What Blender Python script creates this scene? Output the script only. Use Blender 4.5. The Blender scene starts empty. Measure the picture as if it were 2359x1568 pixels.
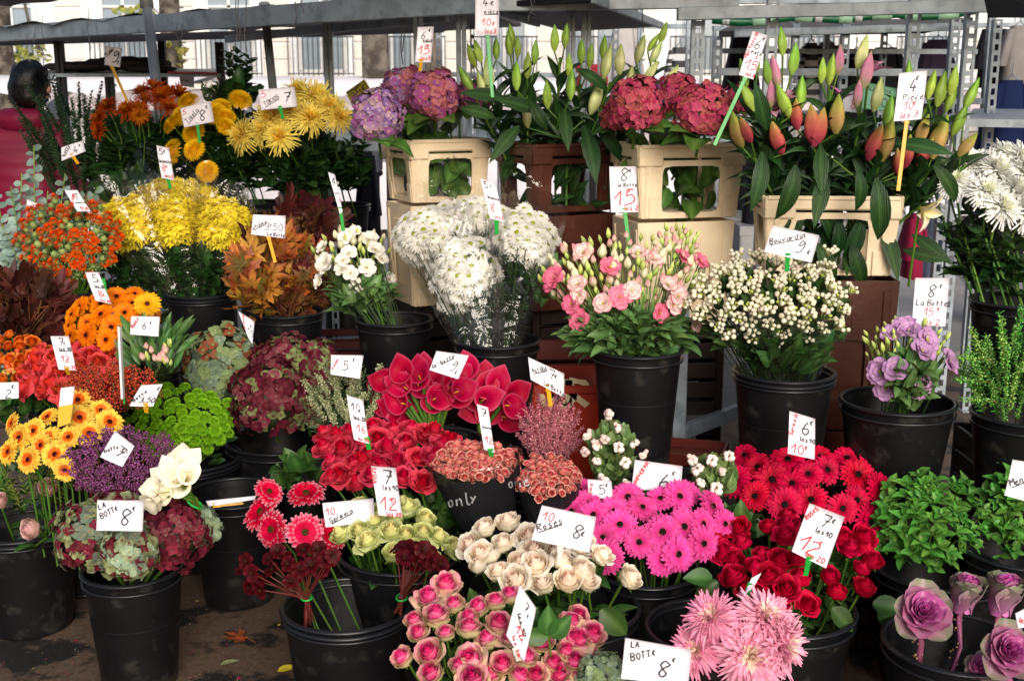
import bpy, math, random
import numpy as np
from mathutils import Matrix, Vector
random.seed(7); np.random.seed(7)
R_ = math.radians
sc = bpy.context.scene
COL = sc.collection
# ------------------------------------------------------------------ camera, light, exposure
FOC, PCX, PCY = 2700.0, 1179.0, 784.0
TH, CAMH = R_(12.0), 1.6
cd = bpy.data.cameras.new('camera'); cam = bpy.data.objects.new('camera', cd); COL.objects.link(cam)
cam.location = (0, 0, CAMH); cam.rotation_euler = (R_(90) - TH, 0, 0)
cd.sensor_width = 36; cd.lens = 36 * FOC / 2358.0; cd.clip_start = .05; cd.clip_end = 500
cd.dof.use_dof = True; cd.dof.focus_distance = 3.35; cd.dof.aperture_fstop = 7.0
sc.camera = cam
w = bpy.data.worlds.new('World'); sc.world = w; w.use_nodes = True
nt = w.node_tree; bg = nt.nodes['Background']
sky = nt.nodes.new('ShaderNodeTexSky'); sky.sky_type = 'NISHITA'; sky.sun_disc = False
SUN_EL, SUN_AZ = R_(25), R_(12)          # sun behind the camera, a little to its right
sky.sun_elevation = SUN_EL; sky.sun_rotation = R_(180) - SUN_AZ
sky.air_density = 1.0; sky.dust_density = 4.0; sky.ozone_density = 1.0
nt.links.new(sky.outputs[0], bg.inputs[0]); bg.inputs[1].default_value = 0.11
sd = bpy.data.lights.new('sun', 'SUN'); sun = bpy.data.objects.new('sun', sd); COL.objects.link(sun)
sd.energy = 2.6; sd.angle = R_(38); sd.color = (1.0, .965, .92)
sdir = Vector((math.sin(SUN_AZ) * math.cos(SUN_EL), -math.cos(SUN_AZ) * math.cos(SUN_EL), math.sin(SUN_EL)))
sun.rotation_euler = sdir.to_track_quat('Z', 'Y').to_euler()
vs = sc.view_settings
sc.display_settings.display_device = 'sRGB'
vs.view_transform = 'Standard'; vs.look = 'None'; vs.gamma = 1; vs.use_curve_mapping = False; vs.exposure = 0.18
# ------------------------------------------------------------------ placing
FW = Vector((0, math.cos(TH), -math.sin(TH))); UP = Vector((0, math.sin(TH), math.cos(TH)))
def at(px, py, d):                       # photo position and view depth -> a place in the market
    return Vector((0, 0, CAMH)) + FW * d + Vector((1, 0, 0)) * ((px - PCX) / FOC * d) - UP * ((py - PCY) / FOC * d)
def atz(px, py, z):
    return at(px, py, (CAMH - z) / (math.sin(TH) + (py - PCY) / FOC * math.cos(TH)))
def depth(p): return (p - Vector((0, 0, CAMH))).dot(FW)
def lin(c):
    if isinstance(c, str):
        c = tuple(int(c[i:i + 2], 16) / 255 for i in (0, 2, 4))
    return tuple((x / 12.92 if x <= .04045 else ((x + .055) / 1.055) ** 2.4) for x in c[:3])
# ------------------------------------------------------------------ mesh building
class MB:
    def __init__(s): s.v = []; s.f = []; s.c = []; s.m = []; s.n = 0
    def add(s, V, F, C=None, M=None, mat=0):
        V = np.asarray(V, float)
        if M is not None:
            A = np.array(M); V = V @ A[:3, :3].T + A[:3, 3]
        if C is None: C = (.5, .5, .5)
        C = np.asarray(C, float)
        if C.ndim == 1: C = np.tile(C, (len(V), 1))
        s.v.append(V); s.c.append(C)
        n = s.n
        s.f.extend([tuple(i + n for i in q) for q in F]); s.m.extend([mat] * len(F)); s.n += len(V)
        return s
    def mesh(s, name, mats, smooth=True):
        me = bpy.data.meshes.new(name)
        V = np.concatenate(s.v); C = np.concatenate(s.c)
        me.from_pydata(V.tolist(), [], s.f)
        a = me.color_attributes.new('Col', 'FLOAT_COLOR', 'POINT')
        a.data.foreach_set('color', np.hstack([C, np.ones((len(C), 1))]).astype('f').ravel())
        if not isinstance(mats, (list, tuple)): mats = [mats]
        for m in mats: me.materials.append(m)
        if len(mats) > 1: me.polygons.foreach_set('material_index', s.m)
        if smooth: me.polygons.foreach_set('use_smooth', [True] * len(s.f))
        me.update(); return me
def grid_faces(a, b, closed=False):
    F = []
    for i in range(a - 1):
        for j in range(b if closed else b - 1):
            k = (j + 1) % b
            F.append((i * b + j, i * b + k, (i + 1) * b + k, (i + 1) * b + j))
    return F
def box(x0, x1, y0, y1, z0, z1):
    V = [(x0, y0, z0), (x1, y0, z0), (x1, y1, z0), (x0, y1, z0), (x0, y0, z1), (x1, y0, z1), (x1, y1, z1), (x0, y1, z1)]
    return V, [(0, 3, 2, 1), (4, 5, 6, 7), (0, 1, 5, 4), (1, 2, 6, 5), (2, 3, 7, 6), (3, 0, 4, 7)]
def rbox(x0, x1, y0, y1, z0, z1, b=.003):         # box with bevelled edges
    xs = (x0, x0 + b, x1 - b, x1); ys = (y0, y0 + b, y1 - b, y1); zs = (z0, z0 + b, z1 - b, z1)
    V = []; F = []
    def face(ax, side):
        n = len(V); o = [0, 1, 2]; o.remove(ax)
        A = (xs, ys, zs)
        for i in (1, 2):
            for j in (1, 2):
                p = [0, 0, 0]; p[ax] = A[ax][side]; p[o[0]] = A[o[0]][i]; p[o[1]] = A[o[1]][j]; V.append(tuple(p))
        F.append((n, n + 1, n + 3, n + 2)); return n
    f = {(a, s): face(a, s) for a in range(3) for s in (0, 3)}
    idx = lambda a, s, i, j: f[(a, s)] + i * 2 + j
    for sy in (0, 3):
        for sz in (0, 3):
            F.append((idx(1, sy, 0, sz // 3), idx(1, sy, 1, sz // 3), idx(2, sz, 1, sy // 3), idx(2, sz, 0, sy // 3)))
    for sx in (0, 3):
        for sz in (0, 3):
            F.append((idx(0, sx, 0, sz // 3), idx(0, sx, 1, sz // 3), idx(2, sz, sx // 3, 1), idx(2, sz, sx // 3, 0)))
    for sx in (0, 3):
        for sy in (0, 3):
            F.append((idx(0, sx, sy // 3, 0), idx(0, sx, sy // 3, 1), idx(1, sy, sx // 3, 1), idx(1, sy, sx // 3, 0)))
    for sx in (0, 1):
        for sy in (0, 1):
            for sz in (0, 1):
                F.append((idx(0, sx * 3, sy, sz), idx(1, sy * 3, sx, sz), idx(2, sz * 3, sx, sy)))
    return V, F
def lathe(prof, n=20):
    V = []
    for (r, z) in prof:
        for j in range(n):
            a = 2 * math.pi * j / n; V.append((r * math.cos(a), r * math.sin(a), z))
    return V, grid_faces(len(prof), n, True)
def frame(z, roll=0, hint=None):          # rotation whose Z axis is z
    z = Vector(z).normalized(); h = Vector(hint) if hint is not None else Vector((0, 0, 1))
    if abs(z.dot(h.normalized())) > .97: h = Vector((1, 0, 0))
    x = h.cross(z).normalized(); y = z.cross(x)
    return Matrix((x, y, z)).transposed().to_4x4() @ Matrix.Rotation(roll, 4, 'Z')
def xframe(x, nrm=(0, 0, 1)):             # rotation whose X axis is x and Z close to nrm
    x = Vector(x).normalized(); n = Vector(nrm)
    if abs(x.dot(n.normalized())) > .98: n = Vector((0, -1, .3))
    y = n.cross(x).normalized(); z = x.cross(y)
    return Matrix((x, y, z)).transposed().to_4x4()
def tube_path(pts, rad, n=6):
    pts = [Vector(p) for p in pts]; V = []
    if not isinstance(rad, (list, tuple)): rad = [rad] * len(pts)
    for i, p in enumerate(pts):
        t = (pts[min(i + 1, len(pts) - 1)] - pts[max(i - 1, 0)])
        A = frame(t, hint=(.13, .21, .97))
        for j in range(n):
            a = 2 * math.pi * j / n
            V.append(tuple(p + A.to_3x3() @ Vector((math.cos(a) * rad[i], math.sin(a) * rad[i], 0))))
    F = grid_faces(len(pts), n, True)
    F.append(tuple(range(n))[::-1]); F.append(tuple((len(pts) - 1) * n + j for j in range(n)))
    return V, F
def bar_v(p1, p2, w, h, up=(0, 0, 1), b=.002):
    p1 = Vector(p1); p2 = Vector(p2); L = (p2 - p1).length
    V, F = rbox(0, L, -w / 2, w / 2, -h / 2, h / 2, b)
    A = xframe(p2 - p1, up); A.translation = p1
    return [tuple(A @ Vector(v)) for v in V], F
PROF = {
 'strap': lambda t: (.42 + .58 * np.clip(t / .55, 0, 1)) * np.sqrt(np.clip(1 - (np.clip((t - .8) / .2, 0, 1)) ** 2 * .93, 0, 1)),
 'ovate': lambda t: np.sin(np.pi * np.clip(t, .02, .99) ** .72) ** .85,
 'lance': lambda t: np.sin(np.pi * np.clip(t, .03, .995) ** .8) ** 1.1,
 'round': lambda t: np.sqrt(np.clip(1 - (2 * np.clip(t, .03, .985) - 1) ** 2, 0, 1)),
 'fan': lambda t: .22 + .78 * np.clip(t * 1.5, 0, 1) ** .8 * np.sqrt(np.clip(1 - np.clip((t - .62) / .4, 0, 1) ** 2, 0, 1)),
 'quill': lambda t: .75 + .25 * np.sin(np.pi * t),
}
def ramp(stops, t):
    ts = [s[0] for s in stops]; cs = np.array([lin(s[1]) for s in stops])
    return np.stack([np.interp(t, ts, cs[:, k]) for k in range(3)], -1)
def strip(L, W, nt_=4, ns=2, prof='strap', a0=0, a1=0, cup=0, stops=((0, 'ffffff'),), wave=0, rib=None, ph=0, edge=None):
    t = np.linspace(0, 1, nt_ + 1); s = np.linspace(-1, 1, ns + 1)
    a = a0 + (a1 - a0) * t; ds = L / nt_
    x = np.concatenate([[0], np.cumsum(np.cos((a[1:] + a[:-1]) / 2) * ds)])
    z = np.concatenate([[0], np.cumsum(np.sin((a[1:] + a[:-1]) / 2) * ds)])
    wd = PROF[prof](t) * W / 2
    S, T = np.meshgrid(s, t); X = np.tile(x[:, None], (1, ns + 1)); Z = np.tile(z[:, None], (1, ns + 1))
    Wd = wd[:, None]; off = cup * (S ** 2) * Wd + wave * np.sin(T * 9 + ph + S * 2.2) * Wd * np.abs(S)
    A = a[:, None]
    X = X - np.sin(A) * off; Z = Z + np.cos(A) * off; Y = S * Wd
    V = np.stack([X.ravel(), Y.ravel(), Z.ravel()], -1)
    C = ramp(stops, T.ravel())
    if rib is not None:
        k = (np.abs(S.ravel()) < .1)[:, None] * .6; C = C * (1 - k) + np.array(lin(rib)) * k
    if edge is not None:
        k = (np.abs(S.ravel()) > .9)[:, None] * .5; C = C * (1 - k) + np.array(lin(edge)) * k
    return V, grid_faces(nt_ + 1, ns + 1), C
def T3(x, y, z): return Matrix.Translation((x, y, z))
def RZ(a): return Matrix.Rotation(a, 4, 'Z')
def RY(a): return Matrix.Rotation(a, 4, 'Y')
def RX(a): return Matrix.Rotation(a, 4, 'X')
def SC(s): return Matrix.Diagonal((s[0], s[1], s[2], 1)) if isinstance(s, (tuple, list)) else Matrix.Scale(s, 4)
# ------------------------------------------------------------------ objects
def tag(o, label=None, cat=None, group=None, kind=None):
    if label: o['label'] = label
    if cat: o['category'] = cat
    if group: o['group'] = group
    if kind: o['kind'] = kind
    return o
def thing(name, label, cat, loc, group=None):
    o = bpy.data.objects.new(name, None); o.empty_display_size = .05; o.location = loc
    COL.objects.link(o); return tag(o, label, cat, group)
def obj(name, me, parent=None, M=None, label=None):
    o = bpy.data.objects.new(name, me); COL.objects.link(o)
    if M is not None:
        if parent is not None:
            q = parent; off = Vector((0, 0, 0))
            while q is not None:
                off += q.location if q.type == 'EMPTY' else q.matrix_basis.translation; q = q.parent
            M = Matrix.Translation(-off) @ M
        o.matrix_basis = M
    elif parent is not None:
        off = Vector((0, 0, 0)); q = parent
        while q is not None: off += q.location; q = q.parent
        o.location = -off
    if parent is not None: o.parent = parent
    if label: o['label'] = label
    return o
def single(name, mb, mat, label, cat, group=None, smooth=False, kind=None):   # a thing that is one mesh, origin moved to its base
    me = mb.mesh(name, mat, smooth)
    V = np.concatenate(mb.v); c = (V.min(0) + V.max(0)) / 2; c[2] = V[:, 2].min()
    me.transform(Matrix.Translation(-Vector(c))); o = obj(name, me); o.location = c
    return tag(o, label, cat, group, kind)
UNIT_STEM = None
def stem(parent, p1, p2, r, col='leafgreen', name='stem'):
    p1 = Vector(p1); p2 = Vector(p2); L = (p2 - p1).length
    M = T3(*p1) @ frame(p2 - p1) @ SC((r, r, L))
    return obj(name, STEMS[col], parent, M)
def rnd(a, b): return random.uniform(a, b)
def rv(s): return Vector((rnd(-s, s), rnd(-s, s), rnd(-s, s)))
# ------------------------------------------------------------------ materials
def mat(name, col=(.5, .5, .5), rough=.5, metal=0, attr=False, trans=0, jit=0, noise=0, nscale=20, bump=0, bscale=200, spec=.5, dark=None, dscale=3, dlo=.45, dhi=.6, hue=.0, sat=1.0):
    m = bpy.data.materials.new(name); m.use_nodes = True; N = m.node_tree; P = N.nodes['Principled BSDF']; L = N.links
    P.inputs['Roughness'].default_value = rough; P.inputs['Metallic'].default_value = metal
    P.inputs['Specular IOR Level'].default_value = spec
    if attr:
        a = N.nodes.new('ShaderNodeAttribute'); a.attribute_name = 'Col'; src = a.outputs['Color']
    else:
        rg = N.nodes.new('ShaderNodeRGB'); rg.outputs[0].default_value = (*(lin(col) if isinstance(col, str) else col), 1); src = rg.outputs[0]
    tc = N.nodes.new('ShaderNodeTexCoord')
    if jit or hue:
        oi = N.nodes.new('ShaderNodeObjectInfo'); h = N.nodes.new('ShaderNodeHueSaturation')
        mr = N.nodes.new('ShaderNodeMapRange'); mr.inputs[3].default_value = 1 - jit; mr.inputs[4].default_value = 1 + jit
        L.new(oi.outputs['Random'], mr.inputs[0]); L.new(mr.outputs[0], h.inputs['Value'])
        wn = N.nodes.new('ShaderNodeMath'); wn.operation = 'FRACT'; wm = N.nodes.new('ShaderNodeMath'); wm.operation = 'MULTIPLY'; wm.inputs[1].default_value = 17.3
        L.new(oi.outputs['Random'], wm.inputs[0]); L.new(wm.outputs[0], wn.inputs[0])
        m2 = N.nodes.new('ShaderNodeMapRange'); m2.inputs[3].default_value = .5 - hue; m2.inputs[4].default_value = .5 + hue
        L.new(wn.outputs[0], m2.inputs[0]); L.new(m2.outputs[0], h.inputs['Hue'])
        h.inputs['Saturation'].default_value = sat; L.new(src, h.inputs['Color']); src = h.outputs[0]
    if noise:
        n = N.nodes.new('ShaderNodeTexNoise'); n.inputs['Scale'].default_value = nscale; n.inputs['Detail'].default_value = 4
        L.new(tc.outputs['Object'], n.inputs['Vector'])
        mr = N.nodes.new('ShaderNodeMapRange'); mr.inputs[1].default_value = .3; mr.inputs[2].default_value = .7
        mr.inputs[3].default_value = 1 - noise; mr.inputs[4].default_value = 1 + noise
        L.new(n.outputs['Fac'], mr.inputs[0])
        h = N.nodes.new('ShaderNodeHueSaturation'); L.new(mr.outputs[0], h.inputs['Value']); L.new(src, h.inputs['Color']); src = h.outputs[0]
    if dark is not None:
        n = N.nodes.new('ShaderNodeTexNoise'); n.inputs['Scale'].default_value = dscale; n.inputs['Detail'].default_value = 6; n.inputs['Roughness'].default_value = .6
        L.new(tc.outputs['Object'], n.inputs['Vector'])
        mr = N.nodes.new('ShaderNodeMapRange'); mr.inputs[1].default_value = dlo; mr.inputs[2].default_value = dhi
        L.new(n.outputs['Fac'], mr.inputs[0])
        mx = N.nodes.new('ShaderNodeMix'); mx.data_type = 'RGBA'
        L.new(mr.outputs[0], mx.inputs[0]); L.new(src, mx.inputs[6]); mx.inputs[7].default_value = (*(lin(dark) if isinstance(dark, str) else dark), 1)
        src = mx.outputs[2]
    L.new(src, P.inputs['Base Color'])
    if bump:
        n = N.nodes.new('ShaderNodeTexNoise'); n.inputs['Scale'].default_value = bscale; n.inputs['Detail'].default_value = 3
        L.new(tc.outputs['Object'], n.inputs['Vector'])
        b = N.nodes.new('ShaderNodeBump'); b.inputs['Strength'].default_value = bump; b.inputs['Distance'].default_value = .01
        L.new(n.outputs['Fac'], b.inputs['Height']); L.new(b.outputs[0], P.inputs['Normal'])
    if trans:
        tr = N.nodes.new('ShaderNodeBsdfTranslucent'); L.new(src, tr.inputs[0]); mx = N.nodes.new('ShaderNodeMixShader'); mx.inputs[0].default_value = trans
        L.new(P.outputs[0], mx.inputs[1]); L.new(tr.outputs[0], mx.inputs[2]); L.new(mx.outputs[0], N.nodes['Material Output'].inputs[0])
    return m
M_PET = mat('petal', attr=True, rough=.55, trans=.22, jit=.10, hue=.004, spec=.14, noise=.10, nscale=70, sat=1.02)
M_LEAF = mat('leaf', attr=True, rough=.42, trans=.10, jit=.28, hue=.02, spec=.32, sat=1.05, noise=.18, nscale=45)
M_LILYL = mat('lily_leaf', attr=True, rough=.38, trans=.16, jit=.25, hue=.02, noise=.12, nscale=30)
def veins(m, sc_, st):
    N = m.node_tree; tc = N.nodes.new('ShaderNodeTexCoord'); w_ = N.nodes.new('ShaderNodeTexWave'); w_.bands_direction = 'Y'; w_.inputs['Scale'].default_value = sc_; w_.inputs['Distortion'].default_value = .6
    N.links.new(tc.outputs['Object'], w_.inputs['Vector']); b_ = N.nodes.new('ShaderNodeBump'); b_.inputs['Strength'].default_value = st; b_.inputs['Distance'].default_value = .003; N.links.new(w_.outputs['Fac'], b_.inputs['Height']); N.links.new(b_.outputs[0], N.nodes['Principled BSDF'].inputs['Normal'])
veins(M_LILYL, 75, .8)
M_BERRY = mat('berry', attr=True, rough=.4, jit=.10, spec=.5)
M_DRY = mat('dry_leaf', attr=True, rough=.6, trans=.15, jit=.3, hue=.025, noise=.25, nscale=30)
M_BLK = mat('black_plastic', (.0055, .0055, .0065), rough=.42, spec=.24, noise=.3, nscale=6, bump=.05, bscale=60, dark=(.045, .041, .036), dscale=15, dlo=.55, dhi=.80)
M_RIM = mat('black_rim', (.010, .011, .014), rough=.33, noise=.25, nscale=14)
M_BEIGE = mat('beige_plastic', 'e4cfae', rough=.5, noise=.10, nscale=7, bump=.12, bscale=40, dark='b39a78', dscale=11, dlo=.62, dhi=.85)
M_BROWN = mat('brown_plastic', '431f15', rough=.38, noise=.3, nscale=6, bump=.1, bscale=40, dark='5c3a2e', dscale=14, dlo=.55, dhi=.8)
M_DKBR = mat('dark_brown_plastic', '1d100c', rough=.5, noise=.3, nscale=6)
M_RED = mat('red_plastic', '4a120a', rough=.4, noise=.2, nscale=8)
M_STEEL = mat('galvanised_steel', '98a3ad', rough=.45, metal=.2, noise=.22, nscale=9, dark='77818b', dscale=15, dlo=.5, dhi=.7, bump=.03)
M_PIPE = mat('steel_pipe', '9a9ea2', rough=.36, metal=.3, noise=.2, nscale=12)
M_TARP = mat('grey_roof_sheet', '5c5860', rough=.6, noise=.25, nscale=2)
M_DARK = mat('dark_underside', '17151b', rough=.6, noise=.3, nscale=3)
M_CARD = mat('price_card', 'e9e4ee', rough=.38, noise=.03, nscale=14, jit=.05, bump=.12, bscale=22, dark='d2cbc8', dscale=18, dlo=.6, dhi=.85)
M_INK = mat('black_ink', (.012, .012, .018), rough=.5)
M_INKR = mat('red_ink', (.62, .02, .035), rough=.5)
M_STG = mat('green_stick', '1f9c3c', rough=.35); M_STY = mat('yellow_stick', 'd9a21c', rough=.4); M_STW = mat('white_stick', 'dcdcd4', rough=.4)
M_WHITEP = mat('white_plastic', 'd9dadc', rough=.45, noise=.08)
M_GROUND = mat('asphalt', '5c4a3d', rough=.7, noise=.22, nscale=55, bump=.5, bscale=260, dark=(.010, .009, .008), dscale=4.6, dlo=.51, dhi=.57)
def film(name, tint, gl, diff=.05, rough=.12):
    m = bpy.data.materials.new(name); m.use_nodes = True; N = m.node_tree; L = N.links
    N.nodes.remove(N.nodes['Principled BSDF'])
    tr = N.nodes.new('ShaderNodeBsdfTransparent'); tr.inputs[0].default_value = (*tint, 1)
    g = N.nodes.new('ShaderNodeBsdfGlossy'); g.inputs['Roughness'].default_value = rough
    df = N.nodes.new('ShaderNodeBsdfDiffuse'); df.inputs[0].default_value = (.75, .75, .75, 1)
    tc = N.nodes.new('ShaderNodeTexCoord'); n = N.nodes.new('ShaderNodeTexNoise'); n.inputs['Scale'].default_value = 7; n.inputs['Detail'].default_value = 2; n.inputs['Distortion'].default_value = 3.0
    L.new(tc.outputs['Object'], n.inputs['Vector']); b = N.nodes.new('ShaderNodeBump'); b.inputs['Strength'].default_value = .8; b.inputs['Distance'].default_value = .02
    L.new(n.outputs['Fac'], b.inputs['Height']); L.new(b.outputs[0], g.inputs['Normal'])
    lw = N.nodes.new('ShaderNodeLayerWeight'); lw.inputs[0].default_value = .35; L.new(b.outputs[0], lw.inputs['Normal'])
    mr = N.nodes.new('ShaderNodeMapRange'); mr.inputs[3].default_value = gl; mr.inputs[4].default_value = min(1, gl * 5); L.new(lw.outputs['Fresnel'], mr.inputs[0])
    m1 = N.nodes.new('ShaderNodeMixShader'); m1.inputs[0].default_value = diff; L.new(tr.outputs[0], m1.inputs[1]); L.new(df.outputs[0], m1.inputs[2])
    m2 = N.nodes.new('ShaderNodeMixShader'); L.new(mr.outputs[0], m2.inputs[0]); L.new(m1.outputs[0], m2.inputs[1]); L.new(g.outputs[0], m2.inputs[2])
    L.new(m2.outputs[0], N.nodes['Material Output'].inputs[0]); return m
M_FILM = film('cellophane', (.985, .985, .985), .045, .004, .09); M_FILM2 = film('amber_cellophane', (.98, .965, .92), .045, .004, .09)
STEMS = {}
for nm, c, m_ in (('leafgreen', '4f6f2c', M_LEAF), ('dark', '2b3d1c', M_LEAF), ('pale', '86a155', M_LEAF), ('brown', '5a3420', M_LEAF), ('purple', 'a8527a', M_LEAF), ('maroon', '5c2a24', M_LEAF)):
    q = MB(); V, F = lathe([(1, 0), (1, 1)], 6); q.add(V, F, lin(c)); STEMS[nm] = q.mesh('stem_' + nm, m_)
# ================================================================== flower and leaf shapes (shared meshes, unit = metre)
GA = 2.399963
def gerbera(R, outer, inner, mid, dark, seed, tip=None, halo=None):
    r = random.Random(seed); q = MB()
    st = [(0, inner), (.3, outer), (.86, outer), (1, tip or outer)] if not halo or tip == 'f4b4c4' else [(0, inner), (.5, inner), (.68, outer), (1, tip)]
    if not halo: st = [(0, mid), (.22, inner), (.6, outer), (1, tip or outer)]
    for lay, (n, k, el) in enumerate(((23, 1.0, .10), (21, .9, .24), (19, .66, .42))):
        for i in range(n):
            a = 2 * math.pi * (i + .5 * lay) / n + r.uniform(-.06, .06)
            L = R * k * r.uniform(.92, 1.04); e = el + r.uniform(-.1, .1)
            V, F, C = strip(L * .88, R * .255, 4, 2, 'strap', e, e - .35 + r.uniform(-.12, .12), cup=.35, stops=st, rib=inner if tip is None else outer)
            q.add(V, F, C * r.uniform(.74, 1.08), RZ(a) @ T3(R * .12, 0, lay * R * .022))
    if halo:
        for i in range(40):
            a = i * GA; rr = R * (.2 + .16 * ((i * .618) % 1))
            V, F, C = strip(R * .16, R * .04, 2, 1, 'quill', 1.0, .4, stops=[(0, halo), (1, mid)])
            q.add(V, F, C, RZ(a) @ T3(rr, 0, R * .06))
    else:
        for i in range(26):
            a = i * GA
            V, F, C = strip(R * .2, R * .05, 2, 1, 'quill', .8, .3, stops=[(0, mid), (1, mid)])
            q.add(V, F, C, RZ(a) @ T3(R * .17, 0, R * .05))
    pet = q.mesh('gerbera_petals', M_PET)
    d = MB(); V, F = lathe([(R * .2, R * .03), (R * .19, R * .10), (R * .12, R * .14), (R * .05, R * .12), (0.0001, R * .10)], 12); d.add(V, F, lin(dark))
    for i in range(46):
        a = i * GA; rr = R * .19 * math.sqrt((i + .5) / 46); V, F = box(-.012 * R, .012 * R, -.012 * R, .012 * R, 0, R * .05)
        d.add(V, F, lin(dark if i < 30 else mid), RZ(a) @ T3(rr, 0, R * .1))
    return pet, d.mesh('gerbera_disc', M_PET)
def rose(R, cin, cmid, cedge, seed, op=.6, outer=None, split=False):
    r = random.Random(seed); q = MB(); K = 6; R = R * (.88, 1.0, 1.06)[seed % 3]; op = op * (.5, .85, 1.25)[seed % 3]; H = R * 1.8
    ns = [2, 3, 4, 4, 5, 5]
    for k in range(K):
        f = k / (K - 1); rk = R * (.13 + .87 * f ** .95); n = ns[k]
        for i in range(n):
            ph = k * 1.9 + 2 * math.pi * i / n + r.uniform(-.15, .15)
            hw = math.pi / n * (1.55 if k else 1.4)
            s = np.linspace(-1, 1, 8); t = np.linspace(0, 1, 7); S, T = np.meshgrid(s, t)
            Hk = H * (1.06 - .22 * f - .22 * f * f * op * r.uniform(.3, 1.6)) * r.uniform(.95, 1.04)
            fl = (f ** 1.5) * op * r.uniform(.3, 1.5)
            rad = rk * (.22 + .78 * np.sin(np.pi / 2 * np.clip(T * 1.5, 0, 1)) ** .8)
            rad = rad * (1 - (.62 - .5 * f ** .6) * np.clip((T - .45) / .55, 0, 1) ** 1.5 * (1 if f < .75 else .25))
            ov = np.clip((T - .68) / .32, 0, 1)
            rad = rad + R * fl * .42 * ov ** 1.6 * (1 - .3 * S ** 2)
            rad = rad * (1 + .06 * S)
            tipn = .22 * f * op * np.clip(1 - np.abs(S) * 2.2, 0, 1) * ov
            Z = Hk * (T * (1 - .20 * S ** 2 - .05 * np.abs(S))) - R * fl * .34 * ov ** 2.2 * (1 + .5 * np.sin(S * 5 + ph)) 
            rad = rad + R * tipn
            Z = Z + R * .03 * np.sin(S * 4 + ph * 3) * T
            A = ph + S * hw
            V = np.stack([(rad * np.cos(A)).ravel(), (rad * np.sin(A)).ravel(), Z.ravel()], -1)
            cc = np.array(lin(cin)) * (1 - f) + np.array(lin(outer or cmid)) * f
            if split: cc = np.array(lin(cin if k < 2 else cmid)) if k < 4 else np.array(lin(outer)) * (.45 if k == 4 else .8) + np.array(lin(cedge)) * (.55 if k == 4 else .2)
            C = np.tile(cc, (V.shape[0], 1)); e = (ov.ravel() ** 1.2)[:, None] * (1 if not split or k < 4 else .8 if k == 4 else .5)
            bas = np.clip(1 - T.ravel() * 2.2, 0, 1)[:, None] * f
            C = C * (1 - e * .85) + np.array(lin(cedge if k > 2 else cmid)) * e * .85
            if outer: C = C * (1 - bas * .5) + np.array(lin(outer)) * bas * .5
            q.add(V, grid_faces(7, 8), C * r.uniform(.9, 1.07))
    V, F = lathe([(.001, H * .5), (R * .13, H * .8), (R * .08, H * .96), (.001, H * .98)], 8); q.add(V, F, lin(cin))
    for i in range(5):
        V, F, C = strip(R * 1.1, R * .3, 3, 2, 'lance', .9 + r.uniform(-.5, .3), -.2, stops=[(0, '5e7d35'), (1, '6f8d42')]); q.add(V, F, C, RZ(i * 1.2566) @ T3(R * .12, 0, 0))
    V, F = lathe([(R * .05, -R * .3), (R * .2, -R * .12), (R * .24, R * .05)], 8); q.add(V, F, lin('4f7030'))
    return q.mesh('rose_head', M_PET)
def spider(R, n, c0, c1, seed, W=.06, flat=.5, droop=1.0, core=None, nt_=4, tipc=None):
    r = random.Random(seed); q = MB()
    for i in range(n):
        f = (i + .5) / n; a = i * GA; el = (1 - f) ** .9 * 1.45 * (1 - flat * .3) + r.uniform(-.12, .12) - .12
        L = R * (.45 + .62 * f ** .7) * r.uniform(.85, 1.08)
        cc = [(0, c0), (.4, c1), (1, tipc or c1)]
        V, F, C = strip(L, R * W * r.uniform(.8, 1.2), nt_, 1 if W < .09 else 2, 'quill' if W < .09 else 'strap', min(1.5, el + .25), el - droop * r.uniform(.2, 1.3) * (.3 + f) if r.random() < .8 else el + .7, cup=.7, stops=cc)
        if core is not None and f < .2: C = C * .3 + np.array(lin(core)) * .7
        q.add(V, F, C * r.uniform(.88, 1.08), RZ(a) @ T3(R * .06 * f, 0, R * .06 * (1 - f)))
    return q.mesh('mum_petals', M_PET)
def pom(R, n, c0, c1, seed, W=.16, hemi=.55):
    r = random.Random(seed); q = MB()
    V, F = lathe([(R * .55, -R * .1), (R * .62, R * .1), (R * .4, R * .32), (.001, R * .4)], 10); q.add(V, F, lin(c0))
    for i in range(n):
        f = (i + .5) / n; a = i * GA; pol = f ** .6 * 1.75
        L = R * (.35 + .25 * f); base = R * .55
        V, F, C = strip(L, R * W, 3, 2, 'strap', math.pi / 2 - pol + .35, math.pi / 2 - pol - .5 + r.uniform(-.2, .2), cup=.5, stops=[(0, c0), (.5, c1), (1, c1)])
        q.add(V, F, C * r.uniform(.85, 1.1), RZ(a) @ T3(base * math.sin(pol), 0, base * math.cos(pol) * hemi))
    return q.mesh('mum_petals', M_PET)
def daisy(R, c, cen, seed, n=20, two=True):
    r = random.Random(seed); q = MB()
    for lay in range(2 if two else 1):
        for i in range(n - 3 * lay):
            a = 2 * math.pi * i / (n - 3 * lay) + r.uniform(-.08, .08); e = .15 + .3 * lay + r.uniform(-.12, .12)
            V, F, C = strip(R * (.85 - .12 * lay), R * .24, 3, 2, 'strap', e, e - .5, cup=.3, stops=[(0, c), (1, c)]); q.add(V, F, C * r.uniform(.92, 1.03), RZ(a) @ T3(R * .15, 0, lay * R * .02))
    V, F = lathe([(R * .22, 0), (R * .21, R * .14), (R * .11, R * .2), (.0001, R * .19)], 10); q.add(V, F, lin(cen))
    return q.mesh('daisy_petals', M_PET)
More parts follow.
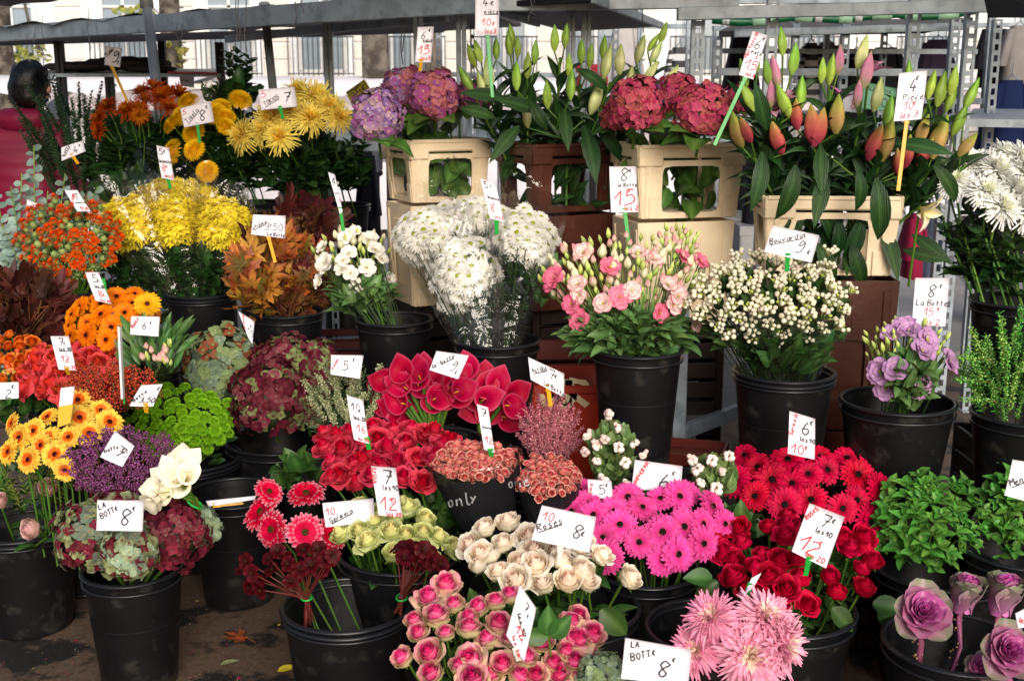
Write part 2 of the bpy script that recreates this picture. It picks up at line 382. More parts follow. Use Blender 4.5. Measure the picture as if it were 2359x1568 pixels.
def floret(R, c1, c2, seed, cen='d8d0a8', pointed=.0):
    r = random.Random(seed); q = MB()
    for i in range(4):
        e = r.uniform(.0, .45); V, F, C = strip(R, R * 1.05, 3, 2, 'round' if not pointed else 'ovate', e, e - .5 + r.uniform(-.4, .5), cup=r.uniform(-.15, .3), stops=[(0, c2), (.35, c1), (1, c1 if r.random() < .6 else c2)], wave=.15, ph=r.uniform(0, 6))
        q.add(V, F, C * r.uniform(.85, 1.12), RZ(i * math.pi / 2 + r.uniform(-.15, .15)) @ T3(R * .04, 0, 0))
    V, F = lathe([(R * .1, 0), (R * .08, R * .08), (.0001, R * .1)], 5); q.add(V, F, lin(cen))
    return q.mesh('floret', M_PET)
def lisi(R, cb, ce, seed, cen='c9b84a', op=.7):      # ruffled open bell
    r = random.Random(seed); q = MB()
    for lay, (n, k, e0) in enumerate(((5, 1.0, .55), (5, .8, .85), (4, .55, 1.15), (3, .34, 1.35))):
        for i in range(n):
            V, F, C = strip(R * k * 1.15, R * k * 1.15, 5, 6, 'fan', e0 + (1 - op) * .5, e0 - .9 * op, cup=.28, wave=.22, ph=r.uniform(0, 6), stops=[(0, 'b9c07a'), (.25, cb), (.72, cb), (1, ce)])
            q.add(V, F, C * r.uniform(.92, 1.06), RZ(2 * math.pi * (i + .5 * lay) / n + r.uniform(-.1, .1)) @ T3(R * .06, 0, 0))
    V, F = lathe([(R * .07, 0), (R * .1, R * .35), (.0001, R * .42)], 6); q.add(V, F, lin(cen))
    return q.mesh('lisianthus_head', M_PET)
def bud(L, R, stops, seed=0, lobes=3, nt_=9, n=12, depth=.1, m=None, sharp=.75):
    V = []; T = []
    for i in range(nt_ + 1):
        t = i / nt_; rr = R * (math.sin(math.pi * min(.985, max(.03, t)) ** sharp)) ** .8
        for j in range(n):
            a = 2 * math.pi * j / n; k = 1 + depth * math.cos(lobes * a); V.append((rr * k * math.cos(a), rr * k * math.sin(a), L * t)); T.append(t)
    q = MB(); C = ramp(stops, np.array(T)); A = np.array([2 * math.pi * (i % n) / n for i in range(len(V))])
    C = C * (1 + .14 * np.cos(lobes * A))[:, None]
    q.add(V, grid_faces(nt_ + 1, n, True), C); return q.mesh('bud', m or M_PET)
def leaf(L, W, c, c2=None, prof='ovate', bend=-.6, cup=.3, rib=None, nt_=6, ns=4, wave=0, m=None, e0=.15, edge=None):
    q = MB(); V, F, C = strip(L, W, nt_, ns, prof, e0, e0 + bend, cup, [(0, c), (1, c2 or c)], wave, rib, edge=edge); q.add(V, F, C); return q.mesh('leaf', m or M_LEAF)
def lobed(size, out, c, c2, seed, m=None):           # flat lobed autumn leaf, outline as (angle, radius) half profile
    r = random.Random(seed); pts = []
    for (a, k) in out: pts.append((R_(a), k * r.uniform(.93, 1.07)))
    full = pts + [(-a, k * r.uniform(.95, 1.05)) for (a, k) in reversed(pts[:-1])][:-1] if False else [(-a, k) for (a, k) in reversed(pts[1:])] + pts
    V = [(0, 0, 0)]; C = [lin(c)]
    kz = r.uniform(.6, 1.6); ph = r.uniform(0, 6)
    for ring in (.5, 1.0):
        for (a, k) in full:
            x = k * ring * math.cos(a); y = k * ring * math.sin(a)
            V.append((x * size, y * size, size * (.10 * math.sin(x * 3 * kz + ph) + .12 * abs(y) * kz - .08 * x * x))); C.append(lin(c2 if ring == 1 else c))
    n = len(full); F = []
    for j in range(n - 1):
        F.append((0, 1 + j, 2 + j)); F.append((1 + j, 1 + n + j, 2 + n + j, 2 + j))
    q = MB(); q.add(V, F, np.array(C), T3(size * .1, 0, 0))
    V, F = tube_path([(0, 0, 0), (-size * .55, size * .08, -size * .1)], size * .018, 4); q.add(V, F, lin('8a5a2c'))
    return q.mesh('leaf', m or M_DRY, smooth=False)
MAPLE = [(0, 1), (8, .72), (14, .78), (22, .42), (34, .72), (40, .9), (48, .66), (58, .62), (66, .38), (84, .58), (96, .66), (104, .42), (130, .34), (160, .18)]
OAKL = [(0, 1.1), (7, .98), (11, .7), (20, .82), (26, .74), (28, .46), (42, .6), (52, .5), (58, .3), (84, .34), (100, .26), (140, .12), (165, .08)]
def calla(R, L, c, c2, lip, seed):
    nt_, n = 12, 24; V = []; C = []
    for i in range(nt_ + 1):
        t = i / nt_
        for j in range(n + 1):
            th = -1.12 * math.pi + 2.24 * math.pi * j / n; fr = max(0, .5 + .5 * math.cos(max(-math.pi, min(math.pi, th)))); ov = max(0, abs(th) - math.pi) / math.pi
            top = .66 + .34 * fr; tip = max(0, 1 - abs(th) / .55) ** 1.5
            z = L * t * top; e = max(0, (t - .6) / .4)
            rr = R * (.11 + .66 * t ** 1.35) + R * .50 * e ** 2.0 * (.25 + .75 * fr) + R * ov * .25
            z += -R * .34 * e ** 2.5 * (1 - .6 * tip) + R * .16 * tip * e; rr += R * .22 * tip * e ** 2
            V.append((rr * math.cos(th), rr * math.sin(th) * (1 + .06 * math.sin(th * 3 + seed)), z))
            k = min(1, t * 1.5); q_ = np.array(lin(c2)) * (1 - k) + np.array(lin(c)) * k; C.append(q_ if i < nt_ else np.array(lin(lip)))
    q = MB(); q.add(V, grid_faces(nt_ + 1, n + 1), np.array(C)); me = q.mesh('spathe', M_PET)
    s = MB(); V, F = lathe([(R * .05, L * .15), (R * .06, L * .32), (R * .05, L * .48), (.0001, L * .52)], 8); s.add(V, F, lin('d89a34'))
    return me, s.mesh('spadix', M_BERRY)
def ico(r, q, c, M, n=6):
    V, F = lathe([(.0001, -r), (r * .8, -r * .6), (r, 0), (r * .8, r * .6), (.0001, r)], n); q.add(V, F, c, M)
def cluster_bouv(seed, n=11):
    r = random.Random(seed); q = MB()
    for i in range(n):
        a = i * GA; k = math.sqrt((i + .5) / n); d = Vector((math.cos(a) * k * .8, math.sin(a) * k * .8, 1)).normalized(); L = r.uniform(.026, .036)
        green = r.random() < .22; c = lin('c8d468' if green else ('f2ecd2' if r.random() < .8 else 'f0dccb')); s = .0058 * (.6 if green else r.uniform(.85, 1.1)); 
        p = d * L * (.75 if green else 1)
        V, F = tube_path([(0, 0, 0), tuple(p)], [.0011, .0019], 4); q.add(V, F, lin('c5c98e'))
        ico(s, q, np.array(c), T3(*p), 7)
    return q.mesh('flower_cluster', M_PET)
def cluster_berry(seed, n, rad, br, cols, m, stemc='6a5a3a'):
    r = random.Random(seed); q = MB()
    for i in range(n):
        d = Vector((r.gauss(0, 1), r.gauss(0, 1), r.gauss(0, 1))).normalized() * rad * r.uniform(.5, 1)
        ico(br * r.uniform(.75, 1.15), q, np.array(lin(r.choice(cols))), T3(*d), 6)
    V, F = tube_path([(0, 0, -rad * 1.2), (0, 0, rad * .5)], .0012, 4); q.add(V, F, lin(stemc))
    return q.mesh('berry_cluster', m)
def saff(seed):
    r = random.Random(seed); q = MB()
    for i in range(70):
        f = (i + .5) / 70; a = i * GA; e = 1.5 - f * 1.5 + r.uniform(-.1, .1)
        V, F, C = strip(r.uniform(.012, .017), .0022, 2, 1, 'quill', e, e - .4, stops=[(0, 'd8641c'), (1, r.choice(['f4561c', 'f06a24', 'd83c14']))]); q.add(V, F, C, RZ(a) @ T3(.003 * f, 0, .011))
    a1 = q.mesh('tuft', M_PET)
    g = MB(); V, F = lathe([(.002, -.008), (.009, -.002), (.0105, .005), (.008, .012), (.003, .015)], 8); g.add(V, F, lin('8a9a5c'))
    for i in range(8):
        V, F, C = strip(.016, .007, 2, 2, 'lance', .6, -.2, stops=[(0, '7f925a'), (1, '6a8050')]); g.add(V, F, C, RZ(i * .785) @ T3(.006, 0, -.004))
    return a1, g.mesh('calyx', M_LEAF)
def sprig(L, n, lw, ll, c, c2, seed, ang=.9, m=None, stemc='4c5a30', prof='ovate', taper=.5, pairs=True, lift=0):
    r = random.Random(seed); q = MB(); V, F = tube_path([(0, 0, 0), (L * .03, 0, L * .5), (0, L * .04, L)], [.0016, .0012, .0006], 4); q.add(V, F, lin(stemc))
    for i in range(n):
        t = .12 + .88 * (i // 2 if pairs else i) / (n / 2 if pairs else n); z = L * t
        a = (i % 2) * math.pi + (i // 2) * 1.57 if pairs else i * GA
        a += r.uniform(-.3, .3); k = 1 - taper * t
        V, F, C = strip(ll * k * r.uniform(.85, 1.15), lw * k, 3, 2, prof, math.pi / 2 - ang + lift + r.uniform(-.2, .2), math.pi / 2 - ang - .5, cup=.25, stops=[(0, c), (1, c2)]); q.add(V, F, C * r.uniform(.75, 1.2), T3(0, 0, z) @ RZ(a))
    return q.mesh('sprig', m or M_LEAF)
def plume(L, seed, cols, spread=.32, nb=26, m=None):        # feathery plume of tiny grains
    r = random.Random(seed); q = MB(); V, F = tube_path([(0, 0, 0), (0, 0, L)], [.0015, .0006], 4); q.add(V, F, lin('7a4a3a'))
    for i in range(nb):
        t = .1 + .9 * i / nb; a = i * GA; bl = L * spread * (1 - t * .85) * r.uniform(.7, 1.1); el = .9
        d = Vector((math.cos(a) * math.cos(el), math.sin(a) * math.cos(el), math.sin(el)))
        for k in range(max(3, int(bl / .0045))):
            p = Vector((0, 0, L * t)) + d * (k + 1) * .0045 + Vector((r.gauss(0, .002), r.gauss(0, .002), r.gauss(0, .002)))
            s = r.uniform(.002, .0037)
            V = [(s, 0, 0), (-s, s, 0), (-s, -s, .0), (0, 0, s * 1.5)]; q.add(V, [(0, 1, 3), (1, 2, 3), (2, 0, 3)], lin(r.choice(cols)), T3(*p) @ RZ(r.uniform(0, 6)) @ RX(r.uniform(0, 3)))
    return q.mesh('plume', m or M_PET)
def blob(c, m=None, n=10, k=6):       # unit ball hidden inside dense heads
    q = MB(); prof = [(max(.0001, math.sin(math.pi * i / k)), -math.cos(math.pi * i / k)) for i in range(k + 1)]; V, F = lathe(prof, n); q.add(V, F, lin(c)); return q.mesh('core', m or M_LEAF)
def cosm(s):
    q = MB(); r = random.Random(s)
    for i in range(8):
        V, F, C = strip(.024, .021, 4, 4, 'fan', .3 + r.uniform(-.2, .3), -.1 + r.uniform(-.4, .2), cup=.2, wave=.15, ph=r.uniform(0, 6), stops=[(0, '22060a'), (.5, '420a12'), (1, '560e18')]); q.add(V, F, C * r.uniform(.8, 1.15), RZ(i * .785 + r.uniform(-.1, .1)) @ T3(.002, 0, 0))
    for i in range(22): ico(.0013, q, np.array(lin('2c0a0a' if i % 3 else '5c3a18')), T3(.0045 * math.sqrt(i / 22) * math.cos(i * GA), .0045 * math.sqrt(i / 22) * math.sin(i * GA), .003), 5)
    return q.mesh('cosmos_petals', M_PET)
# ---- the stock
ORG = [gerbera(.037, 'f0801a', 'dc6010', 'b43c08', '2a100a', s, tip='f29030') for s in (1, 2)]
YEL_SIDE = gerbera(.037, 'f2b830', 'e8a020', 'd88818', '4a3010', 5)
YOR = [gerbera(.036, 'f6c84c', 'e2471a', 'd83c14', '3c1410', s, tip='f9dc6a', halo='e04818') for s in (3, 4)]
PNK = [gerbera(.046, 'ee4a9e', 'd8308a', 'c8606c', '1c0c10', s, tip='f268ae') for s in (6, 7, 8)]
REDG = [gerbera(.047, 'ca143e', 'a00a28', '700818', '14060a', s, tip='da2c52') for s in (9, 10, 11)]
RPW = [gerbera(.045, 'd01040', 'b00c30', 'a00c2c', '4c3a18', s, tip='f4b4c4', halo='c83058') for s in (12, 13)]
RS_RED = [rose(.028, 'a80c2c', 'c81840', 'd22a4c', s, .6) for s in (1, 2, 3)]
RS_RP = [rose(.030, 'b40c2c', 'cc1c3e', 'e05068', s, .85, 'd43c54') for s in (4, 5, 6)]
RS_YG = [rose(.028, 'f0dc88', 'ece6a4', 'e2e4a4', s, .7, 'c4d284') for s in (7, 8, 9)]
RS_WH = [rose(.029, 'fad0be', 'fff0dc', 'fff6ea', s, .5, 'fbf0d2') for s in (10, 11, 12)]
RS_PG = [rose(.028, 'd41c62', 'e24a84', 'ee86aa', s, .62, 'd2d892', True) for s in (13, 14, 15)]
RS_CO = [rose(.027, 'd8402c', 'e04a3c', 'e45c60', s, .9, 'dc4448') for s in (16, 17)]
RS_PK = [rose(.030, 'd89aa8', 'e0aeb4', 'ecc6c4', 18, .6, 'dcb4a4')]
RS_SP = [rose(.0125, 'd03a4c', 'e05a68', 'f2c0b0', s, .55, 'e48478') for s in (19, 20)]
RS_OS = [rose(.016, 'd84a1c', 'e45a24', 'f08a44', s, .8, 'e0702c') for s in (21, 22)]
TOK = [spider(.070, 220, 'e8c028', 'f6e070', s, W=.062, droop=1.0, core='e8b020') for s in (1, 2)]
WSP = [spider(.062, 240, 'eef0d4', 'f7f7f2', s, W=.085, droop=.7, core='e4e8a8') for s in (3, 4)]
RUST = [spider(.036, 110, 'b8641c', 'a8300e', s, W=.10, droop=.7, core='c88a24', tipc='d8601c', nt_=3) for s in (5, 6)]
RUST2 = spider(.04, 110, 'd89a2c', 'd4882a', 8, W=.09, droop=.9, tipc='b84814', nt_=3)
DAHL = [spider(.076, 250, 'faf0dc', 'f6c8d6', s, W=.095, droop=.5, core='fbf3d4', tipc=t, nt_=5) for s, t in ((7, 'f29cba'), (8, 'f4a8c4'), (9, 'f090b4'))]
TIG = [pom(.036, 190, 'ecae18', 'f6c62c', s, .12) for s in (1, 2)]
GRB = [pom(.0175, 70, '6fa01c', '83b82c', s, .22, .6) for s in (3, 4)]
YCA = [spider(.024, 64, 'f0d028', 'fae84a', s, W=.26, droop=.6, flat=.4, nt_=3) for s in (5, 6)]
WDA = [daisy(.026, 'f6f3ea', 'a8b030', s) for s in (1, 2)]
CHO = [cosm(s) for s in (3, 4)]
FL_PUR = [floret(.019, a, b, s) for s, (a, b) in enumerate((('8c6aa8', 'c8a8b4'), ('a878a8', 'b89aa0'), ('9a5a90', 'c090a0'), ('b08aa8', 'c8b090')))]
FL_PUR2 = [floret(.019, a, b, 10 + s) for s, (a, b) in enumerate((('a04a84', 'b47a7c'), ('b4606c', 'a85a70'), ('b87070', 'a05088'), ('94508c', 'b06a78')))]
FL_RED = [floret(.0165, a, b, 20 + s, cen='b06068') for s, (a, b) in enumerate((('b84468', 'b86068'), ('bc5468', 'b0645c'), ('a83458', 'bc6468'), ('b06058', 'a84860')))]
FL_GRN = [floret(.0165, a, b, 30 + s) for s, (a, b) in enumerate((('7f9068', '6a8078'), ('8a9c6c', '7c8c5c'), ('6c7f70', '8ea07c'), ('96563c', '7c8a58')))]
FL_BUR = [floret(.0165, a, b, 40 + s, pointed=1, cen='5a2a30') for s, (a, b) in enumerate((('6a2434', '5c2030'), ('74283a', '80605a'), ('5c1c2c', '7a3a40'), ('808a58', '6a4440')))]
FL_MIX = [floret(.0172, a, b, 50 + s, pointed=1, cen='6a4a38') for s, (a, b) in enumerate((('7c2a3c', '6c2434'), ('8c9468', '7a8458'), ('6e8070', '948a6c'), ('64202e', '80403c'), ('9aa47c', '7c3a40')))]
FL_PGR = [floret(.0155, a, b, 60 + s) for s, (a, b) in enumerate((('a4b48c', '90a480'), ('94a890', 'b0bc94')))]
LIS_W = [lisi(.028, 'f4efe4', 'f8f4ec', s) for s in (1, 2)]
LIS_P = [lisi(.030, 'e8849c', 'dc5a80', 3), lisi(.028, 'f4e6da', 'e47a98', 4), lisi(.030, 'ea92a4', 'e26c8c', 5, op=.9)]
LIS_L = [lisi(.030, 'c9a0c4', 'b684bc', s) for s in (6, 7)]
LB_G = bud(.034, .0075, [(0, '8fae4c'), (.6, 'bccb74'), (1, 'c8cf88')], lobes=5, nt_=6, n=8, m=M_LEAF)
LB_P = bud(.036, .012, [(0, 'b4c078'), (.5, 'ece6c4'), (1, 'e8d8b8')], lobes=4, nt_=6, n=8)
LB_K = bud(.034, .011, [(0, 'b4b878'), (.5, 'ecc4b4'), (1, 'e08a98')], lobes=4, nt_=6, n=8)
LY_G = bud(.095, .0155, [(0, '9cb45a'), (.5, '8fae4c'), (1, '6f9a38')], m=M_LEAF)
LY_W = bud(.100, .017, [(0, 'b8c47c'), (.5, 'd0d49a'), (1, '9ab058')], m=M_LEAF)
LY_R = bud(.100, .020, [(0, '9c3c50'), (.35, 'b04c50'), (.7, 'b87050'), (1, 'a0a04c')], depth=.14)
LY_O = bud(.100, .0195, [(0, '9c9450'), (.4, 'b08c5c'), (.7, 'a8a050'), (1, '7f9c40')], depth=.14)
LY_K = bud(.095, .016, [(0, 'a8b070'), (.35, 'c890a0'), (.8, 'cc80a4'), (1, 'b8a078')])
LL = [leaf(.15, .043, '23401f', '2c5024', 'lance', b, .3, rib='4a703a', nt_=9, ns=6, e0=.5, wave=.07, m=M_LILYL) for b in (-.9, -1.6, -.5)]
ROSEL = [leaf(.062, .040, '2f4c22', '3a5a2a', 'ovate', b, .25, rib='5a7a40', nt_=6) for b in (-.5, -1.0)]
HYL = [leaf(.13, .085, '3c5a26', '48682c', 'ovate', b, .22, rib='6c8848', nt_=7, wave=.12) for b in (-.9, -.4)]
MUML = [leaf(.07, .04, '26401f', '2e4a24', 'ovate', b, .3, rib='3f5c34', wave=.35) for b in (-.8, -.3)]
LISL = [leaf(.06, .026, '4a6838', '557444', 'ovate', b, .3, rib='6c8a58') for b in (-.8, -1.3)]
MINTL = [leaf(.042, .025, '42742c', '568a3c', 'ovate', b, .28, rib='76a458', wave=.16) for b in (-.7, -.2)]
BOUL = [leaf(.055, .030, '2a4420', '35502a', 'ovate', b, .25, rib='48653a') for b in (-.7, -.2)]
EUCL = [leaf(.040, .040, '7c938c', '8aa098', 'round', b, .12, nt_=4, rib='93a8a0') for b in (-.2, -.6)]
SNOL = [leaf(.03, .024, '5c7444', '6c8450', 'ovate', -.5, .2, rib='84996a')]
MAP_O = [lobed(.075, MAPLE, c, c2, s) for s, (c, c2) in enumerate((('a8621e', 'bc762c'), ('984818', 'b06428'), ('ac7c2c', '984e1c'), ('8a3818', 'a45832'), ('746428', '8c5020')))]
MAP_D = [lobed(.075, MAPLE, c, c2, s + 9) for s, (c, c2) in enumerate((('5a2c14', '6c3a18'), ('6c3c18', '5a2c12'), ('5c4a20', '6a3a18')))]
OAK_D = [lobed(.095, OAKL, c, c2, s + 20) for s, (c, c2) in enumerate((('461a12', '542015'), ('3a150f', '4c1e14'), ('542616', '401a12')))]  # dark rust, darkened further so the colour carries the shade
CAL_R = [calla(.034, .076, 'b4183e', '84203a', 'c04868', 1), calla(.032, .072, 'a21438', '7c3040', 'b43c5c', 2)]
CAL_W = [calla(.033, .082, 'f4ecd4', 'd4d8a0', 'f6f0dc', 3)]
BOU = [cluster_bouv(s) for s in (1, 2, 3)]
CALLI = [cluster_berry(s, 46, .016, .0024, ['6c2c5c', '7c3a6c', '582048', '8a4a80'], M_BERRY) for s in (1, 2)]
SNOW = [cluster_berry(s, 9, .011, .0062, ['f0eee0', 'f2e0d4', 'e8c4bc'], M_BERRY) for s in (3, 4)]
BRBR = [cluster_berry(s, 40, .022, .0026, ['a83414', 'c04818', '7c2410'], M_BERRY) for s in (5,)]
HYP = [cluster_berry(6, 8, .016, .0075, ['e04a24', 'd84018', 'ec7a3c', 'b8a040'], M_BERRY)]
SAF = saff(1)
AST = [plume(.11, s, ['d67c92', 'e0949e', 'c86a80', 'eab0b0'], .36, 34) for s in (1, 2)]
VER = [plume(.10, s + 5, ['b9bf94', 'd2d2ae', '8c9c68'], .09, 60) for s in (1, 2)]
THL = [plume(.11, s + 9, ['6fa84c', '84bc58', '5c9440', 'a0cc74'], .22, 34, M_LEAF) for s in (1, 2)]
VERS = [sprig(.14, 20, .007, .035, '4a6640', '587650', s) for s in (1,)]
BOXS = [sprig(.20, 46, .021, .042, '3c5438', '5c7658', s, ang=.8) for s in (2, 3)]
THLS = [sprig(.14, 22, .012, .03, '4c8c38', '5ca044', 4)]
THIN = [sprig(.16, 26, .004, .03, '6c7c34', '8c9844', 5)]
MUMF = [sprig(.16, 16, .035, .06, '2a4222', '365230', s, taper=.2) for s in (6, 7)]
CORE_G = blob('28331a', M_DRY); CORE_B = blob('2c1416', M_DRY)
# ================================================================== handwriting
G = {
'0': '39 16 13 30 51 64 57 39', '1': '04 49|49 40', '2': '07 28 48 56 34 00|00 60', '3': '08 29 58 46 24|24 55 52 30 02', '4': '39 13|13 63|45 40',
'5': '59 19|19 15|15 46 63 41 00', '6': '48 25 12 30 52 44 13', '7': '09 69|69 44 20|25 65', '8': '58 39 17 25 52 30 12 35 67 58', '9': '58 29 16 25 58|58 54 30 00',
'E': '57 38 14 22 51|06 46|04 44', ',': '12 00', '3h': '',
'A': '00 39|39 60|14 54', 'B': '00 09|09 49 56 05|05 53 40 00', 'C': '58 29 05 20 51', 'D': '00 09|09 39 56 53 30 00', 'F': '00 09|09 59|05 45', 'G': '58 29 05 20 51 54|54 34', 'H': '00 09|60 69|05 65',
'I': '20 29', 'K': '00 09|59 04|04 60', 'L': '09 00|00 50', 'M': '00 09|09 34|34 69|69 60', 'N': '00 09|09 60|60 69', 'O': '39 16 13 30 52 66 39', 'P': '00 09|09 58 56 04',
'R': '00 09|09 58 56 05|05 60', 'S': '58 29 06 44 52 30 01', 'T': '09 69|39 30', 'U': '09 02 30 62|69 62', 'X': '09 60|69 00', 'Y': '09 34|69 30', 'Q': '39 13 30 52 66 39|32 60',
'a': '55 25 02 20 41 55|55 51 60', 'b': '09 00|03 35 52 30 01', 'c': '45 25 02 20 50', 'd': '45 15 02 20 51|59 50', 'e': '03 43|43 35 13 10 40 51', 'f': '58 38 26 20|05 45',
'g': '55 25 12 31 55|55 50', 'h': '09 00|04 35 43 40', 'i': '25 21 30|27 28', 'l': '19 11 30', 'm': '05 00|04 25 20|24 45 51 60', 'n': '05 00|04 35 43 40 50', 'o': '35 13 20 41 44 35',
'p': '05 00|04 35 42 11', 'r': '05 00|03 35 45', 's': '45 25 13 42 30 00', 't': '28 21 40|05 55', 'u': '05 01 30 42|45 40 50', 'v': '05 20|20 45', 'w': '05 20|20 34|34 40|40 65', 'y': '05 22|45 00', 'z': '05 45|45 00|00 50',
'è': '03 43|43 35 13 10 40 51|18 37', 'ê': '03 43|43 35 13 10 40 51|17 29|29 47', '-': '14 44', '.': '20 30', ' ': ''}
NARROW = {'I': 4, 'i': 4, 'l': 4, '1': 6, ',': 3, ' ': 4, '.': 4}
def crom(P, k=5):
    if len(P) < 3: return P
    o = []
    for i in range(len(P) - 1):
        p0 = P[max(i - 1, 0)]; p1 = P[i]; p2 = P[i + 1]; p3 = P[min(i + 2, len(P) - 1)]
        for j in range(k):
            t = j / k; o.append(tuple(.5 * (2 * p1[m] + (p2[m] - p0[m]) * t + (2 * p0[m] - 5 * p1[m] + 4 * p2[m] - p3[m]) * t * t + (3 * p1[m] - p0[m] - 3 * p2[m] + p3[m]) * t ** 3) for m in (0, 1)))
    o.append(P[-1]); return o
def strokes(text, h, sl=.12):
    x = 0; out = []; u = h / 9.0
    for ch in text:
        g = G.get(ch, G.get(ch.upper(), ''))
        jx, jy, js = rnd(-.25, .25), rnd(-.25, .25), rnd(.94, 1.06)
        for st in g.split('|'):
            P = [((int(p[0]) * js * .93 + jx + x) , (int(p[1]) * js + jy)) for p in st.split()]
            if len(P) < 2: continue
            P = crom(P) if len(P) > 2 else P
            out.append([((a + b * sl) * u, b * u) for a, b in P])
        x += NARROW.get(ch, 7)
    return out, x * u
def inkmesh(sts, wd, mapf, mat_):
    q = MB()
    for si, P in enumerate(sts):
        P = [Vector((a, b)) for a, b in P]; w0 = wd[si] if isinstance(wd, list) else wd
        V = []
        for i, p in enumerate(P):
            t = (P[min(i + 1, len(P) - 1)] - P[max(i - 1, 0)]); t = t.normalized() if t.length > 1e-9 else Vector((1, 0))
            n = Vector((-t.y, t.x)) * w0 / 2 * (1 + .15 * math.sin(i * 1.7))
            V.append(tuple(mapf(p + n))); V.append(tuple(mapf(p - n)))
        F = [(2 * i, 2 * i + 1, 2 * i + 3, 2 * i + 2) for i in range(len(P) - 1)]
        q.add(V, F)
    return q.mesh('lettering', mat_, False)
def card(cs, d, items, label, stick=None, curl=0, cat='price card', name='price_card', cmat=None, dd=(0, 0, 0, 0), group='handwritten price cards'):
    # cs: TL TR BR BL in photo units, d: depth; items: (text, u, v, height, colour, degrees, underline)
    P = [at(c[0], c[1], d + e) for c, e in zip(cs, dd)]; curl = curl or rnd(-.022, .03)
    base = (P[2] + P[3]) / 2
    Wm = (P[1] - P[0]).length; Hm = (P[3] - P[0]).length
    nrm = (P[3] - P[0]).cross(P[1] - P[0]).normalized()
    if nrm.dot(FW) > 0: nrm = -nrm
    def surf(u, v, off=0):
        top = P[0].lerp(P[1], u); bot = P[3].lerp(P[2], u); p = top.lerp(bot, v)
        return p + nrm * (curl * Hm * (math.sin(math.pi * v) + .5 * math.sin(math.pi * u) - .3) + off)
    t = thing(name, label, cat, base, group)
    q = MB(); N = 7; V = [tuple(surf(i / (N - 1), j / (N - 1))) for j in range(N) for i in range(N)]
    V += [tuple(surf(i / (N - 1), j / (N - 1), -.0012)) for j in range(N) for i in range(N)]
    F = grid_faces(N, N); F += [tuple(k + N * N for k in f[::-1]) for f in grid_faces(N, N)]
    B = [(0, i) for i in range(N)] + [(j, N - 1) for j in range(1, N)] + [(N - 1, i) for i in range(N - 2, -1, -1)] + [(j, 0) for j in range(N - 2, 0, -1)]
    B = [a * N + b for a, b in B]
    for i in range(len(B)): a, b = B[i], B[(i + 1) % len(B)]; F.append((a, b, b + N * N, a + N * N))
    q.add(V, F); obj('card', q.mesh('card', cmat or M_CARD), t)
    by = {'k': [], 'r': []}
    for it in items:
        tx, u0, v0, h = it[:4]; c = it[4] if len(it) > 4 else 'k'; rot = R_(it[5]) if len(it) > 5 else 0; ul = len(it) > 6 and it[6]
        hh = h * Hm; wid = strokes(tx, hh)[1]; k_ = 1.0
        if math.cos(rot) > .1: k_ = min(k_, (.985 - u0) * Wm / (wid * math.cos(rot) * .95 + 1e-6))
        if math.sin(rot) > .1: k_ = min(k_, (v0 - .02) * Hm / (wid * math.sin(rot) * .95 + hh * math.cos(rot)))
        hh *= max(.35, k_); sts, wid = strokes(tx, hh)
        if ul: sts.append([(0, -hh * .25), (wid * .9, -hh * .18)])
        lim = .95 * Wm / max(1e-6, wid)
        for s in sts:
            by[c].append(([(u0 * Wm + x * math.cos(rot) - y * math.sin(rot), (1 - v0) * Hm + x * math.sin(rot) + y * math.cos(rot)) for x, y in s], hh))
    for c, m in (('k', M_INK), ('r', M_INKR)):
        if not by[c]: continue
        L = by[c]
        ME = inkmesh([s for s, _ in L], [max(.0025, min(.0044, hh_ * .095)) for _, hh_ in L], lambda p: surf(p[0] / Wm, 1 - p[1] / Hm, .0022), m)
        obj('lettering', ME, t)
    if stick:
        col, x0, y0, x1, y1 = stick; a = at(x0, y0, d + .004); b = at(x1, y1, d + .02)
        q = MB(); V, F = bar_v(a, b, .012, .0025, up=-FW, b=.0006); q.add(V, F); obj('stick', q.mesh('stick', {'g': M_STG, 'y': M_STY, 'w': M_STW}[col], False), t)
        q = MB(); ax = (b - a).normalized(); V, F = bar_v(a - ax * .012, a + ax * .010, .015, .005, up=-FW, b=.001); q.add(V, F); obj('clip', q.mesh('clip', {'g': M_STG, 'y': M_STY, 'w': M_STW}[col], False), t)
    return t
# ================================================================== buckets, crates
ORD = ['leftmost', 'second from left', 'third from left', 'fourth from left', 'fifth from left', 'sixth from left', 'seventh from left', 'eighth from left', 'ninth from left', 'tenth from left', 'eleventh from left', 'twelfth from left']
ROWN = {1: ['only'], 2: ['top', 'bottom'], 3: ['top', 'middle', 'bottom'], 4: ['top', 'second', 'third', 'bottom'], 5: ['top', 'second', 'middle', 'fourth', 'bottom'], 6: ['top', 'second', 'third', 'fourth', 'fifth', 'bottom'], 7: ['top', 'second', 'third', 'middle', 'fifth', 'sixth', 'bottom']}
def row_labels(P, desc, per=6):
    n = len(P); rows = max(1, min(7, round(n / per))); idx = sorted(range(n), key=lambda i: P[i][1]); out = [None] * n; k = 0
    for r in range(rows):
        m = n // rows + (1 if r < n % rows else 0); row = sorted(idx[k:k + m], key=lambda i: P[i][0]); k += m
        for j, i in enumerate(row):
            o = 'rightmost' if j == m - 1 and m > 1 else ORD[min(j, 11)]
            out[i] = f'{desc}, {o} in the {ROWN[rows][r]} row' if rows > 1 else f'{desc}, {o}'
    return out
BK = {}
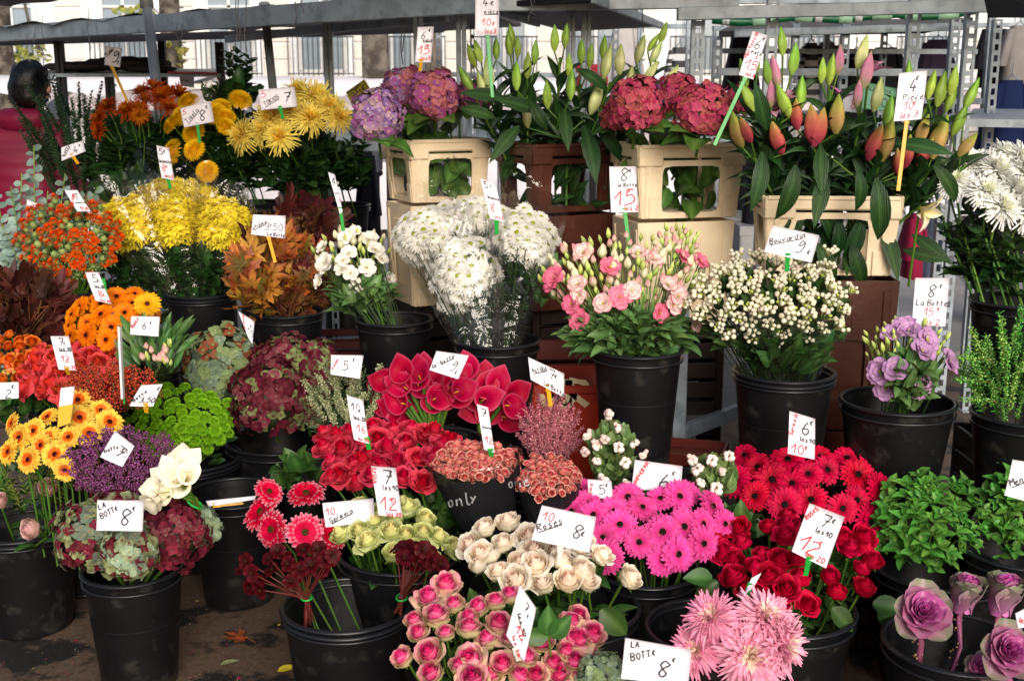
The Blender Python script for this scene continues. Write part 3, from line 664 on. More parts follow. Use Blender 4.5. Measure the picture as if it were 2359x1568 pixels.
def bucket(key, cx, cy, wpx, label, D=None, h=.33, tilt=0, dbl=False):
    if D is None:
        c = atz(cx, cy, h); D = wpx * depth(c) / FOC
    else: c = at(cx, cy, D * FOC / wpx)
    R = D / 2; zb = c.z - h
    t = thing('flower_bucket', label, 'flower bucket', (c.x, c.y, zb), 'black plastic flower buckets')
    rb = R * .74; n = 40; q = MB()
    prof = [(.001, .006), (rb - .008, .006), (R - .012, h - .03), (R - .007, h - .004)]
    V, F = lathe(prof[::-1], n); q.add(V, F)
    prof = [(.001, 0), (rb - .01, 0), (rb - .002, .006), (rb, .014), (R - .011, h - .045), (R - .009, h - .03)]
    V, F = lathe(prof, n); q.add(V, F); obj('body', q.mesh('bucket_body', M_BLK), t)
    q = MB()
    def lip(z, r0):
        pr = [(r0 - .007 + .0075 * math.cos(a), z + .006 * math.sin(a)) for a in [i * math.pi / 4 for i in range(9)]]; V, F = lathe(pr, n); q.add(V, F)
    lip(h - .004, R + .002); 
    V, F = lathe([(R - .010, h - .03), (R - .001, h - .028), (R - .001, h - .034), (R - .011, h - .036)], n); q.add(V, F)
    zr = h * .58; rr_ = rb + (R - .01 - rb) * .58; V, F = lathe([(rr_ - .001, zr - .004), (rr_ + .0018, zr), (rr_ - .0005, zr + .004)], n); q.add(V, F)
    if dbl: lip(h - .02, R + .001)
    obj('rim', q.mesh('bucket_rim', M_RIM), t)
    V, F = lathe([(R * .86, h * .55), (.001, h * .55)], n); q = MB(); q.add(V, F); obj('water', q.mesh('water', M_WATER), t)
    for ch in t.children: ch.location = (0, 0, 0)
    BK[key] = dict(c=c, R=R, h=h, zb=zb, d=depth(c), t=t)
    return BK[key]
M_WATER = mat('water', (.01, .012, .012), rough=.05)
def crate_lattice(name, label, cx, cy, z0, z1, w, l, m, yaw=0, nslat=None, group=None, cat='crate', mark=None):
    t = thing(name, label, cat, (cx, cy, z0), group); h = z1 - z0; A = RZ(yaw); A.translation = (cx, cy, z0)
    th = .012
    def part(nm, bx, b=.003):
        q = MB(); V, F = rbox(*bx, b); q.add(V, F); obj(nm, q.mesh(nm, m, False), t, A.copy())
    part('base', (-w / 2 + .012, w / 2 - .012, -l / 2 + .012, l / 2 - .012, 0.002, .016))
    for sx in (-1, 1):
        for sy in (-1, 1): part('corner_post', (sx * w / 2 - (.03 if sx > 0 else 0), sx * w / 2 + (.03 if sx < 0 else 0), sy * l / 2 - (.03 if sy > 0 else 0), sy * l / 2 + (.03 if sy < 0 else 0), 0, h), .005)
    n = nslat or max(2, int(h / .07)); sh = h / n
    for k in range(n):
        a, b = k * sh + .008, (k + 1) * sh - .006
        if k == n - 1 and n > 2: a += .0
        for s in (-1, 1):
            part('slat', (-w / 2 + .031, w / 2 - .031, s * (l / 2 - .004) - th / 2, s * (l / 2 - .004) + th / 2, a, b))
            part('slat', (s * (w / 2 - .004) - th / 2, s * (w / 2 - .004) + th / 2, -l / 2 + .031, l / 2 - .031, a, b))
    return t
def holed(wt, wb, h, hole, th, seg=6, rr=.02):       # tapered panel with a rounded opening; local X across, Z up
    hx0, hx1, hz0, hz1 = hole; inner = []; outer = []
    hc = [(hx0, hz0), (hx1, hz0), (hx1, hz1), (hx0, hz1)]; oc = [(-wb / 2, 0), (wb / 2, 0), (wt / 2, h), (-wt / 2, h)]
    for k in range(4):
        a, b = hc[k], hc[(k + 1) % 4]; c, d = oc[k], oc[(k + 1) % 4]
        L = math.dist(a, b)
        for j in range(seg):
            t = j / seg; x = a[0] + (b[0] - a[0]) * t; z = a[1] + (b[1] - a[1]) * t
            x = min(max(x, hx0), hx1)
            for (sx, vx) in ((1, hx0), (-1, hx1)):
                for (sz, vz) in ((1, hz0), (-1, hz1)):
                    dx = (x - vx) * sx; dz = (z - vz) * sz
                    if dx < rr and dz < rr:
                        ex, ez = rr - dx, rr - dz; m_ = math.hypot(ex, ez)
                        if m_ > rr: x = vx + sx * (rr - ex / m_ * rr); z = vz + sz * (rr - ez / m_ * rr)
            inner.append((x, z)); outer.append((c[0] + (d[0] - c[0]) * t, c[1] + (d[1] - c[1]) * t))
    n = len(inner); V = []
    for y in (-th / 2, th / 2):
        V += [(x, y, z) for x, z in outer] + [(x, y, z) for x, z in inner]
    F = []
    for i in range(n):
        j = (i + 1) % n; F.append((i, j, n + j, n + i)); F.append((2 * n + j, 2 * n + i, 3 * n + i, 3 * n + j))
        F.append((n + i, n + j, 3 * n + j, 3 * n + i)); F.append((j, i, 2 * n + i, 2 * n + j))
    return V, F
def procona(label, cx, cy, z0, z1, w, l, m, yaw, opening=True, solid_low=False, collar=True):
    t = thing('flower_crate', label, 'flower crate', (cx, cy, z0), 'tall plastic flower crates'); h = z1 - z0
    A = RZ(yaw); A.translation = (cx, cy, z0); ch = .062 if collar else .02; hb = h - ch; wt, lt = w * .95, l * .95; wb, lb = w * .86, l * .88; th = .006
    for k, (Wt, Wb, off_t, off_b, rot) in enumerate(((wt, wb, lt / 2, lb / 2, 0), (wt, wb, lt / 2, lb / 2, math.pi), (lt, lb, wt / 2, wb / 2, math.pi / 2), (lt, lb, wt / 2, wb / 2, -math.pi / 2))):
        hole = (-Wb * .31, Wb * .31, hb * .10, hb * .95)
        if opening:
            V, F = holed(Wt, Wb, hb + .01, hole, th)
        else:
            V, F = holed(Wt, Wb, hb + .01, (-Wb * .3, Wb * .3, hb * .2, hb * .62), th, rr=.012)
        ti = math.atan2(off_t - off_b, hb); S = RZ(rot) @ T3(0, -off_b, 0) @ RX(ti)
        q = MB(); q.add(V, F, M=S)
        for sx in (-1, 1):                           # raised corner ribs and pads
            V, F = rbox(sx * Wb * .455 - .012, sx * Wb * .455 + .012, -.007, -.001, .002, hb * .96, .002); q.add(V, F, M=S)
            V, F = rbox(sx * Wb * .40 - .018, sx * Wb * .40 + .018, -.010, -.0025, .0, hb * .42, .003); q.add(V, F, M=S)
        if not opening:
            V, F = rbox(-Wb * .34, Wb * .34, -.001, .004, hb * .15, hb * .66, .002); q.add(V, F, M=S @ T3(0, .012, 0))
            V, F = rbox(-Wb * .16, Wb * .16, -.012, -.003, hb * .72, hb * .88, .003); q.add(V, F, M=S)
        obj('side_panel', q.mesh('side_panel', m, False), t, A.copy())
        if collar:
            q = MB(); V, F = rbox(-Wt / 2 - .012, Wt / 2 + .012, -off_t - .010, -off_t + .002, hb + .018, h, .005); q.add(V, F, M=RZ(rot))
            for sx in (-1, 1):
                x0, x1 = sorted((sx * Wt * .28, sx * (Wt / 2 + .011))); V, F = rbox(x0, x1, -off_t - .011, -off_t + .001, hb - .012, hb + .03, .006); q.add(V, F, M=RZ(rot))
            V, F = rbox(-Wt / 2, Wt / 2, -off_t - .0145, -off_t - .006, h - .012, h + .002, .003); q.add(V, F, M=RZ(rot))
            obj('collar', q.mesh('collar', m, False), t, A.copy())
    q = MB(); V, F = rbox(-wb / 2 + .004, wb / 2 - .004, -lb / 2 + .004, lb / 2 - .004, .003, .02); q.add(V, F); obj('base', q.mesh('base', m, False), t, A.copy())
    return t
def support(p, R, z0, z1, m, label):
    if z1 - z0 < .04: return
    if m is M_BLK:                                    # an upturned bucket
        h = z1 - z0 - .003; t = thing('upturned_bucket', label.replace('plastic crate', 'upturned black bucket'), 'flower bucket', (p.x, p.y, z0 + .001), 'upturned buckets used as stands')
        q = MB(); V, F = lathe([(R * .98, .006), (R * .97, .035), (R * .80, h - .008), (R * .78, h), (.001, h)], 32); q.add(V, F); obj('body', q.mesh('bucket_body', M_BLK), t, T3(p.x, p.y, z0 + .001))
        q = MB(); V, F = lathe([(R * .96, 0), (R * 1.02, .002), (R * 1.02, .012), (R * .96, .014)], 32); q.add(V, F); obj('rim', q.mesh('bucket_rim', M_RIM), t, T3(p.x, p.y, z0 + .001)); return
    crate_lattice('plastic_crate', label, p.x, p.y, z0 + .002, z1 - .001, R * 1.75, R * 1.55, m, yaw=rnd(-.12, .12), group='crates under the buckets')
# ================================================================== planting
def place(parent, me, name, p, zdir, s=1.0, roll=None, label=None):
    return obj(name, me, parent, T3(*p) @ frame(zdir, rnd(0, 6.28) if roll is None else roll) @ SC(s), label)
def place_leaf(parent, me, p, xdir, s=1.0, nrm=(0, 0, 1), name='leaf'):
    return obj(name, me, parent, T3(*p) @ xframe(xdir, nrm) @ SC(s))
TOCAM = -FW
def facing(dx, dy, up=.45, cam_=.8):       # dx, dy in -1..1: where on its dome the flower sits
    return (TOCAM * cam_ + Vector((dx * .85, 0, 0)) + Vector((0, 0, 1)) * (up - dy * .7)).normalized()
def dome_pts(cx, cy, rx, ry, n, jit=.25, hole=0):
    P = []
    for i in range(n):
        k = math.sqrt((i + .5) / n); a = i * GA + .6; P.append((cx + rx * k * math.cos(a) + rnd(-1, 1) * jit * rx / math.sqrt(n), cy + ry * k * math.sin(a) + rnd(-1, 1) * jit * ry / math.sqrt(n), k * math.cos(a), k * math.sin(a)))
    return P
def flowers(pts, d, parts, scale, name, desc, cat, group, bk=None, leaf_=None, nleaf=0, lsz=1, stemr=.0028, stemc='leafgreen', bulge=.10, ext=None, up=.45, per=6, base=None, stemlen=.34, variants=None, ldrop=.05, cam_=.8, wob=.2):
    """individual flowers, each a thing: head (+ its parts), stem, leaves"""
    xs = [p[0] for p in pts]; ys = [p[1] for p in pts]; mx, my = (min(xs) + max(xs)) / 2, (min(ys) + max(ys)) / 2; ex, ey = max(20, (max(xs) - min(xs)) / 2), max(20, (max(ys) - min(ys)) / 2)
    labs = row_labels(pts, desc, per); out = []
    for i, p in enumerate(pts):
        dx, dy = (p[0] - mx) / ex, (p[1] - my) / ey; q2 = min(1, dx * dx * .6 + dy * dy * .4)
        dd = d + bulge * q2 + (-.10 * dy if ey > 40 else 0) + rnd(-.012, .012)
        P = at(p[0], p[1], dd); dirn = facing(dx * .8, dy * .5, up, cam_) if len(p) != 3 else Vector(p[2])
        dirn = (dirn + rv(wob)).normalized()
        if bk: b = bk['c'] + Vector((dx * bk['R'] * .45 + rnd(-.02, .02), -.2 * bk['R'] * dy, -bk['h'] * .4))
        elif base is not None: b = base + Vector((dx * .06, rnd(-.03, .03), 0))
        else: b = P + Vector((-dx * .05, .06, -stemlen))
        t = thing(name, labs[i], cat, b, group)
        v = random.choice(parts) if variants is None else parts[variants[i]]
        s = scale * rnd(.84, 1.12)
        if isinstance(v, tuple):
            h = place(t, v[0], 'petals', P, dirn, s); M = h.matrix_basis.copy()
            o = obj('disc' if 'disc' in v[1].name or 'core' in v[1].name else v[1].name.split('.')[0], v[1]); o.matrix_basis = M; o.parent = t
        else: place(t, v, 'flower_head', P, dirn, s)
        mid = P - dirn * .05 * scale + Vector((0, 0, -.02)); mid = mid.lerp(b, .15)
        stem(t, P - dirn * .002, mid, stemr, stemc); stem(t, mid, b, stemr, stemc)
        for k in range(nleaf):
            f = .02 + .5 * (k + rnd(.1, .9)) / nleaf; q = mid.lerp(b, f) ; a = rnd(0, 6.28)
            xd = Vector((math.cos(a), math.sin(a) * .8 - .25, rnd(-.1, .6))); place_leaf(t, random.choice(leaf_), q, xd, lsz * rnd(.75, 1.2))
        out.append(t)
    return out
def foliage(T, cx, cy, rx, ry, d, n, meshes, s=1.0, org=None, thick=.12, droop=.0, name='leaf', face=.5):
    c = at(cx, cy, d + thick)
    for i in range(n):
        k = math.sqrt(random.random()); a = rnd(0, 6.283); u, v = k * math.cos(a), k * math.sin(a)
        dep = thick * (1.2 - math.sqrt(max(0, 1 - k * k))) + rnd(-.02, .04)
        p = at(cx + rx * u * .9, cy + ry * v * .9, d + dep)
        o = org if org is not None else c + Vector((0, 0, -.12))
        xd = (p - o).normalized() + rv(.45) + TOCAM * .25 + Vector((0, 0, -droop))
        place_leaf(T, random.choice(meshes), p - xd.normalized() * .02 * s, xd, s * rnd(.7, 1.2), nrm=Vector((0, 0, 1)) + TOCAM * face + rv(.5), name=name)
def pompom_head(label, cat, px, py, rpx, d, meshes, group, fs=1.0, n=None, squash=.9, bk=None, leaves=3, name='hydrangea', core=None, ry=None, lm=None):
    """hydrangea: ball of single florets, stem, big leaves"""
    c = at(px, py, d); r = rpx * d / FOC; rz = (ry or rpx) * d / FOC
    b = (bk['c'] + Vector((0, 0, -.1))) if bk else c + Vector((0, .10, -.9 * rz - .06))
    t = thing(name, label, cat, b, group)
    obj('core', core or CORE_G, t, T3(*c) @ SC((r * .78, r * .78, rz * .78)))
    fr = .0155 * fs; N = int(min(290, (n or 4.6 * r * (rz + r) / 2 / (fr * fr)) * 1.35))
    for i in range(N):
        z = 1 - 1.72 * (i + .5) / N; a = i * GA; k = math.sqrt(max(0, 1 - z * z)); u = Vector((k * math.cos(a), k * math.sin(a), z)) + rv(.09)
        if u.y > .62: continue
        j = rnd(.86, 1.03); lump = 1 + .09 * math.sin(5 * u.x + 3) * math.cos(4 * u.z)
        if u.y > .3 and u.z < .5: continue
        p = c + Vector((u.x * r * j * lump, u.y * r * j * squash, u.z * rz * j * lump))
        place(t, random.choice(meshes), 'floret', p, (u + rv(.35)).normalized(), fs * rnd(.85, 1.3))
    stem(t, c, b, .005, 'leafgreen')
    for k in range(leaves):
        a = rnd(math.pi * .9, math.pi * 2.1); xd = Vector((math.cos(a), math.sin(a), rnd(-.35, .3)))
        place_leaf(t, random.choice(lm or HYL), c + Vector((0, 0, -rz * .8)) + xd * r * .2, xd, r / .085 * rnd(.8, 1.05), nrm=Vector((0, -.5, 1)))
    return t
def cone(T, b, c, r0, r1, m, name='wrapper', rag=.12, fold=9, flat=.75, seed=0, open_=.0):
    """sleeve from a tied foot b up to a flared mouth c"""
    ax = Vector(c) - Vector(b); L = ax.length; A = frame(ax, hint=(0, -1, .1)); A.translation = b; n, k = 56, 14; V = []; r = random.Random(seed); ph = [r.uniform(0, 6) for _ in range(5)]
    for i in range(k + 1):
        t = i / k
        for j in range(n):
            a = 2 * math.pi * j / n; rr = r0 + (r1 - r0) * t ** .9
            rr *= 1 + rag * .35 * math.sin(fold * a + ph[0] + 2 * t) * t + rag * .3 * math.sin(3 * a + ph[1]) + .02 * math.sin(17 * a + 9 * t + ph[2]) + .015 * math.sin(29 * a - 13 * t)
            z = L * t * (1 + rag * .8 * math.sin(2 * a + ph[3]) * t ** 3 + rag * .5 * abs(math.sin(2.5 * a + ph[4])) * t ** 4)
            V.append((rr * math.cos(a), rr * math.sin(a) * flat, z))
    q = MB(); q.add(V, grid_faces(k + 1, n, True), M=A); return obj(name, q.mesh(name, m), T)
# ================================================================== ground and street
q = MB(); q.add([(-60, -20, 0), (60, -20, 0), (60, 90, 0), (-60, 90, 0)], [(0, 1, 2, 3)])
tag(obj('ground', q.mesh('ground', M_GROUND, False)), kind='structure')
M_ROAD = mat('pale_pavement', '8c8a8a', rough=.7, noise=.12, nscale=3, bump=.1)
q = MB(); q.add([(-60, 6.9, .004), (60, 6.9, .004), (60, 29.2, .004), (-60, 29.2, .004)], [(0, 1, 2, 3)])
tag(obj('pavement', q.mesh('pavement', M_ROAD, False)), kind='structure')
q = MB(); V, F = rbox(-60, 60, 6.75, 6.9, -.02, .1, .01); q.add(V, F); tag(obj('kerb', q.mesh('kerb', mat('kerb_stone', '8a8a86', rough=.7, noise=.2), False)), kind='structure')
# ---- facade across the street
M_WALL = mat('cream_stone', 'ecedf0', rough=.8, noise=.08, nscale=1.2); M_GLASS = mat('window_glass', '8c9cab', rough=.08, spec=.8); M_FRAME = mat('window_frame', 'd8dadb', rough=.5)
M_IRON = mat('wrought_iron', '23252c', rough=.5); M_SHADE = mat('shop_awning', 'b9aeb0', rough=.7, noise=.1); M_STONE2 = mat('stone_trim', 'ded9d2', rough=.8)
YF = 30.0
def building(x0, x1, label, tone, nwin, zf=(3.4, 6.9)):
    t = thing('apartment_building', label, 'building', ((x0 + x1) / 2, YF + 4, 0), 'apartment buildings across the street')
    q = MB(); V, F = box(x0, x1, YF, YF + 9, 1.7, 15.5); q.add(V, F); V, F = box(x0, x1, YF + .5, YF + 9, 0, 1.7); q.add(V, F); obj('wall', q.mesh('wall', tone, False), t)
    for z in (1.75, 5.0, 8.5): q = MB(); V, F = rbox(x0 - .02, x1 + .02, YF - .22, YF - .004, z - .12, z + .12, .03); q.add(V, F); obj('cornice', q.mesh('cornice', M_STONE2, False), t)
    for k in range(nwin):
        cx = x0 + (x1 - x0) * (k + .5) / nwin
        for z in (2.1, 5.4, 8.9):
            f = MB()
            for bx in ((-.62, -.50, 0, 2.35), (.50, .62, 0, 2.35), (-.62, .62, 2.35, 2.5), (-.5, .5, -.06, 0.02), (-.04, .04, .02, 2.35), (-.5, .5, 1.5, 1.56)):
                V, F = box(cx + bx[0], cx + bx[1], YF - .09, YF - .003, z + bx[2], z + bx[3]); f.add(V, F)
            fo = obj('window', f.mesh('window_frame', M_FRAME, False), t)
            for s in (-1, 1):
                g = MB(); V, F = box(cx + s * .27 - .22, cx + s * .27 + .22, YF - .03, YF - .002, z + .03, z + 2.34); g.add(V, F); obj('pane', g.mesh('pane', M_GLASS, False), fo)
            f = MB()
            V, F = box(cx - .85, cx + .85, YF - .36, YF - .004, z - .26, z - .14); f.add(V, F); obj('balcony_slab', f.mesh('balcony_slab', M_STONE2, False), t)
            f = MB(); V, F = box(cx - .82, cx + .82, YF - .34, YF - .31, z + .78, z + .82); f.add(V, F); V, F = box(cx - .82, cx + .82, YF - .34, YF - .31, z - .1, z - .07); f.add(V, F)
            for j in range(14):
                x = cx - .8 + j * 1.6 / 13; V, F = box(x - .012, x + .012, YF - .335, YF - .315, z - .14, z + .79); f.add(V, F)
                V, F = lathe([(.07, 0), (.07, .02)], 8); f.add(V, F, M=T3(x + .06, YF - .325, z + .35) @ RX(math.pi / 2))
            obj('railing', f.mesh('railing', M_IRON, False), t)
        for z in [1.95 + .42 * j for j in range(18)]:
            s = MB(); V, F = rbox(cx + (x1 - x0) / nwin / 2 - .34, cx + (x1 - x0) / nwin / 2 + .34, YF - .05, YF - .002, z, z + .38, .02); s.add(V, F); obj('quoin', s.mesh('quoin', M_STONE2, False), t)
        s = MB(); V, F = box(cx - 1.1, cx + 1.1, YF + .42, YF + .47, .3, 1.5); s.add(V, F); obj('shop_window', s.mesh('shop_window', M_GLASS, False), t)
        s = MB(); s.add([(cx - 1.25, YF - .23, 1.6), (cx + 1.25, YF - .23, 1.6), (cx + 1.25, YF - 1.5, 1.3), (cx - 1.25, YF - 1.5, 1.3), (cx + 1.25, YF - 1.5, 1.15), (cx - 1.25, YF - 1.5, 1.15)], [(0, 1, 2, 3), (3, 2, 4, 5)]); obj('awning', s.mesh('awning', M_SHADE, False), t)
building(-22, -8.2, 'cream stone building at the far left with balconied windows', M_WALL, 5)
building(-8.1, 3.2, 'pale stone building behind the left posts with iron balconies', mat('pale_stone', 'eeeff2', rough=.8, noise=.06, nscale=1.5), 5)
building(3.3, 20, 'light stone building glimpsed behind the right hand clothes racks', mat('light_stone', 'e9eaee', rough=.8, noise=.06, nscale=1.5), 6)
# ---- plane trees
M_BARK = mat('bark', '6a625a', rough=.9, noise=.35, nscale=7, bump=.6, bscale=18, dark='3a332e', dscale=6)
LEAFY = MB()
def tree(px, d, r, label, crown_px=None, z1=6.5, lean=0):
    p = at(px, 230, d); p.z = 0; t = thing('plane_tree', label, 'tree', p, 'plane trees behind the market'); q = MB()
    pts = [(p.x + lean * k, p.y, z1 * k) for k in (0, .25, .5, .75, 1)]; V, F = tube_path(pts, [r * 1.15, r, r * .95, r * .85, r * .6], 14)
    V = [(x + .04 * r * math.sin(z * 3), y, z) for x, y, z in V]; q.add(V, F)
    for k in range(4):
        a = k * 1.6 + .4; z = z1 * (.72 + .07 * k); V, F = tube_path([(p.x + lean, p.y, z), (p.x + lean + math.cos(a) * 1.0, p.y + math.sin(a), z + .9), (p.x + lean + math.cos(a) * 2.4, p.y + 2 * math.sin(a), z + 1.3)], [r * .4, r * .25, r * .1], 7); q.add(V, F)
    obj('trunk', q.mesh('trunk', M_BARK), t)
    q = MB(); L = MB(); tw = MB()
    V0, F0, C0 = strip(.16, .13, 2, 2, 'ovate', 0, -.4, .2, [(0, '8a9a4c'), (1, 'b8a850')])
    for i in range(700):
        a = rnd(0, 6.28); k = rnd(.2, 1) ** .6 * 2.6; z = z1 + rnd(-1.9, 2.2); c = Vector((p.x + lean + math.cos(a) * k, p.y + math.sin(a) * k, z))
        q.add(V0, F0, C0 * rnd(.6, 1.3), T3(*c) @ Matrix.Rotation(rnd(0, 6), 4, rv(1).normalized()))
    if crown_px:
        for (x, y, rx, ry, n) in crown_px:
            for i in range(n):
                c = at(x + rnd(-rx, rx), y + rnd(-ry, ry), d + rnd(-.5, .5)); q.add(V0, F0, C0 * rnd(.7, 1.3), T3(*c) @ Matrix.Rotation(rnd(0, 6), 4, rv(1).normalized()) @ SC(.75))
            top = at(x, y - ry * 2.2, d); 
            for i in range(3):
                V, F = tube_path([(p.x + lean, p.y, z1 * .8), tuple(top), tuple(at(x + rnd(-rx, rx), y + ry * .6, d))], [.04, .02, .006], 5); tw.add(V, F)
        obj('branch', tw.mesh('branch', M_BARK), t)
    o = obj('crown', q.mesh('crown', M_DRY), t); tag(o, kind='stuff')
tree(868, 13, .155, 'rough dark brown plane tree trunk behind the purple hydrangeas')
tree(403, 15, .13, 'mottled plane tree trunk behind the left pipe, few leaves', [(395, 140, 22, 50, 60)])
tree(1000, 18, .14, 'pale thin plane tree trunk right of the dark trunk')
tree(20, 16, .12, 'slim plane tree at far left with sparse yellow leaves hanging', [(70, 125, 45, 25, 50), (330, 30, 60, 14, 40)])
tree(1450, 20, .2, 'plane tree behind the middle of the stall frame')
# ---- stalls across the way
M_CLOTH = mat('white_stall_cloth', 'd8d4dc', rough=.8, noise=.08, nscale=1.4); M_BOXES = [mat('stock_%s' % c, c, rough=.7) for c in ('3a3550', '8c8478', '2c2c34', 'b8b0ac', '5c3a34', '4a5a6c')]
def stall(x0, x1, y, label, top=True):
    t = thing('market_stall', label, 'market stall', ((x0 + x1) / 2, y, 0), 'market stalls across the aisle')
    q = MB(); V, F = rbox(x0, x1, y - .5, y + .5, .82, .86, .01); q.add(V, F)
    n = 24; V = []
    for k in range(n + 1):
        x = x0 + (x1 - x0) * k / n
        for z in (.84, .45, .1): V.append((x, y - .52 + .03 * math.sin(k * 2.1) * (1 - z), z))
    q.add(V, grid_faces(n + 1, 3)); obj('table', q.mesh('table', M_CLOTH), t)
    for x in (x0 + .05, x1 - .05):
        for yy in (y - .5, y + .5):
            q = MB(); V, F = bar_v((x, yy, 0), (x, yy, 1.66), .045, .045, up=(1, 0, 0)); q.add(V, F); obj('post', q.mesh('post', M_STEEL, False), t)
    if top:
        q = MB(); V = []; m_ = 20
        for k in range(m_ + 1):
            x = x0 - .1 + (x1 - x0 + .2) * k / m_; sag = .04 * math.sin(k * 1.57)
            for (yy, z) in ((y - 1.0, 1.58 + sag), (y - .98, 1.68), (y, 1.76), (y + .9, 1.68)): V.append((x, yy, z))
        q.add(V, grid_faces(m_ + 1, 4)); obj('canopy', q.mesh('canopy', M_CLOTH), t)
    k = 0; x = x0 + .2
    while x < x1 - .4 and k < 14:
        w_ = rnd(.25, .5); q = MB(); V, F = rbox(x, x + w_, y - .35, y + .2, .862, .862 + rnd(.12, .5), .01); q.add(V, F)
        single('stock_box', q, random.choice(M_BOXES), 'box, %s on the stall %s' % (ORD[min(k, 11)], ' '.join(label.split('canopy ')[-1].split('stall ')[-1].split()[:7])), 'box', 'boxes of goods on the far stalls'); x += w_ + rnd(.03, .2); k += 1
stall(-6.6, -3.2, 12.5, 'white draped stall with pale canopy far left behind the person')
stall(-2.9, -.9, 13.5, 'white draped stall with pale canopy left of the dark tree trunk')
stall(-.5, 2.2, 14.5, 'white draped stall behind the purple hydrangeas')
stall(3.0, 6.5, 15, 'white draped stall at the far right behind the clothes')
# ================================================================== market frame
def beam(p1, p2, w_, h_, name, label, cat='beam', m=None, grp='metal bars of the stall frames', up=(0, 0, 1)):
    q = MB(); V, F = bar_v(p1, p2, w_, h_, up); q.add(V, F); return single(name, q, m or M_STEEL, label, cat, grp)
def wire(pts, r, label, name='string', m=None, cat='string'):
    q = MB(); V, F = tube_path(pts, r, 5); q.add(V, F); return single(name, q, m, label, cat, 'loose strings hanging from the frame', True)
def post_at(px, y0, y1, d, wpx, label, slots=False, lean=0, m=None, ground=True):
    a = at(px, y0, d); w_ = wpx * d / FOC; b = Vector((a.x + lean, a.y, 0)) if ground else at(px + lean * 100, y1, d)
    t = thing('slotted_post' if slots else 'frame_post', label, 'metal post', (b.x, b.y, b.z), 'upright metal posts of the stall frames')
    H_ = (a - b).length; A = xframe(a - b, (0, -1, 0)); A.translation = b
    q = MB()
    if slots:
        for s in (-1, 1): V, F = rbox(0, H_, s * w_ * .36 - w_ * .14, s * w_ * .36 + w_ * .14, -.002, .002, .0006); q.add(V, F)
        V, F = rbox(0, H_, w_ * .5 - .003, w_ * .5 + .001, -.035, .0015, .0008); q.add(V, F)
        step = .052; k = 0
        while k * step < H_:
            V, F = box(k * step, min(H_, k * step + step * .42), -w_ * .222, w_ * .222, -.0018, .0018); q.add(V, F); k += 1
    else:
        V, F = rbox(0, H_, -w_ / 2, -w_ * .06, -.02, .02, .002); q.add(V, F); V, F = rbox(0, H_, w_ * .02, w_ / 2, -.015, .025, .002); q.add(V, F)
    obj('upright', q.mesh('upright', m or M_STEEL, False), t, A)
    q = MB(); V, F = rbox(-w_ * .8, w_ * .8, -.04, .04, 0, .006); q.add(V, F); 
    if ground: obj('foot_plate', q.mesh('foot_plate', m or M_STEEL, False), t, T3(*b))
    return t
def pipe(px0, y0, px1, y1, d, wpx, label):
    a = at(px0, y0, d); b = at(px1, y1, d); r = wpx * d / FOC / 2; e = b + (b - a).normalized() * (b.z / -(b - a).normalized().z)
    t = thing('steel_pipe', label, 'metal post', e, 'leaning round steel pipes'); q = MB(); V, F = tube_path([e, a], r, 16); q.add(V, F); obj('tube', q.mesh('tube', M_PIPE), t)
    dd = (e - a).normalized(); q = MB(); V, F = tube_path([a + dd * .0, a + dd * .10], r * 1.28, 16); q.add(V, F); obj('collar', q.mesh('collar', M_PIPE), t)
pipe(333, -30, 362, 215, 5.6, 24, 'leaning round steel pipe left, behind the rust chrysanthemums')
pipe(608, 8, 629, 210, 5.9, 20, 'leaning round steel pipe behind the yellow spider chrysanthemums')
beam(at(-60, 83, 7.4), at(1120, 4, 4.35), .05, .085, 'frame_beam', 'long grey steel beam across the top left of the stall')
beam(at(1000, 12, 4.9), at(1700, 2, 4.9), .05, .06, 'frame_beam', 'steel beam across the top centre above the lilies')
beam(at(1560, 33, 4.9), at(2295, 14, 4.9), .05, .052, 'frame_beam', 'thick steel beam across the top right above the green roll')
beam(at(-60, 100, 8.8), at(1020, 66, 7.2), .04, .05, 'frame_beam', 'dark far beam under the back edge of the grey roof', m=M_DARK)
beam(at(520, 92, 7.8), at(1030, 38, 5.0), .02, .045, 'frame_beam', 'thin beam crossing under the grey roof sheet')
def slab(corners, th, name, label, m, cat, em=None):
    q = MB(); n = len(corners); V = [tuple(c) for c in corners] + [tuple(Vector(c) + Vector((0, 0, th))) for c in corners]
    q.add(V, [tuple(range(n))[::-1], tuple(range(n, 2 * n))] + [(i, (i + 1) % n, n + (i + 1) % n, n + i) for i in range(n)]); return single(name, q, m, label, cat)
def sheet(c4, name, label, m, cat, nx=30, ny=6, amp=.03, fr=1.6):
    P = [Vector(c) for c in c4]; V = []
    for j in range(ny + 1):
        for i in range(nx + 1):
            u, v = i / nx, j / ny; p = P[0].lerp(P[1], u).lerp(P[3].lerp(P[2], u), v); p.z += amp * abs(math.sin(u * nx / fr)) * (1 if j in (0, ny) else .5) + rnd(-.004, .004); V.append(tuple(p))
    q = MB(); q.add(V, grid_faces(ny + 1, nx + 1)); return single(name, q, m, label, cat, smooth=True)
sheet([at(-80, 72, 7.3), at(1120, -8, 4.4), at(1035, 60, 7.0), at(-80, 97, 8.7)], 'roof_sheet', 'wavy grey plastic roof sheet hanging over the left of the stall', M_TARP, 'roof sheet', nx=40)
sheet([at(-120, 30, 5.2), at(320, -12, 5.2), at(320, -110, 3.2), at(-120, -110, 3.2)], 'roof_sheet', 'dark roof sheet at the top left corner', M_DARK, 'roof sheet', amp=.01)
slab([at(1118, 24, 5.0), at(1366, -6, 4.6), at(1524, 62, 6.4), at(1305, 74, 6.9)], .022, 'table_board', 'dark tilted board seen from below above the green lilies', M_DARK, 'board')
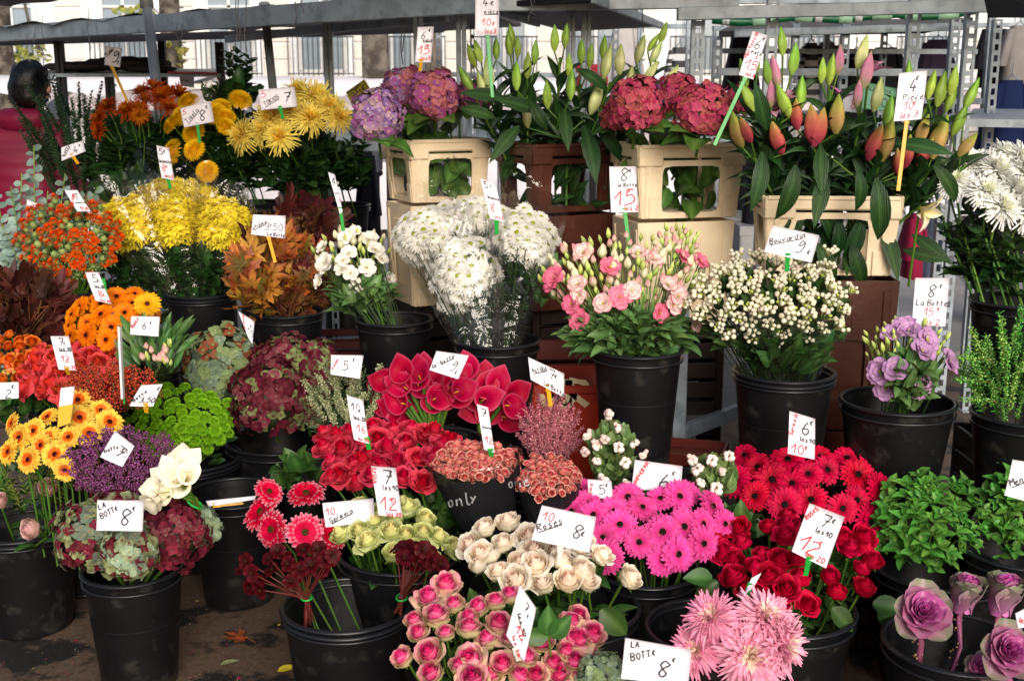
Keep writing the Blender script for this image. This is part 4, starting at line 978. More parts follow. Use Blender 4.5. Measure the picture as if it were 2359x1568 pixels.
beam(at(1366, -2, 4.6), at(1524, 60, 6.4), .02, .035, 'board_edge', 'pale metal edge of the dark board above the lilies')
beam(at(1100, 16, 4.9), at(1240, 56, 5.6), .02, .028, 'board_edge', 'pale metal edge left of the dark board above the lilies')
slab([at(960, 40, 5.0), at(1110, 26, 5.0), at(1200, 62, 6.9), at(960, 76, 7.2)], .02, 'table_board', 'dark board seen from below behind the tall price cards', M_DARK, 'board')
for px, y1, d, wp, lab in ((752, 230, 6.0, 20, 'grey twin post above the yellow spider chrysanthemums'), (962, 180, 5.0, 22, 'grey post behind the purple hydrangeas'), (1061, 200, 5.1, 23, 'grey post left of the green lilies'), (1087, 200, 6.2, 10, 'thin slotted post just left of the green lilies'), (1315, 200, 5.3, 22, 'grey post behind the middle of the green lilies'), (1351, 200, 5.3, 23, 'grey post right of its twin behind the green lilies'), (1386, 200, 7.2, 12, 'thin far post behind the green lilies')):
    post_at(px, -20, y1, d, wp, lab, slots=wp < 15)
for px, d, wp, lab in ((1612, 5.0, 30, 'slotted post above the red hydrangeas'), (1784, 5.0, 27, 'slotted post behind the pink lilies and the tall red price card'), (2113, 5.0, 28, 'slotted post behind the right price card of the lilies'), (2246, 5.0, 27, 'slotted post right of the pink lilies')):
    post_at(px, -25, 0, d, wp, lab, slots=True, lean=-.02)
for px, y0, d, wp, lab in ((1835, 50, 6.2, 17, 'short slotted post left of the pink lily buds'), (1950, 55, 6.2, 19, 'slotted post behind the tallest pink lily'), (2203, 45, 6.0, 22, 'slotted post behind the green buds at right'), (2300, 45, 5.6, 20, 'slotted post beside the blue garment'), (1655, 60, 6.4, 22, 'grey post behind the red price card'), (1550, 700, 4.2, 20, 'slotted leg of the grey trolley'), (2172, 470, 4.9, 22, 'slotted post beside the pink cloth'), (765, 480, 5.2, 16, 'grey post below the black bucket at left centre')):
    post_at(px, y0, 0, d, wp, lab, slots=True)
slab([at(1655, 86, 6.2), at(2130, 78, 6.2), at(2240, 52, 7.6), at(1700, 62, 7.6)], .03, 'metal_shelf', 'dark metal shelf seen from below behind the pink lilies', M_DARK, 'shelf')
beam(at(1690, 78, 6.15), at(2215, 62, 6.15), .03, .04, 'shelf_edge', 'pale steel shelf edge under the green packaging roll')
beam(at(1650, 166, 6.1), at(2180, 168, 6.1), .03, .038, 'frame_bar', 'steel bar behind the pink lily buds')
slab([at(2225, 292, 5.2), at(2420, 296, 5.2), at(2420, 268, 6.1), at(2240, 266, 6.1)], .035, 'metal_shelf', 'grey metal shelf at the far right above the white chrysanthemums', M_STEEL, 'shelf')
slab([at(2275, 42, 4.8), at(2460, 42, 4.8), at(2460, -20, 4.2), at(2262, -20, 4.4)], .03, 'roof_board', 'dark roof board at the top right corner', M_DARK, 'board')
beam(at(1380, 6, 6.6), at(2290, 0, 6.6), .04, .03, 'frame_bar', 'thin far steel bar along the top of the picture')
beam(at(690, 333, 5.9), at(890, 338, 5.9), .04, .05, 'frame_bar', 'steel rail behind the purple hydrangea crate')
for i, (x, y, wd_, d_) in enumerate(((1420, -10, 14, 6.8), (1475, 0, 12, 7.6), (1590, 20, 14, 7.2), (1905, 60, 12, 7.0), (2040, 60, 13, 7.1), (2285, 20, 16, 6.4), (1010, 30, 12, 7.4), (1150, 40, 12, 7.8))):
    post_at(x, y, 0, d_, wd_, 'thin far post, %s of the background posts' % ORD[i], slots=i % 2 == 0)
for x0, x1, y, d_, lb in ((1400, 1650, 210, 7.0, 'far rail behind the red hydrangeas'), (1660, 2250, 118, 7.0, 'far rail above the pink lily buds'), (1380, 1620, 60, 7.4, 'high far rail left of the green roll'), (2110, 2260, 232, 5.8, 'short rail right of the lily price card'), (1000, 1400, 172, 7.6, 'far rail behind the green lilies')):
    beam(at(x0, y, d_), at(x1, y + 2, d_), .025, .03, 'frame_bar', lb)
# green roll
q = MB(); pts = [at(x, y + 4 * math.sin(x * .03), 6.0) for x, y in [(1640 + 30.5 * k, 51 - k * .95) for k in range(21)]]; V, F = tube_path(pts, [.018] + [.020 + .003 * math.sin(k * 2.3) for k in range(19)] + [.012], 10)
t = thing('plastic_roll', 'long roll of green and white plastic wrapping lying on the top right rail', 'plastic wrapping', pts[10]); q.add(V, F); obj('roll', q.mesh('roll', mat('green_film', '0f6a40', rough=.25, noise=.25, nscale=14)), t)
MW = mat('pale_green_print', 'b4e0bc', rough=.4)
for k in (3, 6.2, 9.5, 12, 14.5, 17):
    i = int(k); a = pts[i].lerp(pts[i + 1], k - i); b = pts[i + 1].lerp(pts[min(20, i + 2)], .5); q = MB(); V, F = tube_path([a, b], .0243, 10); q.add(V, F); obj('label_print', q.mesh('label_print', MW), t)
for k in (1, 8, 11): q = MB(); V, F = lathe([(.001, -.03), (.024, -.015), (.02, 0), (.026, .015), (.001, .03)], 8); q.add(V, F, M=T3(*pts[k]) @ RY(1.57)); obj('plastic_knot', q.mesh('knot', M_WHITEP), t)
def puts(word, px, py, d, h, m, parent, rot=0):
    sts, wid = strokes(word, h); o = at(px, py, d)
    obj('lettering', inkmesh(sts, h * .16, lambda p: o + Vector((1, 0, 0)) * (p[0] * math.cos(rot) - p[1] * math.sin(rot)) + UP * (p[0] * math.sin(rot) + p[1] * math.cos(rot)), m), parent)
for x in (1692, 1930, 2200): puts('FRAICHEUR', x, 55 - (x - 1640) * .03, 5.96, .018, MW, t) if False else None
# left shelf with folded tarpaulins
slab([at(100, 178, 7.0), at(510, 178, 7.0), at(505, 166, 7.9), at(120, 166, 7.9)], .02, 'metal_shelf', 'grey shelf at left holding folded dark cloths', M_STEEL, 'shelf')
q = MB(); V, F = bar_v(at(385, 167, 6.95), at(500, 170, 6.95), .01, .012); q.add(V, F); single('red_strip', q, mat('red_strip', 'a02838'), 'thin red strip along the left shelf edge', 'strip')
MT = mat('folded_cloth', '221f22', rough=.8, noise=.3, nscale=12, bump=.3, bscale=30)
for (x0, x1, y0, y1, d, lb) in ((112, 260, 166, 142, 7.2, 'folded dark cloth, lowest of the pile on the left shelf'), (200, 388, 164, 131, 7.3, 'rolled dark cloth, topmost of the pile on the left shelf'), (300, 400, 168, 150, 7.1, 'small folded dark cloth at the right of the pile')):
    q = MB(); n, m_ = 14, 12; V = []
    for i in range(n + 1):
        for j in range(m_):
            a = 2 * math.pi * j / m_; cx_, cy_ = x0 + (x1 - x0) * i / n, (y0 + y1) / 2; k = (math.sin(math.pi * min(1, max(0, (i + .3) / (n + .6)))) ** .35)
            p = at(cx_, cy_ - (y0 - y1) / 2 * k * math.copysign(abs(math.sin(a)) ** .7, math.sin(a)) * (1 + .12 * math.sin(i * 1.9)), d); p.y += .2 * math.cos(a) * k; V.append(tuple(p))
    q.add(V, grid_faces(n + 1, m_, True)); q.f.append(tuple(range(m_))); q.m.append(0); q.f.append(tuple(n * m_ + j for j in range(m_))); q.m.append(0); single('folded_cloth', q, MT, lb, 'folded cloth', 'dark cloths on the left shelf', True)
for px, y0, d, wp, lab in ((135, 95, 7.0, 20, 'dark shelf post beside the person in the pink jacket'), (252, 178, 7.0, 18, 'short dark post under the left shelf'), (372, 95, 7.6, 16, 'dark post behind the leaning left pipe'), (505, 98, 7.0, 18, 'dark post at the right end of the left shelf')):
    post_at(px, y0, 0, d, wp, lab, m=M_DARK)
slab([at(30, 152, 7.6), at(110, 150, 7.6), at(120, 146, 8.2), at(40, 147, 8.2)], .01, 'metal_shelf', 'thin shelf end left of the dark post', M_DARK, 'shelf') if False else None
# unseen stall roof, added to block sky light over the flowers
sheet([Vector((-4.5, 2.5, 2.72)), Vector((4.5, 2.5, 2.72)), Vector((4.5, 4.7, 2.85)), Vector((-4.5, 4.7, 2.85))], 'sky_block_roof', 'unseen dark roof sheet added over the flower stand to block sky light', M_DARK, 'roof sheet', amp=.02)
for x in (-4.4, 4.4):
    for y in (2.55, 4.65): beam((x, y, 0), (x, y, 2.75), .05, .05, 'roof_pole', 'unseen pole holding the added sky blocking roof, %s %s' % ('left' if x < 0 else 'right', 'front' if y < 4 else 'back'), 'metal post')
# strings
MS = mat('grey_string', '6c6a68', rough=.8); MS2 = mat('dark_string', '3a3432', rough=.8)
for i, (x, y0, y1, d, sw, lb) in enumerate(((80, 60, 98, 6.5, 4, 'short string hanging at far left'), (98, 35, 90, 6.4, 3, 'string hanging beside the far left one'), (204, 20, 118, 6, 5, 'long string hanging left of the leaning pipe'), (408, 55, 115, 5.6, 9, 'looped string under the grey beam'), (420, 60, 112, 5.6, -8, 'wavy string under the grey beam'), (543, 0, 140, 5.0, 8, 'longest pale string left of the second pipe'), (549, 0, 90, 5.0, -5, 'pale string beside the longest one'), (566, -5, 120, 5.0, 5, 'thin string near the second pipe'), (680, 5, 70, 4.9, -6, 'curled string above the yellow chrysanthemums'), (695, 0, 30, 4.9, 6, 'short curled string near the top'), (926, -8, 150, 4.7, -4, 'dark cord left of the hydrangea price card'), (930, -8, 120, 4.7, 3, 'second dark cord beside the hydrangea price card'), (1222, -5, 52, 4.8, 7, 'frayed string end above the lilies'), (1228, -5, 36, 4.8, 14, 'frayed string pointing right above the lilies'), (1480, -5, 76, 4.9, 2, 'thin string at the end of the dark board'))):
    pts = [at(x + sw * math.sin(k * .9 + i) * (k / 7), y0 + (y1 - y0) * k / 7, d) for k in range(8)]; wire(pts, .0022, lb, m=MS2 if 'dark' in lb else MS)
# garments behind
def garment(px, y0, wpx, y1, d, col, label, stripes=False, folds=5):
    c = at(px, y0, d); w_ = wpx * d / FOC; h_ = (y1 - y0) * d / FOC; t = thing('hanging_garment', label, 'garment', c - Vector((0, 0, h_)), 'garments hanging on the clothes racks')
    m = mat('cloth', col, rough=.9, noise=.15, nscale=8)
    def loft(x0, z0, x1, z1, wa, wb, nm):
        n, k = 12, 10; q = MB(); V = []; mi = []
        for i in range(k + 1):
            f = i / k; ww = wa + (wb - wa) * f ** .6
            for j in range(n):
                a = 2 * math.pi * j / n; V.append((c.x + x0 + (x1 - x0) * f + ww / 2 * math.cos(a) * (1 + .06 * math.sin(folds * a + f * 2)), c.y + (.07 + .03 * math.sin(folds * a)) * math.sin(a) * (.6 + f * .5), c.z + z0 + (z1 - z0) * f))
        F = grid_faces(k + 1, n, True)
        if stripes:
            q.add(V, F); q.m = [(i // n) % 2 for i in range(len(F))]; ob = obj(nm, q.mesh(nm, [M_INK, M_WHITEP]), t)
        else: q.add(V, F); obj(nm, q.mesh(nm, m), t)
    loft(0, 0, 0, -h_, w_ * .55, w_, 'body'); loft(-w_ * .3, -.02, -w_ * .6, -h_ * .7, w_ * .22, w_ * .26, 'sleeve'); loft(w_ * .3, -.02, w_ * .6, -h_ * .7, w_ * .22, w_ * .26, 'sleeve')
    q = MB(); V, F = tube_path([(c.x - w_ * .32, c.y, c.z - .03), (c.x, c.y, c.z + .03), (c.x, c.y, c.z + .09)], .004, 5); q.add(V, F); V, F = tube_path([(c.x + w_ * .32, c.y, c.z - .03), (c.x, c.y, c.z + .03)], .004, 5); q.add(V, F); obj('hanger', q.mesh('hanger', M_STEEL), t)
garment(1710, 78, 60, 260, 7.6, '241624', 'dark plum coat hanging left of the red price card')
garment(1868, 100, 50, 230, 7.4, '8c8c90', 'black and white striped top behind the lilies', stripes=True)
garment(1905, 98, 60, 240, 7.6, '7c7c82', 'grey top hanging beside the striped one')
garment(1972, 120, 70, 300, 7.5, '17161c', 'black patterned top behind the green buds')
garment(2040, 110, 90, 320, 7.7, '100f18', 'black coat behind the tallest slotted post')
garment(2160, 92, 80, 330, 7.8, '2a1c30', 'dark purple jacket hanging right of the lilies')
garment(2330, 185, 96, 410, 6.4, '16285c', 'deep blue dress hanging at the right edge')
garment(2290, 60, 60, 200, 7.4, '15131c', 'black garment above the blue dress')
garment(2348, 60, 70, 190, 7.2, '8f8a88', 'pale grey top above the blue dress')
garment(2108, 492, 40, 640, 4.9, 'a81c4c', 'bright pink cloth hanging under the right crate')
garment(2145, 470, 40, 690, 5.6, '4a5268', 'grey blue cloth behind the slotted post')
garment(1440, 60, 70, 250, 8.4, 'b8b4b4', 'pale garment behind the lilies')
garment(1565, 110, 60, 260, 8.2, '9a9a9e', 'light netted garment behind the red hydrangeas', stripes=True)
garment(845, 350, 42, 560, 5.9, '1a1a2a', 'dark navy coat hanging left of the purple hydrangea crate')
beam(at(1640, 66, 7.5), at(2360, 58, 7.5), .03, .03, 'clothes_rail', 'steel clothes rail behind the pink lilies', cat='clothes rail')
garment(1745, 300, 60, 560, 6.6, '14161f', 'black trousers shape hanging behind the beige crate')
for (x0, x1, y0, y1, d, c, lb) in ((1500, 1545, 190, 250, 7.6, '1d3ea0', 'blue bag behind the green lilies'), (1330, 1400, 150, 200, 7.6, 'b02034', 'red goods behind the green lilies'), (2260, 2358, 520, 590, 8, 'b9b4b8', 'pale box on the ground at far right'), (1740, 1860, 330, 470, 7.4, '1c1c24', 'dark box behind the right crates'), (880, 1000, 250, 330, 7.8, '2c2838', 'dark box behind the purple hydrangeas'), (640, 760, 250, 330, 8.5, '3a3442', 'dark box behind the yellow chrysanthemums'), (0, 90, 560, 660, 6.2, '2a2c44', 'dark blue crate behind the orange thistles'), (820, 870, 340, 400, 7.4, '9c9aa8', 'grey box behind the black bucket'), (1700, 1760, 520, 640, 6.6, 'c8c8cc', 'white box behind the beige crate')):
    a = at(x0, y1, d); b = at(x1, y0, d); q = MB(); V, F = rbox(a.x, b.x, a.y, a.y + .3, a.z, b.z, .008); q.add(V, F)
    V, F = rbox(a.x - .004, b.x + .004, a.y - .003, a.y + .303, b.z - (b.z - a.z) * .18, b.z + .003, .003); q.add(V, F); single('storage_box', q, mat('box', c, rough=.6, noise=.1), lb, 'box', 'boxes behind the flower stand')
    if a.z > .1: q = MB(); V, F = rbox(a.x + .02, b.x - .02, a.y + .02, a.y + .28, 0, a.z - .002, .005); q.add(V, F); V, F = rbox(a.x, b.x, a.y, a.y + .3, a.z - .03, a.z - .002, .004); q.add(V, F); single('box_stand', q, M_DARK, 'dark stand under the ' + lb, 'stand', 'stands under the boxes')
# signs in the background
card([(796, 213), (839, 183), (852, 203), (811, 242)], 6.6, [('PROMOTION', .06, .24, .16), ('35E', .05, .92, .60)], 'tilted yellow promotion sign reading 35 euro', cmat=mat('yellow_card', 'e8d83c', rough=.5), cat='sign', name='sale_sign', group=None)
card([(1988, 188), (2066, 205), (2056, 258), (1984, 250)], 6.0, [('AU CHOIX', .12, .3, .17), ('10E', .38, .85, .42)], 'green sign reading au choix behind the lilies', cmat=mat('green_card', '8fd0a8', rough=.5), cat='sign', name='sale_sign', group=None)
card([(1942, 208), (1992, 214), (1988, 262), (1938, 256)], 6.1, [('8', .35, .85, .5, 'r')], 'small white sign with a red figure behind the lilies', cat='sign', name='sale_sign', group=None)
card([(412, 172), (447, 172), (447, 203), (416, 198)], 7.0, [('promo', .1, .6, .22)], 'small dim grey sign hanging behind the rust chrysanthemums', cmat=mat('grey_card', '8c8a94'), cat='sign', name='sale_sign', group=None)
# ---- trolley under the second tier
Z2 = .45
a = atz(1562, 992, Z2); b = atz(700, 800, Z2); u = (b - a); u.z = 0; un = u.normalized(); v = Vector((-un.y, un.x, 0)); v = v if v.y > 0 else -v
t = thing('metal_trolley', 'long grey metal trolley shelf under the raised buckets', 'trolley', (a + b) / 2 + v * .6 - Vector((0, 0, Z2)))
q = MB(); c4 = [a, b, b + v * 1.6, a + v * 1.6]; V = [tuple(c) for c in c4] + [tuple(c - Vector((0, 0, .012))) for c in c4]
q.add(V, [(0, 1, 2, 3), (7, 6, 5, 4), (0, 4, 5, 1), (1, 5, 6, 2), (2, 6, 7, 3), (3, 7, 4, 0)]); obj('shelf', q.mesh('shelf', mat('grey_board', '6f6f70', rough=.6, noise=.15, nscale=6, dark='4a4442', dscale=9, dlo=.55, dhi=.75), False), t)
for p1, p2 in ((a, b), (a, a + v * 1.6), (b, b + v * 1.6)):
    q = MB(); V, F = bar_v(p1 + Vector((0, 0, -.01)), p2 + Vector((0, 0, -.01)), .03, .05); q.add(V, F); obj('edge_rail', q.mesh('edge_rail', M_STEEL, False), t)
for p in (a, b, a + v * 1.6, b + v * 1.6):
    q = MB(); V, F = bar_v((p.x, p.y, .05), (p.x, p.y, .9 if p is a else .5), .045, .04, up=(0, 1, 0)); q.add(V, F); obj('leg', q.mesh('leg', M_STEEL, False), t)
    q = MB(); V, F = lathe([(.001, -.015), (.04, -.015), (.045, 0), (.04, .015), (.001, .015)], 14); q.add(V, F, M=T3(p.x, p.y, .047) @ RY(1.57)); obj('wheel', q.mesh('wheel', M_BLK), t)
# ================================================================== person in the pink jacket
def skinned(name, joints, edges, m, parent, sub=2):
    me = bpy.data.meshes.new(name); me.from_pydata([tuple(j[0]) for j in joints], edges, []); me.materials.append(m)
    o = obj(name, me, parent); md = o.modifiers.new('skin', 'SKIN'); md.use_smooth_shade = True
    for i, j in enumerate(joints):
        r = j[1]; me.skin_vertices[0].data[i].radius = r if isinstance(r, tuple) else (r, r)
    me.skin_vertices[0].data[0].use_root = True
    s = o.modifiers.new('sub', 'SUBSURF'); s.levels = sub; s.render_levels = sub; return o
hp = at(72, 212, 6.3); G0 = Vector((hp.x - .06, hp.y, 0)); zt = hp.z
M_SKIN = mat('skin', 'c08a70', rough=.5); M_PINK = mat('pink_jacket', '8e0c3e', rough=.5, noise=.12, nscale=9); _m = M_PINK.node_tree; _w = _m.nodes.new('ShaderNodeTexWave'); _w.bands_direction = 'Z'; _w.inputs['Scale'].default_value = 4.2; _w.inputs['Distortion'].default_value = 1.2; _t = _m.nodes.new('ShaderNodeTexCoord'); _m.links.new(_t.outputs['Object'], _w.inputs['Vector']); _b = _m.nodes.new('ShaderNodeBump'); _b.inputs['Strength'].default_value = .3; _b.inputs['Distance'].default_value = .012; _m.links.new(_w.outputs['Fac'], _b.inputs['Height']); _m.links.new(_b.outputs[0], _m.nodes['Principled BSDF'].inputs['Normal'])
M_HAIR = mat('black_hair', '0b090a', rough=.4, noise=.3, nscale=30, bump=.3, bscale=90); M_JEAN = mat('dark_trousers', '1d1f2c', rough=.8)
P = thing('person', 'person in a hooded pink quilted jacket with short black hair, turned away', 'person', G0)
X = lambda x, y, z: G0 + Vector((x, y, z))
S_ = zt / 1.50
J = [(X(0, 0, .92 * S_), (.15, .11)), (X(0, 0, 1.12 * S_), (.14, .10)), (X(0.0, 0, 1.30 * S_), (.17, .11)), (X(.02, 0, 1.37 * S_), (.06, .055)), (X(.045, 0, 1.43 * S_), (.052, .052)), (X(.06, 0, 1.50 * S_), (.085, .09)), (X(.065, 0, 1.57 * S_), (.07, .075)),
     (X(.19, .0, 1.30 * S_), .055), (X(.25, -.05, 1.06 * S_), .045), (X(.40, -.14, .97 * S_), .033), (X(.46, -.17, .95 * S_), .028),
     (X(-.19, 0, 1.30 * S_), .055), (X(-.24, -.03, 1.06 * S_), .045), (X(-.18, -.16, .92 * S_), .033), (X(-.15, -.20, .89 * S_), .028),
     (X(.09, 0, .85 * S_), .09), (X(.10, -.01, .48 * S_), .06), (X(.10, .02, .09), .042), (X(.10, -.12, .035), .035), (X(-.09, 0, .85 * S_), .09), (X(-.10, -.01, .48 * S_), .06), (X(-.10, .02, .09), .042), (X(-.10, -.12, .035), .035)]
E = [(0, 1), (1, 2), (2, 3), (3, 4), (4, 5), (5, 6), (2, 7), (7, 8), (8, 9), (9, 10), (2, 11), (11, 12), (12, 13), (13, 14), (0, 15), (15, 16), (16, 17), (17, 18), (0, 19), (19, 20), (20, 21), (21, 22)]
for hand, (w0, dr) in enumerate(((J[10][0], Vector((.8, -.4, -.2))), (J[14][0], Vector((.4, -.8, -.3))))):      # five fingers each
    for f in range(5):
        k = len(J); sp = Vector((-.3 * dr.y, .3 * dr.x, 0)) * (f - 2) * .35; L = (.055, .075, .08, .075, .06)[f]; d1 = (dr + sp + (Vector((0, 0, .5)) if f == 0 else Vector((0, 0, 0)))).normalized()
        J.append((w0 + d1 * .035, .011)); J.append((w0 + d1 * (.035 + L * .5), .009)); J.append((w0 + d1 * (.035 + L) + Vector((0, 0, -.015)), .007)); E += [(10 if hand == 0 else 14, k), (k, k + 1), (k + 1, k + 2)]
skinned('body', J, E, M_SKIN, P)
Jk = [(X(0, 0, .80 * S_), (.235, .17)), (X(0, 0, .95 * S_), (.215, .155)), (X(0, 0, 1.12 * S_), (.205, .15)), (X(0, 0, 1.28 * S_), (.205, .145)), (X(.03, 0, 1.405 * S_), (.085, .085)), (X(.185, 0, 1.29 * S_), .085), (X(.25, -.05, 1.06 * S_), .075), (X(.385, -.13, .975 * S_), .055), (X(-.185, 0, 1.29 * S_), .085), (X(-.24, -.03, 1.06 * S_), .075), (X(-.185, -.15, .925 * S_), .055)]
skinned('jacket', Jk, [(0, 1), (1, 2), (2, 3), (3, 4), (3, 5), (5, 6), (6, 7), (3, 8), (8, 9), (9, 10)], M_PINK, P)
skinned('hood', [(X(-.10, -.06, 1.37 * S_), .06), (X(0.03, -.10, 1.36 * S_), .07), (X(.15, -.05, 1.37 * S_), .055)], [(0, 1), (1, 2)], M_PINK, P)
skinned('trousers', [(X(0, 0, .84 * S_), (.15, .13)), (X(.09, 0, .74 * S_), .11), (X(.10, -.01, .45 * S_), .08), (X(.10, .02, .1), .065), (X(-.09, 0, .74 * S_), .11), (X(-.10, -.01, .45 * S_), .08), (X(-.10, .02, .1), .065)], [(0, 1), (1, 2), (2, 3), (0, 4), (4, 5), (5, 6)], M_JEAN, P)
hd = X(.062, 0, 1.535 * S_); q = MB(); V = []; n, k = 26, 14
for i in range(k + 1):
    ph = math.pi * (.02 + .80 * i / k)
    for j in range(n):
        a = 2 * math.pi * j / n; fr = math.cos(a - .1); cut = 1 if fr < .55 or ph < 1.1 else .80
        rr = (1 + .05 * math.sin(9 * a + 4 * ph) + .04 * math.sin(5 * ph + 3 * a)) * cut * (1.0 + .14 * (ph > 1.9)); V.append((hd.x + .112 * rr * math.sin(ph) * math.cos(a), hd.y + .122 * rr * math.sin(ph) * math.sin(a), hd.z + .125 * math.cos(ph) * rr))
q.add(V, grid_faces(k + 1, n, True)); q.f.append(tuple(range(n))); q.m.append(0)
for i in range(420):                                  # loose locks
    a = rnd(0, 6.28); ph = math.acos(rnd(-.75, 1)); d_ = Vector((math.sin(ph) * math.cos(a), math.sin(ph) * math.sin(a), math.cos(ph)))
    if d_.x > .5 and d_.z < .35: continue
    p = hd + Vector((d_.x * .112, d_.y * .12, d_.z * .125)); V, F, C = strip(rnd(.035, .07), .009, 3, 1, 'lance', rnd(-.3, .05), -.9, stops=[(0, '0b090a'), (1, '0b090a')]); q.add(V, F, None, T3(*p) @ xframe(Vector((d_.x * .25, d_.y * .25, -.8)) + rv(.25), d_))
obj('hair', q.mesh('hair', M_HAIR), P)
q = MB()
V, F = lathe([(.001, -.02), (.014, -.01), (.016, 0), (.008, .018), (.001, .03)], 8); q.add(V, F, M=T3(hd.x + .092, hd.y, hd.z - .03) @ RY(.5)); V, F = rbox(-.004, .006, -.022, .022, -.005, .005, .002); q.add(V, F, M=T3(hd.x + .083, hd.y, hd.z - .065))
obj('nose_and_mouth', q.mesh('face', M_SKIN), P)
for s in (-1, 1): q = MB(); V, F = lathe([(.001, -.008), (.009, 0), (.001, .008)], 8); q.add(V, F, M=T3(hd.x + .076, hd.y + s * .03, hd.z)); obj('eye', q.mesh('eye', M_WHITEP), P)
for s in (-1, 1): q = MB(); V, F = lathe([(.001, -.03), (.012, -.01), (.014, .01), (.001, .03)], 8); q.add(V, F, M=T3(hd.x, hd.y + s * .088, hd.z - .01)); obj('ear', q.mesh('ear', M_SKIN), P)
# ================================================================== buckets
def Z3(pts, ox, oy, f=3.0): return [((ox + x / f), (oy + y / f)) for x, y in pts]
L2 = lambda p: Z3(p, 0, 470.3); L3 = lambda p: Z3(p, 0, 1044.9); M2 = lambda p: Z3(p, 783.9, 470.3); M3 = lambda p: Z3(p, 783.9, 1044.9); RR2 = lambda p: Z3(p, 1567.8, 470.3, 2.985); RR3 = lambda p: Z3(p, 1567.8, 1044.9, 2.985); L1 = lambda p: Z3(p, 0, 0); M1 = lambda p: Z3(p, 783.9, 0); RR1 = lambda p: Z3(p, 1567.8, 0, 2.985)
bucket('prose', 52, 1203, 252, 'black bucket at the left edge with two pale pink roses', dbl=True)
bucket('hyd', 305, 1303, 232, 'black bucket of burgundy hydrangeas standing alone on the wet asphalt', h=.34)
bucket('calw', 540, 1132, 216, 'empty black bucket beside the white callas with a card lying inside', h=.36)
bucket('back', 722, 1085, 214, 'empty black bucket behind the magenta gerberas', h=.36)
bucket('cho', 800, 1388, 304, 'large black bucket at bottom left centre with dark red cosmos', h=.36, dbl=True)
bucket('yrose', 925, 1262, 300, 'black bucket holding the yellow green roses', h=.40)
bucket('only', 1130, 1215, 270, 'black bucket holding the printed black rose sleeves', h=.42)
bucket('wrose', 1335, 1395, 280, 'black bucket holding the cream pink roses')
bucket('pgrose', 1160, 1610, 420, 'black bucket below the frame holding pink and green roses', h=.30)
bucket('dahl', 1640, 1440, 310, 'black bucket of pink dahlias near the bottom edge', h=.34, dbl=True)
bucket('rrose', 1810, 1395, 320, 'black bucket holding the red roses at right')
bucket('pgerb', 1490, 1305, 240, 'black bucket holding the hot pink gerberas', h=.36)
bucket('rgerb', 1868, 1190, 262, 'black bucket holding the red gerberas, left of the mint', h=.36)
bucket('rgerb2', 2030, 1165, 210, 'black bucket behind the red gerberas and the mint', h=.36)
bucket('mint', 2160, 1300, 300, 'black bucket holding the larger mint bunch', h=.34)
bucket('mint2', 2350, 1260, 270, 'black bucket at the right edge under the second mint bunch', h=.38)
bucket('kale', 2200, 1475, 330, 'grey black bucket of ornamental cabbages at bottom right', h=.34)
bucket('sym', 1520, 1088, 200, 'black bucket holding the snowberry branches', h=.40)
bucket('astil', 1265, 1120, 170, 'black bucket holding the pink astilbe', h=.40)
bucket('gmum', 440, 1050, 232, 'black bucket holding the green button chrysanthemums', h=.36, dbl=True)
bucket('hydback', 640, 1010, 240, 'black bucket holding the burgundy hydrangeas in the middle', h=.38)
bucket('callr', 1010, 1010, 210, 'black bucket holding the crimson callas', D=.27)
bucket('lav', 2067, 920, 262, 'wide black bucket with a small lavender lisianthus bunch', D=.33, h=.30)
bucket('bouv', 1806, 852, 234, 'black bucket holding white bouvardia in cellophane', D=.30, h=.36, dbl=True)
bucket('plis', 1468, 800, 214, 'black bucket holding pink edged lisianthus', D=.275, h=.36)
bucket('dais', 1145, 780, 200, 'black bucket holding white daisies in cellophane', D=.28, h=.34)
bucket('wlis', 908, 733, 180, 'black bucket holding white lisianthus', D=.28, h=.34)
bucket('maple', 662, 715, 170, 'black bucket holding orange oak leaf branches', D=.28, h=.34)
bucket('ycar', 462, 672, 164, 'black bucket holding yellow chrysanthemums in cellophane', D=.28, h=.34, dbl=True)
bucket('toki', 793, 470, 120, 'black bucket above the white lisianthus holding dark foliage', D=.25, h=.30, dbl=True)
bucket('tig', 600, 465, 130, 'black bucket behind the oak leaves', D=.26, h=.30)
bucket('saff', 170, 665, 170, 'black bucket in shade holding orange thistles', D=.28, h=.33)
bucket('gleaf', 2358, 950, 236, 'black bucket at the right edge holding pale green cress', D=.30, h=.34)
bucket('wmum', 2345, 690, 215, 'tall black bucket at the right edge under white chrysanthemums', D=.29, h=.42)
bucket('orng', 255, 830, 180, 'black bucket holding the orange gerberas', D=.27)
bucket('coral', 180, 930, 220, 'black bucket holding the coral roses', D=.31)
bucket('alst', 355, 850, 120, 'small black bucket holding the alstroemeria sleeve', D=.19)
for k in list(BK):
    b = BK[k]
    if b['zb'] > .05: support(b['c'], b['R'], 0 if b['zb'] < .42 or k in ('lav', 'bouv') else 0, b['zb'], M_RED if k in ('callr',) else M_DKBR if k in ('lav', 'wmum') else M_BLK, 'plastic crate supporting the ' + b['t']['label'].split(' holding ')[-1].replace('black bucket', 'bucket'))
